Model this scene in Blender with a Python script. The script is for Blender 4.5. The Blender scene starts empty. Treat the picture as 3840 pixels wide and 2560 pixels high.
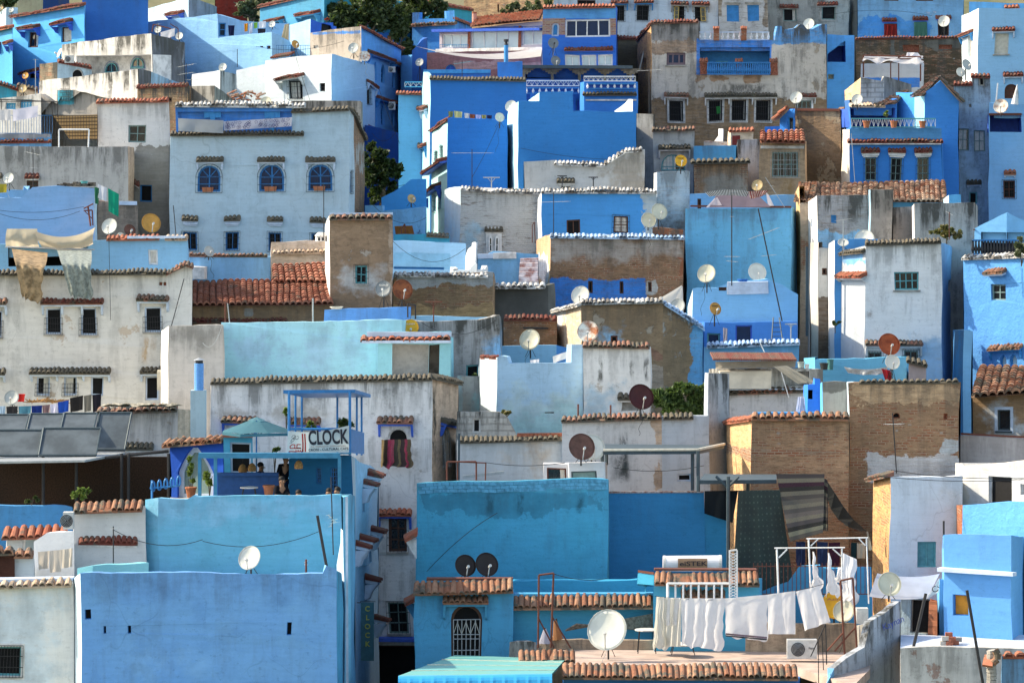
import bpy,math,random
from mathutils import Vector,noise,geometry
random.seed(11)
sc=bpy.context.scene
col=sc.collection
F=14114.0; CX=1920.0; HY=576.0      # telephoto view of the hillside: focal length and horizon
# ---------------------------------------------------------------- camera, sky, sun, exposure
cd=bpy.data.cameras.new('camera'); cam=bpy.data.objects.new('camera',cd); col.objects.link(cam)
cam.location=(0,0,0); cam.rotation_euler=(math.radians(90),0,0)
cd.sensor_width=36; cd.lens=F/3840*36; cd.shift_y=-(1280-HY)/3840
cd.clip_start=1; cd.clip_end=6000
sc.camera=cam
SUN_D=Vector((0.775,-0.12,-0.61)).normalized()      # direction the light travels: from the left, just behind the facades
w=bpy.data.worlds.new('World'); sc.world=w; w.use_nodes=True
nt=w.node_tree; nt.nodes.clear()
wo=nt.nodes.new('ShaderNodeOutputWorld'); bg=nt.nodes.new('ShaderNodeBackground'); sky=nt.nodes.new('ShaderNodeTexSky')
sky.sky_type='NISHITA'; sky.sun_disc=False
sky.sun_elevation=math.asin(-SUN_D.z)
sky.sun_rotation=math.atan2(-SUN_D.x,-SUN_D.y)
sky.air_density=1.0; sky.dust_density=1.5; sky.ozone_density=1.0
bg.inputs['Strength'].default_value=0.15
nt.links.new(sky.outputs[0],bg.inputs[0]); nt.links.new(bg.outputs[0],wo.inputs[0])
sd=bpy.data.lights.new('sun','SUN'); sun=bpy.data.objects.new('sun',sd); col.objects.link(sun)
sd.energy=3.1; sd.angle=math.radians(0.5); sd.color=(1.0,0.93,0.82)
sun.rotation_euler=(-SUN_D).to_track_quat('Z','Y').to_euler()
vs=sc.view_settings
vs.view_transform='Standard'; vs.look='None'; vs.gamma=1.0; vs.use_curve_mapping=False
vs.exposure=1.36
vs.use_white_balance=True; vs.white_balance_temperature=7550; vs.white_balance_tint=8
sc.cycles.max_bounces=6; sc.cycles.diffuse_bounces=3; sc.cycles.glossy_bounces=2; sc.cycles.transmission_bounces=2
sc.cycles.use_denoising=True
# ---------------------------------------------------------------- helpers
def W(px,py,Y):
    return Vector(((px-CX)/F*Y,Y,(HY-py)/F*Y))
def gz(Y):
    return -23.8+(Y-100)*0.15 if Y < 250 else -1.3+(Y-250)*0.3
def tag(o,label=None,cat=None,group=None,kind=None):
    if label: o['label']=label
    if cat: o['category']=cat
    if group: o['group']=group
    if kind: o['kind']=kind
    return o
def empty(name,loc,label,cat,group=None):
    o=bpy.data.objects.new(name,None); o.empty_display_size=.3; o.location=loc; col.objects.link(o)
    return tag(o,label,cat,group)
def warpv(v):
    n=noise.noise_vector(Vector((v[0]*.45,v[1]*.3,v[2]*.45)))
    n2=noise.noise_vector(Vector((v[0]*1.9+7,v[1]*.3,v[2]*1.9)))
    return Vector((v[0]+.08*n.x+.03*n2.x,v[1]+.05*n.y,v[2]+.07*n.z+.028*n2.z))
class MB:
    def __init__(s): s.v=[]; s.f=[]; s.m=[]
    def add(s,vs,fs,m=0):
        b=len(s.v); s.v+=[Vector(v) for v in vs]
        for f in fs: s.f.append([b+i for i in f]); s.m.append(m)
    def quad(s,a,b,c,d,m=0): s.add([a,b,c,d],[(0,1,2,3)],m)
    def hexa(s,p,m=0):    # p: 8 points, bottom ring 0-3, top ring 4-7
        s.add(p,[(3,2,1,0),(4,5,6,7),(0,1,5,4),(1,2,6,5),(2,3,7,6),(3,0,4,7)],m)
    def box(s,a,b,m=0):
        x0,y0,z0=a; x1,y1,z1=b
        s.hexa([(x0,y0,z0),(x1,y0,z0),(x1,y1,z0),(x0,y1,z0),(x0,y0,z1),(x1,y0,z1),(x1,y1,z1),(x0,y1,z1)],m)
    def fbox(s,f,s0,s1,z0,z1,o0,o1,m=0):
        s.hexa([f.pt(s0,z0,o1),f.pt(s1,z0,o1),f.pt(s1,z0,o0),f.pt(s0,z0,o0),
                f.pt(s0,z1,o1),f.pt(s1,z1,o1),f.pt(s1,z1,o0),f.pt(s0,z1,o0)],m)
    def tube(s,p,q,r,n=6,r2=None,m=0,caps=True):
        p=Vector(p); q=Vector(q); d=(q-p)
        if d.length < 1e-6: return
        d.normalize(); a=d.orthogonal().normalized(); b=d.cross(a); r2=r if r2 is None else r2
        vs=[p+(a*math.cos(t)+b*math.sin(t))*r for t in [2*math.pi*i/n for i in range(n)]]
        vs+=[q+(a*math.cos(t)+b*math.sin(t))*r2 for t in [2*math.pi*i/n for i in range(n)]]
        fs=[(i,(i+1) % n,n+(i+1) % n,n+i) for i in range(n)]
        if caps: fs+=[tuple(range(n-1,-1,-1)),tuple(range(n,2*n))]
        s.add(vs,fs,m)
    def path(s,pts,r,n=5,m=0):
        for a,b in zip(pts[:-1],pts[1:]): s.tube(a,b,r,n,m=m,caps=False)
    def build(s,name,mats,parent=None,warp=False,smooth=False,loc=None,top=None):
        off=parent_origin(parent) if parent else (Vector(loc) if loc else Vector((0,0,0)))
        vs=[(warpv(v) if warp else v)-off for v in s.v]
        me=bpy.data.meshes.new(name); me.from_pydata(vs,[],s.f)
        for mt in (mats if isinstance(mats,(list,tuple)) else [mats]): me.materials.append(mt)
        for p,i in zip(me.polygons,s.m): p.material_index=i
        if smooth: me.polygons.foreach_set('use_smooth',[True]*len(me.polygons))
        me.update()
        o=bpy.data.objects.new(name,me); col.objects.link(o)
        if parent: o.parent=parent
        else: o.location=off
        if top: tag(o,*top)
        return o
def parent_origin(o):
    while o.parent: o=o.parent
    return o.location
# ---------------------------------------------------------------- materials
class N:
    def __init__(s,name):
        s.mat=bpy.data.materials.new(name); s.mat.use_nodes=True
        s.t=s.mat.node_tree; s.t.nodes.clear()
        s.out=s.t.nodes.new('ShaderNodeOutputMaterial'); s.b=s.t.nodes.new('ShaderNodeBsdfPrincipled')
        s.t.links.new(s.b.outputs[0],s.out.inputs[0])
        s.b.inputs['Specular IOR Level'].default_value=0.25
    def put(s,sock,v):
        if isinstance(v,bpy.types.NodeSocket): s.t.links.new(v,sock)
        elif hasattr(sock.default_value,'__len__') and not hasattr(v,'__len__'): sock.default_value=[v]*len(sock.default_value)
        elif hasattr(v,'__len__') and len(v)==3 and len(sock.default_value)==4: sock.default_value=(*v,1)
        else: sock.default_value=v
    def math(s,op,a,b=0.0,c=None,clamp=False):
        n=s.t.nodes.new('ShaderNodeMath'); n.operation=op; n.use_clamp=clamp
        s.put(n.inputs[0],a); s.put(n.inputs[1],b)
        if c is not None: s.put(n.inputs[2],c)
        return n.outputs[0]
    def vmath(s,op,a,b):
        n=s.t.nodes.new('ShaderNodeVectorMath'); n.operation=op; s.put(n.inputs[0],a); s.put(n.inputs[1],b); return n.outputs[0]
    def pos(s):
        if not hasattr(s,'_p'): s._p=s.t.nodes.new('ShaderNodeNewGeometry').outputs['Position']
        return s._p
    def noise(s,scale,detail=4,rough=.55,vec=None,dist=0.0):
        n=s.t.nodes.new('ShaderNodeTexNoise'); s.put(n.inputs['Vector'],vec or s.pos())
        n.inputs['Scale'].default_value=scale; n.inputs['Detail'].default_value=detail; n.inputs['Roughness'].default_value=rough
        n.inputs['Distortion'].default_value=dist
        return n.outputs['Fac']
    def ramp(s,v,a,b,lo=0.0,hi=1.0):
        n=s.t.nodes.new('ShaderNodeMapRange'); n.interpolation_type='SMOOTHSTEP'
        s.put(n.inputs[0],v); n.inputs[1].default_value=a; n.inputs[2].default_value=b; n.inputs[3].default_value=lo; n.inputs[4].default_value=hi
        return n.outputs[0]
    def mix(s,f,a,b,mode='MIX'):
        n=s.t.nodes.new('ShaderNodeMix'); n.data_type='RGBA'; n.blend_type=mode
        s.put(n.inputs[0],f); s.put(n.inputs[6],a); s.put(n.inputs[7],b); return n.outputs[2]
    def bump(s,h,strength=.4,dist=.05,prev=None):
        n=s.t.nodes.new('ShaderNodeBump'); n.inputs['Strength'].default_value=strength; n.inputs['Distance'].default_value=dist
        s.t.links.new(h,n.inputs['Height'])
        if prev: s.t.links.new(prev,n.inputs['Normal'])
        return n.outputs[0]
def adj(c):
    r,g,b=c
    if b > r*1.08: q=(b-r)/b; return (r*(1-.38*q),g*(1+.05*q),b*(1-.04*q))
    if r > b*1.3: return (min(.9,r*1.10),g*.97,b*.88)
    return c
def sc3(c,k): return tuple(min(.95,x*k) for x in c)
C=dict(white=(.78,.77,.75),dirty=(.66,.645,.62),cream=(.62,.55,.44),grey=(.36,.36,.35),cement=(.30,.29,.27),palebl=(.42,.56,.76),
         ice=(.56,.66,.78),peri=(.19,.33,.66),sky=(.24,.46,.80),blue=(.06,.22,.70),royal=(.045,.14,.62),deep=(.03,.10,.42),
         cyan=(.10,.36,.60),aqua=(.36,.62,.76),turq=(.10,.50,.66),mud=(.33,.235,.155),ochre=(.56,.38,.20),stone=(.24,.19,.14),
         maroon=(.16,.025,.02),pink=(.42,.24,.24),brickc=(.33,.14,.085),azure=(.13,.38,.78),lilac=(.50,.53,.66),tan=(.45,.35,.25),sand=(.60,.44,.28))
_mi=[0]
def wallmat(base,v=.10,grime=.25,top=None,under=None,ua=.0,kind='plaster',patches=(),Y=150,bump=.5,grimecol=(.07,.07,.065),tint=None,streaks=()):
    _mi[0]+=1; seed=_mi[0]*3.7
    n=N('painted_plaster_%d' % _mi[0]) if kind=='plaster' else N('%s_wall_%d' % (kind,_mi[0]))
    base=adj(C.get(base,base) if isinstance(base,str) else base)
    if tint: tint=adj(tint)
    P=n.vmath('ADD',n.pos(),(seed,seed*.3,seed*1.3))
    broad=n.noise(.28,3,.6,P); med=n.noise(1.4,5,.6,P); fine=n.noise(9,4,.65,P)
    c2=tint or sc3(base,1-v*2.2)
    colr=n.mix(n.ramp(broad,.3,.7),sc3(base,1+v*.5),c2)
    colr=n.mix(n.ramp(med,.42,.72,0,.55),colr,sc3(base,1-v*1.9))
    colr=n.mix(n.ramp(med,.28,.42,.35*min(1,v*6),0),colr,sc3(base,1.18))
    H=n.math('MULTIPLY_ADD',med,1.0,n.math('MULTIPLY',fine,.35))
    wob=n.noise(1.1,5,.65,n.vmath('ADD',P,(3,1,9)))
    def brick_cols(scale=1.0,c1=(.34,.12,.065),cc2=(.22,.085,.05),mort=(.40,.31,.22)):
        sx=n.t.nodes.new('ShaderNodeSeparateXYZ'); n.put(sx.inputs[0],n.pos())
        u=n.math('ADD',sx.outputs[0],sx.outputs[1]); cb=n.t.nodes.new('ShaderNodeCombineXYZ')
        n.put(cb.inputs[0],n.math('ADD',u,n.math('MULTIPLY',wob,.12))); n.put(cb.inputs[1],n.math('ADD',sx.outputs[2],n.math('MULTIPLY',wob,.10)))
        b=n.t.nodes.new('ShaderNodeTexBrick'); n.put(b.inputs['Vector'],cb.outputs[0])
        n.put(b.inputs['Color1'],c1); n.put(b.inputs['Color2'],cc2); n.put(b.inputs['Mortar'],mort)
        b.inputs['Scale'].default_value=1.0; b.inputs['Mortar Size'].default_value=.017*scale; b.inputs['Brick Width'].default_value=.27*scale; b.inputs['Row Height'].default_value=.09*scale
        b.inputs['Mortar Smooth'].default_value=.3
        return b.outputs['Color'],b.outputs['Fac']
    if kind=='rubble' or kind=='brick':
        hv=n.vmath('MULTIPLY',P,(2.0,2.0,6.5)); hs=n.noise(1.5,5,.72,hv,.15)
        colr=n.mix(n.ramp(hs,.45,.6,0,.75),colr,sc3(base,.58))
        colr=n.mix(n.ramp(hs,.6,.68,0,.6),colr,sc3(base,.35))
        colr=n.mix(n.ramp(hs,.40,.30,0,.7),colr,sc3(base,1.4))
        bc,bf=brick_cols()
        amt=.85 if kind=='brick' else .7
        bm=n.ramp(n.noise(1.3,6,.72,n.vmath('MULTIPLY',P,(1,1,3.2))),.50,.57,0,amt)
        colr=n.mix(bm,colr,bc)
        vo=n.t.nodes.new('ShaderNodeTexVoronoi'); n.put(vo.inputs['Vector'],n.vmath('MULTIPLY',P,(2.2,2.2,3.6))); vo.inputs['Scale'].default_value=1.0
        stone=n.ramp(vo.outputs['Distance'],.12,.2,1,0)
        colr=n.mix(n.math('MULTIPLY',stone,n.ramp(n.noise(2.3,3,.6,P),.5,.62,0,.85)),colr,(.36,.35,.33))
        H=n.math('ADD',H,n.math('MULTIPLY',hs,1.6)); H=n.math('SUBTRACT',H,n.math('MULTIPLY',bf,.25))
    if kind=='plaster' and base[0] > base[2]*1.35:      # earth render: courses and small stones ghost through
        hs=n.noise(1.5,6,.75,n.vmath('MULTIPLY',P,(1.6,1.6,5.0)),.2)
        colr=n.mix(n.ramp(hs,.47,.60,0,.6),colr,sc3(base,.6)); colr=n.mix(n.ramp(hs,.42,.34,0,.45),colr,sc3(base,1.35)); colr=n.mix(n.ramp(n.noise(3.5,6,.8,P),.55,.64,0,.6),colr,sc3(base,.5))
        H=n.math('ADD',H,n.math('MULTIPLY',hs,1.3))
    if kind=='thinbrick':     # brickwork showing through limewash
        bc,bf=brick_cols()
        hs=n.noise(1.6,6,.75,n.vmath('MULTIPLY',P,(1,1,6)),.3)
        m=n.math('MULTIPLY',n.ramp(hs,.5,.62),n.ramp(n.noise(.5,4,.6,P),.38,.6))
        colr=n.mix(n.math('MULTIPLY',m,.8),colr,under or (.20,.16,.13))
        H=n.math('SUBTRACT',n.math('ADD',H,hs),n.math('MULTIPLY',bf,.4))
    if kind=='blocks':
        bc,bf=brick_cols(2.6,sc3(base,1.0),sc3(base,.8),sc3(base,.45)); colr=n.mix(.6,colr,bc); H=n.math('SUBTRACT',H,n.math('MULTIPLY',bf,.6))
    if ua > 0 and kind !='thinbrick':
        pn=n.noise(.9,8,.68,n.vmath('ADD',P,(11,4,2)))
        colr=n.mix(n.ramp(pn,.66-.26*ua,.69-.26*ua,0,.85),colr,under or (.33,.27,.22))
        H=n.math('SUBTRACT',H,n.ramp(pn,.66-.26*ua,.69-.26*ua,0,.5))
    # painted or bare zones with outlines of their own
    for pt in patches:
        x0,y0,x1,y1,pc=pt[:5]; soft=pt[5] if len(pt) > 5 else .18
        a=W(x0,y1,Y); b=W(x1,y0,Y); cen=(a+b)/2; hs_=((b.x-a.x)/2,(b.z-a.z)/2)
        sx=n.t.nodes.new('ShaderNodeSeparateXYZ'); n.put(sx.inputs[0],n.pos())
        dx=n.math('SUBTRACT',n.math('ABSOLUTE',n.math('SUBTRACT',sx.outputs[0],cen.x)),hs_[0])
        dz=n.math('SUBTRACT',n.math('ABSOLUTE',n.math('SUBTRACT',sx.outputs[2],cen.z)),hs_[1])
        d=n.math('SMOOTH_MAX',dx,dz,soft*2)
        d=n.math('ADD',d,n.math('MULTIPLY',n.math('SUBTRACT',wob,.5),soft*7)); 
        if isinstance(pc,str) and pc in ('brick','rubble'):
            hs2=n.noise(1.6,6,.7,n.vmath('MULTIPLY',P,(1,1,5.5)),.4); bc,bf=brick_cols()
            pcol=n.mix(n.ramp(hs2,.42,.6),bc,(.33,.25,.18)) if pc=='brick' else n.mix(n.ramp(hs2,.38,.6),(.42,.34,.26),(.2,.15,.11))
        else:
            pcc=adj(C.get(pc,pc) if isinstance(pc,str) else pc)
            pcol=n.mix(n.ramp(med,.35,.7),sc3(pcc,1.05),sc3(pcc,.78))
            if pcc[0] > pcc[2]*1.35: hs2=n.noise(1.5,6,.75,n.vmath('MULTIPLY',P,(1.7,1.7,5.0)),.2); pcol=n.mix(n.ramp(hs2,.46,.6,0,.7),pcol,sc3(pcc,.55)); pcol=n.mix(n.ramp(hs2,.42,.33,0,.5),pcol,sc3(pcc,1.4))
        e=.03 if soft < .3 else soft*.9
        colr=n.mix(n.ramp(d,-e,e,1,0),colr,pcol)
    sp=n.noise(4.5,8,.82,n.vmath('MULTIPLY',P,(1,1,1.5)))
    colr=n.mix(n.ramp(sp,.55,.63,0,.2+.8*min(.6,grime)),colr,sc3(base,.40)); colr=n.mix(n.ramp(sp,.42,.33,0,.3),colr,sc3(base,1.25))
    br=n.noise(2.0,4,.6,n.vmath('MULTIPLY',P,(.5,.5,5.0))); colr=n.mix(n.ramp(br,.4,.65,0,.18),colr,sc3(base,.7))
    if grime >=.1 and kind=='plaster':
        vo2=n.t.nodes.new('ShaderNodeTexVoronoi'); vo2.feature='DISTANCE_TO_EDGE'; n.put(vo2.inputs['Vector'],n.vmath('ADD',n.vmath('MULTIPLY',P,(.55,.55,.42)),n.vmath('MULTIPLY',(1,1,1),n.t.nodes.new('ShaderNodeTexNoise').outputs['Color']))); vo2.inputs['Scale'].default_value=1.0
        ck=n.math('MULTIPLY',n.ramp(vo2.outputs['Distance'],.0,.012,1,0),n.ramp(broad,.48,.6,0,.28)); colr=n.mix(ck,colr,sc3(base,.35))
    if grime > 0:
        st=n.noise(1.0,6,.7,n.vmath('MULTIPLY',P,(1.9,1.9,.22)),.2)
        gn=n.noise(1.3,7,.72,n.vmath('ADD',P,(5,5,5)))
        g=n.math('MULTIPLY',n.ramp(st,.46,.62),n.ramp(gn,.40,.56))
        if top is not None:
            sx=n.t.nodes.new('ShaderNodeSeparateXYZ'); n.put(sx.inputs[0],n.pos())
            hgt=n.math('SUBTRACT',top,sx.outputs[2]); hn=n.math('ADD',hgt,n.math('MULTIPLY',wob,-1.0))
            near=n.ramp(hn,-.5,.9,1,0)
            g=n.math('ADD',n.math('MULTIPLY',g,.55),n.math('MULTIPLY',near,n.ramp(st,.38,.62)),clamp=True)
        colr=n.mix(n.math('MULTIPLY',g,min(1,grime*1.9)),colr,grimecol)
    for (x0,y0,x1,y1,scol,amt) in streaks:      # runs of damp or soot below a spout
        a=W(x0,y1,Y); b=W(x1,y0,Y)
        sx=n.t.nodes.new('ShaderNodeSeparateXYZ'); n.put(sx.inputs[0],n.vmath('ADD',n.pos(),(0,0,0)))
        wx=n.math('ADD',sx.outputs[0],n.math('MULTIPLY',n.math('SUBTRACT',wob,.5),.35))
        mx=n.ramp(n.math('ABSOLUTE',n.math('SUBTRACT',wx,(a.x+b.x)/2)),(b.x-a.x)/2*.4,(b.x-a.x)/2+.05,1,0)
        mz=n.ramp(n.math('ABSOLUTE',n.math('SUBTRACT',sx.outputs[2],(a.z+b.z)/2)),(b.z-a.z)/2*.5,(b.z-a.z)/2+.1,1,0)
        colr=n.mix(n.math('MULTIPLY',n.math('MULTIPLY',mx,mz),n.ramp(n.noise(3,6,.75,n.vmath('MULTIPLY',P,(1,1,.5))),.35,.6,0,amt)),colr,scol)
    n.put(n.b.inputs['Base Color'],colr); n.b.inputs['Roughness'].default_value=.93
    n.b.inputs['Specular IOR Level'].default_value=.12
    nb=n.bump(H,bump,.035); nb=n.bump(n.noise(45,3,.6),bump*.35,.01,nb)
    n.t.links.new(nb,n.b.inputs['Normal'])
    return n.mat
def simple(name,colr,rough=.7,metal=0.0,var=.15,scale=6,bump=.0,spec=.3,island=0.0,alt=None):
    n=N(name); f=n.noise(scale,4,.6)
    c=n.mix(n.ramp(f,.35,.68),sc3(colr,1+var*.4),alt or sc3(colr,1-var))
    if island:
        g=n.t.nodes.new('ShaderNodeNewGeometry'); hs=n.t.nodes.new('ShaderNodeHueSaturation')
        n.put(hs.inputs['Value'],n.ramp(g.outputs['Random Per Island'],0,1,1-island,1+island)); n.put(hs.inputs['Color'],c); c=hs.outputs[0]
    n.put(n.b.inputs['Base Color'],c); n.b.inputs['Roughness'].default_value=rough; n.b.inputs['Metallic'].default_value=metal
    n.b.inputs['Specular IOR Level'].default_value=spec
    if bump: n.t.links.new(n.bump(n.noise(scale*3,4),bump,.02),n.b.inputs['Normal'])
    return n.mat
def tilemat(name,colr,alt,lich=.3,lichc=(.10,.09,.07)):
    n=N(name); g=n.t.nodes.new('ShaderNodeNewGeometry'); r=g.outputs['Random Per Island']
    c=n.mix(r,colr,alt); c=n.mix(n.ramp(n.noise(7,5,.7),.45,.7,0,.5),c,sc3(colr,.55))
    c=n.mix(n.ramp(n.noise(2.2,6,.75),.62-.3*lich,.70-.3*lich,0,min(1,.5+lich)),c,lichc)
    n.put(n.b.inputs['Base Color'],c); n.b.inputs['Roughness'].default_value=.9; n.t.links.new(n.bump(n.noise(30,3),.4,.01),n.b.inputs['Normal'])
    return n.mat
T=dict(roofred=tilemat('weathered_red_roof_tile',(.24,.085,.055),(.30,.13,.085),.3),terra=tilemat('clay_tile',(.23,.095,.055),(.38,.22,.14),.45),mixed=tilemat('mixed_clay_tile',(.26,.11,.065),(.50,.37,.27),.35),dark=tilemat('old_clay_tile',(.26,.11,.075),(.22,.15,.11),.55),
         moss=tilemat('mossy_tile',(.16,.12,.08),(.12,.11,.07),.8),pale=tilemat('bleached_tile',(.42,.29,.20),(.55,.47,.38),.35),
         wash=tilemat('limewashed_tile',(.60,.60,.58),(.46,.44,.42),.5,(.13,.12,.11)),blue=tilemat('blue_washed_tile',(.30,.48,.70),(.45,.55,.68),.45,(.10,.13,.17)),
         maroon=tilemat('red_painted_tile',(.16,.04,.03),(.19,.085,.06),.35),red=tilemat('red_clay_tile',(.30,.085,.05),(.36,.16,.10),.3))
PM=dict(glass=simple('dark_window_glass',(.012,.016,.02),.12,var=.3,spec=.6),black=simple('painted_dark_room',(.008,.008,.009),.9,var=.2),  # black: near-black colour stands in for unlit interiors
          bluefr=simple('blue_painted_wood',(.012,.17,.44),.5),tealfr=simple('teal_painted_wood',(.10,.34,.38),.6),greenfr=simple('grey_green_wood',(.18,.27,.26),.6),
          wood=simple('brown_wood',(.10,.045,.03),.6),ochrefr=simple('ochre_painted_wood',(.42,.30,.10),.6),whitefr=simple('white_painted_frame',(.75,.75,.74),.45),
          iron=simple('dark_iron',(.035,.035,.038),.55,.3),rust=simple('rusty_steel',(.13,.045,.03),.8),galv=simple('galvanised_steel',(.42,.44,.45),.45,.5),
          slate=simple('slate_blue_steel',(.055,.08,.095),.6,.1),whitem=simple('white_painted_steel',(.78,.78,.78),.4),bluem=simple('blue_painted_steel',(.02,.17,.42),.45),
          cyanp=simple('cyan_paint',(.06,.33,.55),.6),royalp=simple('royal_blue_paint',(.035,.12,.55),.6),whitep=simple('white_plaster',(.66,.65,.64),.9,scale=3,var=.3),
          icep=simple('pale_blue_plaster',(.50,.60,.74),.9,scale=3),cement=simple('raw_cement',(.33,.31,.28),.95,scale=3,var=.35),shut=simple('blue_shutter_paint',(.03,.24,.55),.6,scale=4),
          curtain=simple('pale_curtain',(.62,.60,.55),.9,scale=8),skyglass=simple('painted_sky_glass',(.50,.62,.66),.15,spec=.6,scale=1.2),navyglass=simple('tinted_blue_glass',(.004,.022,.075),.25,spec=.3),  # skyglass: sky reflection put into the pale base colour
          beige=simple('beige_shutter',(.55,.52,.44),.8),terrap=simple('terracotta_pot',(.38,.14,.07),.8),plastic=simple('grey_plastic',(.55,.55,.53),.5),brickp=simple('red_brick',(.30,.10,.06),.9,scale=14,var=.45),
          purple=simple('faded_purple_wood',(.17,.12,.14),.8),cable=simple('black_cable',(.02,.02,.022),.6),palecable=simple('pale_cable',(.5,.5,.48),.6))
# ---------------------------------------------------------------- facades, openings, tiles
class Fac:
    def __init__(s,A,B):
        s.A=Vector((A[0],A[1])); d=Vector((B[0],B[1]))-s.A; s.L=d.length; s.t=d/s.L; s.n=Vector((s.t.y,-s.t.x))
    def pt(s,u,z,o=0.0):
        p=s.A+s.t*u+s.n*o; return Vector((p.x,p.y,z))
    def hit(s,px,py):
        m=(px-CX)/F; u=(m*s.A.y-s.A.x)/(s.t.x-m*s.t.y)
        return u,(HY-py)/F*(s.A.y+u*s.t.y)
    def off(s,o): 
        a=s.A+s.n*o; b=a+s.t*s.L; return Fac(a,b)
def tiles(mb,f,u0,u1,z0,z1,out=.26,drop=.13,back=.06,pitch=.2,m=0,seed=0,bed=True):
    n=max(1,round(abs(u1-u0)/pitch)); du=(u1-u0)/n; r=abs(du)*.52; rnd=random.Random(seed+n)
    K=5
    for i in range(n):
        uc=u0+du*(i+.5); zc=z0+(z1-z0)*(i+.5)/n+rnd.uniform(-.02,.018); oo=out+rnd.uniform(-.045,.035)-(.12 if rnd.random() < .05 else 0); sk=rnd.gauss(0,.016); r=abs(du)*rnd.uniform(.45,.56)
        ring=[]
        for (o,z,k) in ((-back,zc+.03,.82),(oo,zc-drop,1.0)):
            for j in range(K+1):
                a=math.pi*j/K; ring.append(f.pt(uc+(sk if o > 0 else 0)-math.cos(a)*r*k,z+math.sin(a)*r*k*.95,o))
        for j in range(K+1):
            a=math.pi*j/K; ring.append(f.pt(uc+sk-math.cos(a)*r*.78,zc-drop+math.sin(a)*r*.72,oo))
        fs=[(j,j+1,K+2+j,K+1+j) for j in range(K)]+[(K+1+j,K+2+j,2*K+3+j,2*K+2+j) for j in range(K)]
        mb.add(ring,fs,m)
    if bed:
        mb.hexa([f.pt(u0,z0-drop-.055,out-.05),f.pt(u1,z1-drop-.055,out-.05),f.pt(u1,z1-.09,-back),f.pt(u0,z0-.09,-back),
                 f.pt(u0,z0-drop+.0,out-.05),f.pt(u1,z1-drop+.0,out-.05),f.pt(u1,z1+.035,-back),f.pt(u0,z0+.035,-back)],m)
def arch_pts(u0,u1,z0,z1,pointed=False,n=9):
    r=(u1-u0)/2; zc=z1-(r if not pointed else r*1.25); c=(u0+u1)/2; hh=z1-zc
    pts=[(u0,z0),(u1,z0),(u1,zc)]
    for i in range(1,n):
        a=math.pi*i/n; x=math.cos(a); y=math.sin(a)
        if pointed: y=1-abs(x)**1.6
        pts.append((c+x*r,zc+y*hh))
    pts.append((u0,zc)); return pts
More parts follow.
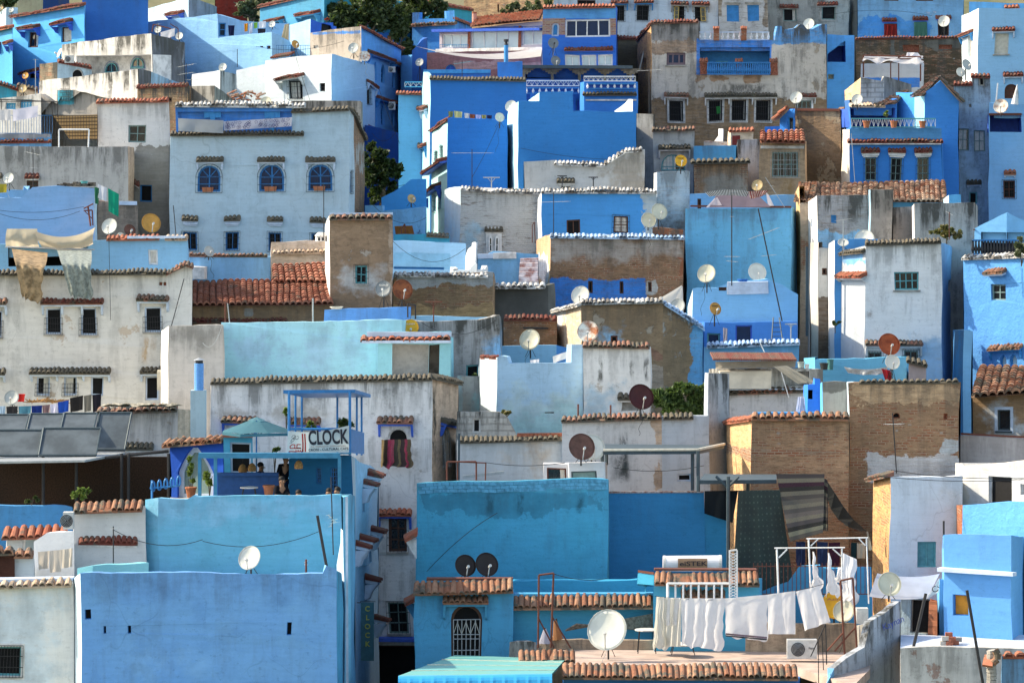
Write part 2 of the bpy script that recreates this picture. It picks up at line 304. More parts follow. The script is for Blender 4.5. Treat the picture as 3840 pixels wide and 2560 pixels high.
class House:
    def __init__(s,name,label,chain,depth,mat,smat=None,tops=None,base=None,par=.55,cat='house',group=None,back=8,thick=.24,flat=True):
        if flat:
            ch=[list(c) for c in chain]
            for i in range(len(ch)-1):
                dx=(ch[i+1][0]-ch[i][0])/F*ch[i+1][2]; dy=ch[i][2]-ch[i+1][2]
                if 0 < dy < .32*dx:
                    for j in range(i+1): ch[j][2]-=dy*.75
            chain=ch
        s.chain=chain; s.smat=smat or {}; s.mat=mat; s.par=par; s.thick=thick
        Ym=sum(c[2] for c in chain)/len(chain); s.Y=Ym
        pts=[W(*c) for c in chain]; s.zb=(gz(Ym)-1) if base is None else (HY-base)/F*Ym
        s.root=empty(name,Vector(((pts[0].x+pts[-1].x)/2,Ym,s.zb)),label,cat,group)
        s.xy=[Vector((p.x,p.y)) for p in pts]
        s.fac=[Fac(a,b) for a,b in zip(s.xy[:-1],s.xy[1:])]
        s.prof=[]
        for i,f in enumerate(s.fac):
            if tops and i in tops:
                pr=[f.hit(x,y) for x,y in tops[i]]
                pr[0]=(0.0,pr[0][1]); pr[-1]=(f.L,pr[-1][1])
            else: pr=[(0.0,pts[i].z),(f.L,pts[i+1].z)]
            s.prof.append(pr)
        ztop=max(z for p in s.prof for _,z in p); s.ztop=ztop
        yb=max(c[2] for c in chain)+depth
        l=W(chain[0][0]+back,0,yb); r=W(chain[-1][0]-back,0,yb)
        s.backxy=[Vector((r.x,r.y)),Vector((l.x,l.y))]
        s.holes={i: [] for i in range(len(s.fac))}; s.k=0; s.raised=[]
    def ring(s,i,x0,y0,x1,y1,arch):
        f=s.fac[i]; u0,_=f.hit(x0,y0); u1,_=f.hit(x1,y0); uc=(u0+u1)/2
        Yc=f.A.y+uc*f.t.y; z1=(HY-y0)/F*Yc; z0=(HY-y1)/F*Yc
        return f,u0,u1,z0,z1,(arch_pts(u0,u1,z0,z1,arch==2) if arch else [(u0,z0),(u1,z0),(u1,z1),(u0,z1)])
    def win(s,i,x0,y0,x1,y1,frame='wood',pane='glass',nx=2,ny=2,arch=0,grille=None,gn=6,d=.16,fr=.06,sill=None,name='window',curtain=0,surround=None,label=None,fc=None,pot=False):
        if fc is None:
            f,u0,u1,z0,z1,loop=s.ring(i,x0,y0,x1,y1,arch); s.holes[i].append((loop,d))
        else:
            f=fc; sv=s.fac; s.fac=[fc]; f,u0,u1,z0,z1,loop=s.ring(0,x0,y0,x1,y1,arch); s.fac=sv; d=-.015
        mb=MB(); o0=-d+.012; o1=-d+.06
        if arch:
            cu=(u0+u1)/2; cz=(z0+z1)/2
            inner=[(cu+(u-cu)*(1-2*fr/max(.2,u1-u0)),cz+(z-cz)*(1-2*fr/max(.2,z1-z0))) for u,z in loop]
            k=len(loop)
            for j in range(k):
                a,b,c,e=loop[j],loop[(j+1) % k],inner[(j+1) % k],inner[j]
                mb.quad(f.pt(*a,o1),f.pt(*b,o1),f.pt(*c,o1),f.pt(*e,o1)); mb.quad(f.pt(*e,o1),f.pt(*c,o1),f.pt(*c,o0),f.pt(*e,o0))
        else:
            mb.fbox(f,u0,u0+fr,z0,z1,o0,o1); mb.fbox(f,u1-fr,u1,z0,z1,o0,o1)
            mb.fbox(f,u0+fr,u1-fr,z0,z0+fr,o0,o1); mb.fbox(f,u0+fr,u1-fr,z1-fr,z1,o0,o1)
        ar=z1-(u1-u0)*(.5 if arch==1 else .62) if arch else z1
        for k in range(1,nx):
            u=u0+(u1-u0)*k/nx; mb.fbox(f,u-fr*.35,u+fr*.35,z0+fr,(z1 if (not arch or k*2==nx) else ar)-fr,o0,o1-.012)
        for k in range(1,ny):
            z=z0+(ar-z0)*k/(ny if not arch else ny-1 if ny > 1 else 1)
            if z < z1-fr: mb.fbox(f,u0+fr,u1-fr,z-fr*.3,z+fr*.3,o0,o1-.018)
        if arch and nx > 1 and ny > 2:
            cu=(u0+u1)/2; r=(u1-u0)/2-fr
            for ang in (45,135):
                p=f.pt(cu,ar,o0+.02); q=f.pt(cu+math.cos(math.radians(ang))*r*.95,ar+math.sin(math.radians(ang))*r*.95,o0+.02); mb.tube(p,q,fr*.3,4)
        wn=mb.build(name,PM[frame],s.root,True)
        if label: wn['label']=label
        pb=MB(); cpt=[f.pt(u,z,o0-.006) for u,z in loop]; pb.add(cpt,[tuple(range(len(cpt)))]); pb.build('pane',PM[pane],wn,True)
        if curtain:
            cb=MB(); K=8; ua,ub=(u0+fr,u0+(u1-u0)*abs(curtain)) if curtain > 0 else (u1-(u1-u0)*abs(curtain),u1-fr)
            for k in range(K):
                a=ua+(ub-ua)*k/K; b=ua+(ub-ua)*(k+1)/K; oa=.02*(k % 2); ob=.02*((k+1) % 2)
                cb.quad(f.pt(a,z0+.05,o0+.002+oa),f.pt(b,z0+.05,o0+.002+ob),f.pt(b,z1-fr,o0+.002+ob),f.pt(a,z1-fr,o0+.002+oa))
            cb.build('curtain',PM['curtain'],wn,True)
        if grille:
            gb=MB(); lo=z0-.04; hi=z1+.04 if grille !='half' else z0+(z1-z0)*.62; oo=.05
            e=.06 if not arch else .08
            for k in range(gn+1):
                u=u0-e+(u1-u0+2*e)*k/gn
                h2=hi
                if arch: x=(u-(u0+u1)/2)/((u1-u0)/2+e); h2=ar+math.sqrt(max(0,1-x*x))*((u1-u0)/2+e)
                gb.tube(f.pt(u,lo,oo),f.pt(u,h2,oo),.008,4)
            for z in ([lo,lo+(hi-lo)*.33,lo+(hi-lo)*.66,hi] if not arch else [lo,lo+(ar-lo)*.5,ar]): gb.tube(f.pt(u0-e,z,oo),f.pt(u1+e,z,oo),.012,4)
            if arch:
                ap=[f.pt((u0+u1)/2+math.cos(math.pi*k/12)*((u1-u0)/2+e),ar+math.sin(math.pi*k/12)*((u1-u0)/2+e),oo) for k in range(13)]; gb.path(ap,.014,4)
            for u in (u0-e,u1+e): gb.tube(f.pt(u,lo+.05,oo),f.pt(u,lo+.05,-.02),.012,4); gb.tube(f.pt(u,ar-.05,oo),f.pt(u,ar-.05,-.02),.012,4)
            gb.build('grille',PM['iron' if grille is True or grille=='half' else grille],wn,True)
        if surround:
            sb=MB(); e=.1
            for (a,b,c,g) in ((u0-e,u0,z0-e,z1+e),(u1,u1+e,z0-e,z1+e),(u0,u1,z1,z1+e),(u0,u1,z0-e,z0)): sb.fbox(f,a,b,c,g,-.005,.025)
            sb.build('surround',PM[surround],wn,True)
        if sill:
            sb=MB(); sb.fbox(f,u0-.07,u1+.07,z0-.07,z0-.005,-.02,.08); sb.build('sill',PM[sill],wn,True)
        if pot:
            sb=MB(); w2=(u1-u0)*.22; cu=u0+(u1-u0)*.45; sb.hexa([f.pt(cu-w2,z0,.04),f.pt(cu+w2,z0,.04),f.pt(cu+w2,z0,-.06),f.pt(cu-w2,z0,-.06),f.pt(cu-w2*1.15,z0+.2,.05),f.pt(cu+w2*1.15,z0+.2,.05),f.pt(cu+w2*1.15,z0+.2,-.07),f.pt(cu-w2*1.15,z0+.2,-.07)])
            sb.build('planter',PM['terrap'],wn,True)
        return wn
    def hood(s,i,x0,x1,y,tile='dark',br='whitep',out=.36,bh=.45,y1=None,fc=None,moss=False,nb=2,white=False):
        f=fc or s.fac[i]; ya=y; yb=y if y1 is None else y1
        u0,z0=f.hit(x0,ya); u1,z1=f.hit(x1,yb)
        z1=z0 if y1 is None else z1
        mb=MB(); tiles(mb,f,u0,u1,z0-.02,z1-.02,out,.13,0.0,.17,seed=int(x0)); h=mb.build('window_hood',T[tile],s.root,True)
        bb=MB(); bb.hexa([f.pt(u0+.03,z0-.27,out-.12),f.pt(u1-.03,z1-.27,out-.12),f.pt(u1-.03,z1-.22,0),f.pt(u0+.03,z0-.22,0),
                            f.pt(u0+.03,z0-.2,out-.1),f.pt(u1-.03,z1-.2,out-.1),f.pt(u1-.03,z1-.1,0),f.pt(u0+.03,z0-.1,0)])
        if white: bb.fbox(f,u0+.05,u1-.05,z0-.33,z0-.28,0,out*.6); bb.fbox(f,u0+.1,u1-.1,z0-.40,z0-.34,0,out*.35)
        bb.build('board',PM[br],h,True)
        for k in range(nb):
            if bh <=0: break
            u=u0+.06+(u1-u0-.12)*k/max(1,nb-1); zz=z0+(z1-z0)*k/max(1,nb-1)-.27; q=MB(); e=.035
            P=[(0,zz-bh),(out*.28,zz-bh*.85),(out*.45,zz-bh*.4),(out-.13,zz),(0,zz)]
            q.add([f.pt(u-e,z,o) for o,z in P]+[f.pt(u+e,z,o) for o,z in P],[(0,1,2,3,4),(9,8,7,6,5)]+[(j,(j+1) % 5,5+(j+1) % 5,5+j) for j in range(5)])
            q.build('bracket',PM[br],h,True)
        return h
    def coping(s,i,x0,y0,x1,y1,tile='dark',out=.22,pitch=.172,drop=.11,name='tile_coping',back=.1,lift=0.0):
        f=s.fac[i]; mb=MB()
        u0,z0=f.hit(x0,y0); u1,z1=f.hit(x1,y1)
        tiles(mb,f,u0,u1,z0+lift,z1+lift,out,drop,back,pitch,seed=int(x0+y0)); return mb.build(name,T[tile],s.root,True)
    def band(s,i,x0,y0,x1,y1,mat,o=.06,name='cornice',o0=0.0):
        f=s.fac[i]; mb=MB(); u0,z0=f.hit(x0,y0); u1,_=f.hit(x1,y0); _,z1=f.hit((x0+x1)/2,y1); _,z0=f.hit((x0+x1)/2,y0)
        mb.fbox(f,u0,u1,z1,z0,o0,o); return mb.build(name,mat if not isinstance(mat,str) else PM[mat],s.root,True)
    def recess(s,i,x0,y0,x1,y1,d,mat,arch=0,name='loggia',backmat=None):
        f,u0,u1,z0,z1,loop=s.ring(i,x0,y0,x1,y1,arch); s.holes[i].append((loop,.02))
        mb=MB(); k=len(loop)
        for j in range(k):
            a,b=loop[j],loop[(j+1) % k]; mb.quad(f.pt(*a,-.015),f.pt(*b,-.015),f.pt(*b,-d),f.pt(*a,-d))
        mb.add([f.pt(*p,-d) for p in loop],[tuple(range(k))],1 if backmat else 0)
        mb.build(name,[mat,backmat or mat],s.root,True)
        return f.off(-d)
    def build(s):
        zr=min(z for p in s.prof for _,z in p)-s.par
        mats=[wallmat(**{'top': s.ztop,'Y': s.Y,**s.mat})]; idx={}
        for i,m in s.smat.items():
            mats.append(wallmat(**{'top': s.ztop,'Y': s.Y,**m})); idx[i]=len(mats)-1
        mb=MB(); n=len(s.xy)
        poly=s.xy+s.backxy; k=len(poly)
        # mitred inner outline for the thickness of the parapet
        inner=[]
        for j in range(k):
            p0,p1,p2=poly[j-1],poly[j],poly[(j+1) % k]
            d1=(p1-p0).normalized(); d2=(p2-p1).normalized(); n1=Vector((-d1.y,d1.x)); n2=Vector((-d2.y,d2.x)); b=n1+n2
            if b.length < .2: inner.append(p1+n1*s.thick)
            else: b=b/b.length; inner.append(p1+b*(s.thick/max(.45,b.dot(n1))))
        def dense(a,b,st=.8):
            m=max(1,int((b-a).length/st)); return [a+(b-a)*q/m for q in range(m)]
        for i,f in enumerate(s.fac):
            pr=s.prof[i]; out2=[]
            loop=[Vector((0,s.zb))]+[Vector((f.L,s.zb))]+[Vector(p) for p in reversed(pr)]
            L2=[]
            for a,b in zip(loop,loop[1:]+loop[:1]):
                if (b-a).length < 1e-4: continue
                st=.35 if (a.y > s.zb+.01 and b.y > s.zb+.01) else 1.0
                L2+=dense(a,b,st)
            zmin=min(z for _,z in pr)-.01
            for p in L2:
                if p.y > s.zb+.5 and .02 < p.x < f.L-.02: p.y+=.022*noise.noise(Vector((p.x*2.3+i*9,f.A.x,p.y)))
            loops=[[Vector((p.x,p.y,0)) for p in L2]]+[[Vector((u,z,0)) for u,z in h[0]] for h in s.holes[i]]
            flat=[p for l in loops for p in l]
            tris=geometry.tessellate_polygon(loops)
            vs=[f.pt(p.x,p.y,0) for p in flat]; fs=[]
            for t in tris:
                a,b,c=(flat[q] for q in t); ar=(b.x-a.x)*(c.y-a.y)-(b.y-a.y)*(c.x-a.x)
                fs.append(tuple(t) if ar > 0 else (t[0],t[2],t[1]))
            mi=idx.get(i,0); mb.add(vs,fs,mi)
            for loop2,d in s.holes[i]:
                q=len(loop2)
                for j in range(q):
                    a,b=loop2[j],loop2[(j+1) % q]; mb.quad(f.pt(*a,0),f.pt(*b,0),f.pt(*b,-d),f.pt(*a,-d),mi)
            top=[p for p in L2 if p.y > s.zb+.01 and p.y >=zmin-.03]
            top.sort(key=lambda p: (round(p.x,4)))
            # walk the profile in order instead of by x, so that steps stay steps
            top=[p for p in reversed(L2) if p.y >=zmin-.05]
            ia,ib=inner[i],inner[i+1]
            def inn(p): e=ia+(ib-ia)*(p.x/f.L); return Vector((e.x,e.y,p.y))
            for a,b in zip(top[:-1],top[1:]):
                if abs(a.x-b.x) < .001 and abs(a.y-b.y) < .001: continue
                mb.quad(f.pt(a.x,a.y),f.pt(b.x,b.y),inn(b),inn(a),mi)
                ai,bi=inn(a),inn(b); mb.quad(ai,bi,Vector((bi.x,bi.y,zr)),Vector((ai.x,ai.y,zr)),mi)
        # hidden sides, back and roof deck
        zl=s.prof[0][0][1]; zrr=s.prof[-1][-1][1]
        R,Bk,Lb,L0=s.xy[-1],s.backxy[0],s.backxy[1],s.xy[0]
        li,ri=idx.get('left',idx.get(0,0)),idx.get('right',idx.get(len(s.fac)-1,0))
        for (a,b,za,zb2,ja,jb,mi) in ((R,Bk,zrr,zr+.02,n-1,n,ri),(Bk,Lb,zr+.02,zr+.02,n,n+1,0),(Lb,L0,zr+.02,zl,n+1,0,li)):
            mb.quad(Vector((*a,s.zb)),Vector((*b,s.zb)),Vector((*b,zb2)),Vector((*a,za)),mi)
            mb.quad(Vector((*a,za)),Vector((*b,zb2)),Vector((*inner[jb],zb2)),Vector((*inner[ja],za)),mi)
            mb.quad(Vector((*inner[ja],za)),Vector((*inner[jb],zb2)),Vector((*inner[jb],zr)),Vector((*inner[ja],zr)),mi)
        mb.build('wall',mats,s.root,True)
        rb=MB(); ip=[Vector((p.x,p.y,0)) for p in inner]
        tr=geometry.tessellate_polygon([ip]); rb.add([Vector((p.x,p.y,zr+.004)) for p in ip],[tuple(t) for t in tr]); rb.build('roof',ROOFM,s.root,True)
        return s
PM['grout']=simple('crumbled_brick_edge',(.22,.10,.07),.95,scale=9,var=.6,alt=(.5,.45,.42))
PM['orangepane']=simple('orange_painted_board',(.50,.20,.02),.6,scale=2,var=.3)
ROOFM=simple('limewashed_roof_deck',(.50,.48,.45),.95,scale=1.2,var=.3)
def pipe_obj(name,label,cat,pts,r,mat,group=None,n=5):
    mb=MB(); mb.path([Vector(p) for p in pts],r,n); return mb.build(name,PM[mat] if isinstance(mat,str) else mat,loc=pts[0],top=(label,cat,group))
def sag(a,b,d,n=10):
    return [a+(b-a)*k/n-Vector((0,0,d*4*(k/n)*(1-k/n))) for k in range(n+1)]
def roofslope(h_or_root,e0,e1,r0,r1,tile,name='tiled_roof',pitch=.21,course=.38,tag_=None):
    """barrel-tile roof between an eave line e0-e1 and a ridge line r0-r1 (world points)"""
    mb=MB(); n=max(2,round((e1-e0).length/pitch)); nc=max(1,round(((r0-e0).length+(r1-e1).length)/2/course)); K=4
    rnd=random.Random(n*nc)
    mb.quad(e0-Vector((0,0,.03)),e1-Vector((0,0,.03)),r1-Vector((0,0,.03)),r0-Vector((0,0,.03)))
    for i in range(n):
        t=(i+.5)/n; a=e0.lerp(e1,t); b=r0.lerp(r1,t); side=((e1-e0)/n).lerp((r1-r0)/n,.5); ln=side.length; side=side/ln
        d=(b-a); up=side.cross(d).normalized(); up=up if up.z > 0 else -up
        jw=rnd.gauss(0,.02)
        for j in range(nc):
            q0=a+d*(j/nc)+side*(jw+rnd.uniform(-.012,.012)); q1=a+d*min(1.0,(j+1.12)/nc)+side*jw
            ring=[]
            for (q,k,hgt) in ((q0,rnd.uniform(.5,.6),.03+rnd.uniform(-.01,.03)),(q1,.44,0.0)):
                for m in range(K+1):
                    an=math.pi*m/K; ring.append(q-side*(math.cos(an)*ln*k)+up*(math.sin(an)*ln*k*.95+hgt))
            for m in range(K+1):
                an=math.pi*m/K; ring.append(q0-side*(math.cos(an)*ln*.42)+up*(math.sin(an)*ln*.38+.0))
            mb.add(ring,[(m,m+1,K+2+m,K+1+m) for m in range(K)]+[(m+1,m,2*K+2+m,2*K+3+m) for m in range(K)])
    return mb.build(name,T[tile],h_or_root,True)
# ---------------------------------------------------------------- ground
def ground():
    mb=MB(); xs=[-1500,-400,-120,-60,0,60,120,400,1500]; ys=[-60,60,90,130,170,210,250,320,450,800,1500,3500]
    for y in ys:
        for x in xs: mb.v.append(Vector((x,y,(gz(y) if y > 60 else -28)+(0 if y < 250 else 0))))
    n=len(xs)
    for j in range(len(ys)-1):
        for i in range(n-1): mb.f.append([j*n+i,j*n+i+1,(j+1)*n+i+1,(j+1)*n+i]); mb.m.append(0)
    g=mb.build('ground',simple('hillside_earth',(.13,.12,.07),.95,scale=.3,var=.45,alt=(.06,.08,.035))); tag(g,kind='structure'); g['label']='earth slope under the houses'
ground()
def D(base,**k): return dict(base=base,**k)
def H(*a,**k): return House(*a,**k)
def wl(h,i,L,**k):
    for b in L: h.win(i,*b,**k)

# ================================================================ TOP ROWS
h=H('stone_wall','ochre ruined stone wall at the very top behind the tiled verandah',[(1740,-40,252),(2085,-40,250)],2,D('sand',kind='rubble',grime=.3),cat='wall')
h.win(0,1866,18,1873,46,'wood','black',1,1); h.build()
h=H('hill_house','teal house with sloping tile edge behind the trees',[(973,25,216),(1215,-32,211),(1770,36,226)],8,D((.10,.28,.46),tint=(.09,.25,.46),grime=.1),smat={1: D((.05,.33,.47),grime=.1)},cat='house',back=2)
h.coping(0,970,22,1215,-34,'maroon',.2); h.coping(1,1600,6,1770,34,'maroon',.2)
h.hood(0,1010,1068,72,'maroon','cyanp',.5,.5,y1=62); h.hood(0,1128,1203,50,'maroon','cyanp',.5,.5,y1=38)
h.win(0,1030,78,1066,120,'cyanp','glass',2,2,grille='whitem'); h.build()
h=H('blue_house','dark red walled house at the very top edge of the photo',[(806,-30,226),(926,-30,226)],6,D('maroon',grime=.1)); h.build()
h=H('grey_house','dark grey-green shaded house in the top left corner',[(64,-30,224),(160,-30,222),(258,-30,224)],6,D((.10,.12,.10),grime=.3),smat={1: D((.02,.04,.14))}); h.build()
h=H('white_house','tiny pale house with two dishes in the top left corner',[(-20,60,219),(22,28,218),(66,30,218)],5,D('ice',grime=.1)); h.build()
h=H('pale_house','pale blue house with a small red tiled dormer left of the maroon wall',[(556,30,217),(706,-12,214),(812,26,219)],8,D('ice',grime=.1,v=.05),smat={1: D('lilac',patches=[(712,22,745,50,'grey')],Y=216) if False else D((.36,.37,.45))})
h.hood(0,640,692,46,'maroon','royalp',.5,.3,y1=40); h.build()
# saturated blue corner house
h=H('blue_house','tall plain royal blue wall in deep shade near the top left corner',[(311,-30,203),(556,-30,204)],8,D((.055,.17,.56),grime=.08)); h.build()
h=H('blue_house','bright blue house with two brown windows under tile hoods in the top left corner',[(47,66,203),(317,14,199),(322,14,200)],9,D('azure',tint=(.10,.32,.76),grime=.06),back=2)
h.win(0,105,122,141,178,'wood','glass',2,1,curtain=-.4); h.win(0,230,102,269,157,'wood','beige',1,1)
h.hood(0,88,150,102,'maroon','royalp',.62,.35,y1=92); h.hood(0,213,276,82,'maroon','royalp',.62,.35,y1=70); h.hood(0,92,146,266,'maroon','royalp',.5,.3,y1=254)
h.win(0,108,268,146,292,'wood','black',2,1); h.coping(0,46,62,317,11,'maroon',.3); h.build()
h=H('blue_house','blue house cut by the left edge of the photo under a red tiled verge',[(-30,118,199),(47,100,197)],8,D('azure',grime=.08)); h.coping(0,-30,116,47,98,'red',.3)
h.hood(0,30,50,158,'maroon','royalp',.4,.3,y1=152); h.hood(0,-30,4,170,'maroon','royalp',.4,.3,y1=164); h.build()
# pale blue rough terrace house
h=H('pale_house','rough pale blue terrace house with washing behind its stepped parapet',[(535,82,208),(1022,48,202),(1086,60,206)],6,D((.30,.46,.76),tint=(.36,.52,.78),v=.06,bump=1.2,grime=.1),tops={0: [(535,84),(690,68),(817,53),(817,145),(1022,122)],1: [(1022,122),(1086,158)]},back=2)
h.win(0,979,174,991,179,'wood','black',1,1); h.win(0,1003,173,1017,185,'wood','black',1,1); h.build()
h=H('pale_house','low blue wall behind the washing on the upper left terrace',[(815,56,209),(905,78,209),(1088,88,209)],4,D((.30,.44,.72),grime=.1)); h.win(0,822,88,848,138,'shut','glass',1,2); h.build()
h=H('blue_house','small deep blue rooftop room with red flowers below the trees',[(1084,92,207),(1162,70,205),(1262,104,208)],4,D('palebl',grime=.08),smat={1: D('royal',grime=.05)}); h.win(1,1203,85,1250,125,'royalp','black',1,1); h.build()
# bare plaster end wall + long blue side
h=H('blue_house','long blue house with bare plaster end wall and red tile edge above the alley',[(1163,122,201),(1355,102,198),(1505,180,209)],6,D((.52,.46,.40),v=.12,grime=.35,patches=[(1163,118,1354,127,'blue',.05)],Y=199),smat={1: D((.16,.38,.82),grime=.05)},back=1)
h.win(0,1176,170,1195,181,'whitefr','beige',1,1)
h.coping(1,1356,100,1505,179,'maroon',.2)
for b in ((1400,235,414,300),): pass
for x0,y0,x1,y1 in ((1402,234,1415,302),(1430,244,1442,312),(1468,274,1480,330),(1404,372,1416,460),(1431,396,1443,470),(1466,410,1478,470)): h.win(1,x0,y0,x1,y1,'bluefr','glass',1,3,arch=1)
h.hood(1,1378,1464,188,'maroon','bluefr',.4,.4,y1=222); h.hood(1,1468,1502,230,'maroon','bluefr',.4,.4,y1=242); h.hood(1,1410,1500,356,'maroon','bluefr',.4,.4,y1=388); h.build()
h=H('blue_house','small royal blue parapet with a flower pot beside the red verge above the alley',[(1405,124,214),(1494,120,214)],4,D('blue',grime=.05)); h.build()
# white cube house
h=H('white_house','bright white cube house with a lace-curtained window under a red hood',[(884,262,197),(992,240,196),(1244,201,193),(1402,243,200),(1412,250,206)],7,D((.70,.74,.80),v=.04,grime=.06,bump=.8),smat={2: D((.46,.58,.78),grime=.04,v=.05),3: D((.46,.58,.78),grime=.04)},tops={1: [(992,225),(1244,201)],0: [(884,262),(992,238)]},back=1)  # right faces coloured bluer and darker to carry their shade
h.win(1,1080,306,1132,374,'iron','black',2,1,grille=True,curtain=.7); h.win(1,1198,313,1220,344,'iron','black',1,2); h.hood(1,1053,1144,291,'maroon','whitep',.6,.4,y1=276)
h.win(2,1375,326,1389,390,'iron','black',1,2,grille=True); h.hood(2,1374,1408,298,'maroon','icep',.3,.3,y1=320); h.hood(2,1378,1411,470,'maroon','icep',.3,.3,y1=492); h.win(2,1384,500,1398,560,'iron','black',1,2)
h.build()
# grey-white loggia house
h=H('grey_house','weathered grey cube house with an open loggia and turquoise window grilles',[(232,167,196),(570,126,192),(693,160,199)],6,D('dirty',v=.1,grime=.5,patches=[(300,160,380,185,(.72,.72,.72))],Y=194),smat={1: D((.20,.20,.22),grime=1.0,v=.3,patches=[(560,285,640,330,'lilac'),(660,160,700,260,(.25,.26,.32))],Y=195)},back=1)
f2=h.recess(0,285,208,566,300,1.5,PM['whitep'])
for x0,x1,y0,y1 in ((396,444,237,275),(494,541,220,260)): h.win(0,x0,y0,x1,y1,'tealfr','glass',4,2,arch=1,fc=f2,grille='bluem',gn=5)
h.build()
h=H('white_house','low dirty white terrace wall below the grey loggia',[(147,304,190),(520,260,186),(568,270,190),(692,318,196)],4,D('dirty',v=.12,grime=.55,ua=.1,under=(.55,.45,.28),tint=(.66,.65,.63)),smat={1: D((.22,.22,.24),grime=.8,v=.3),2: D('palebl')},back=1); h.build()
h=H('white_house','small curved white stair wall with dark arch beside the grey loggia',[(147,242,192.5),(212,236,191.5),(346,254,192.5)],2,D('ice',grime=.2),smat={0: D((.26,.24,.19),grime=.8,kind='rubble')}); h.win(1,270,262,318,300,'whitep','black',1,1,arch=1)
h.coping(1,213,228,345,252,'maroon',.12); h.build()
h=H('grey_house','grey cement house with a bright turquoise patch and iron grille',[(150,353,184),(410,368,182)],5,D((.40,.37,.34),v=.12,grime=.35,patches=[(212,338,275,392,(.06,.42,.62),.05)],Y=183),tops={0: [(150,353),(212,388),(213,337),(278,335),(410,370)]}); h.win(0,230,335,262,372,'cyanp','cyanp',2,2,grille=True); h.build()
h=H('stone_house','low brown rubble stone house above the white house with arched blue windows',[(515,322,184),(706,314,183),(722,330,184)],4,D((.34,.26,.17),kind='rubble',grime=.5)); h.coping(0,512,322,706,314,'maroon',.12); h.win(0,610,366,646,384,'wood','black',1,1); h.build()
h=H('grey_house','bare concrete rooftop with a dark sloping side',[(720,323,184),(804,321,183),(902,388,189)],4,D('cement',grime=.5),smat={1: D((.30,.28,.25),grime=.4)},back=1); h.build()
h=H('white_house','small bright white block with a grey side left of the white cube house',[(718,280,190),(824,266,189),(888,276,192)],4,D((.72,.74,.78),grime=.05),smat={1: D((.46,.46,.46),grime=.5)},back=1); h.build()
h=H('white_house','pale terrace wall with two blue lattice panels at the left edge',[(-30,374,184),(152,352,183)],4,D('dirty',grime=.4),back=1)
h.win(0,20,386,56,410,'cyanp','skyglass',4,3); h.win(0,72,374,116,404,'cyanp','skyglass',4,3); h.build()
h=H('tan_house','low cream wall with tile edge and a turquoise gable at the left edge',[(-30,305,187),(64,318,187),(145,330,187)],4,D((.05,.36,.55),grime=.2),smat={1: D('cream',grime=.3)}); h.coping(0,-30,300,72,330,'maroon',.15); h.coping(1,64,314,145,332,'dark',.15); h.build()
# balcony terrace left
h=H('blue_house','blue terrace with worn brick parapet and iron railing at the left edge',[(-30,501,172),(193,503,172)],6,D((.16,.33,.68),grime=.2,patches=[(-30,498,193,519,(.36,.36,.40),.08)],Y=172),par=.3); h.coping(0,-30,524,193,524,'maroon',.14); h.build()
# white house with tile coping and grey window
h=H('white_house','plain off-white house with a tile top and one grey-green window',[(365,388,171),(637,380,170)],8,D('dirty',tint=(.62,.61,.59),v=.06,grime=.2,patches=[(495,548,660,960,(.30,.28,.25),.25)],Y=170.5,bump=.9),back=4)
h.coping(0,362,384,637,376,'red',.26,lift=.05); h.win(0,484,470,549,536,'greenfr','glass',2,2,grille=None,surround=None); h.win(0,523,692,568,755,'bluefr','black',1,1)
h.hood(0,500,523,670,'maroon','whitep',.25,0,y1=684); h.build()
h=H('white_house','large blank off-white wall with dark rain streaks at the left edge',[(-30,550,167),(482,548,166),(502,556,168)],5,D((.52,.50,.48),v=.07,grime=.35,ua=.05),smat={1: D((.45,.36,.29))},back=2)
h.win(0,100,676,145,712,'wood','glass',2,2); h.hood(0,95,150,652,'maroon','whitep',.25,0); h.hood(0,-30,10,656,'moss','whitep',.25,0); h.build()
# the big pale blue house with arched windows
h=H('pale_house','large pale blue house with three arched blue windows and a rooftop loggia',[(637,392,165),(1308,408,164),(1328,432,166),(1366,520,172)],7,D((.44,.52,.63),tint=(.46,.52,.60),v=.05,grime=.12,patches=[(630,380,1102,495,'blue',.04),(1100,360,1106,500,(.44,.52,.63),.02)],Y=165),tops={0: [(637,500),(660,500),(660,395),(1103,395),(1103,412),(1308,410)]},smat={2: D((.26,.19,.14),kind='rubble',grime=.6,patches=[(1338,540,1362,640,'grey')],Y=167)},back=1)
f2=h.recess(0,668,418,1096,498,2.6,PM['royalp'])
for x0,y0,x1,y1 in ((742,620,829,718),(973,618,1066,716),(1155,616,1244,716)): h.win(0,x0,y0,x1,y1,'bluefr','navyglass',2,3,arch=1,grille=True,gn=5,fr=.08,pot=True)
for x0,x1,y in ((735,838,590),(966,1070,592),(1147,1256,592)): h.hood(0,x0,x1,y,'moss','icep',.22,.3)
for x0,x1,y in ((683,745,810),(841,903,812),(1002,1064,815),(1163,1222,817)): h.hood(0,x0,x1,y,'moss','icep',.2,0,white=True)
for x0,y0,x1,y1 in ((686,868,738,936),(846,870,896,938),(1006,873,1056,943),(1168,875,1215,940)): h.win(0,x0,y0,x1,y1,'bluefr','black',2,1,grille=True)
h.coping(0,637,497,1142,497,'moss',.26); h.coping(0,660,396,1146,398,'wash',.22,lift=.1); h.coping(0,1095,412,1308,406,'moss',.24); h.coping(1,1308,406,1328,430,'moss',.2); h.coping(2,1328,432,1366,518,'moss',.2)
h.win(1,1311,643,1320,724,'bluefr','navyglass',1,2,grille=True,gn=3)
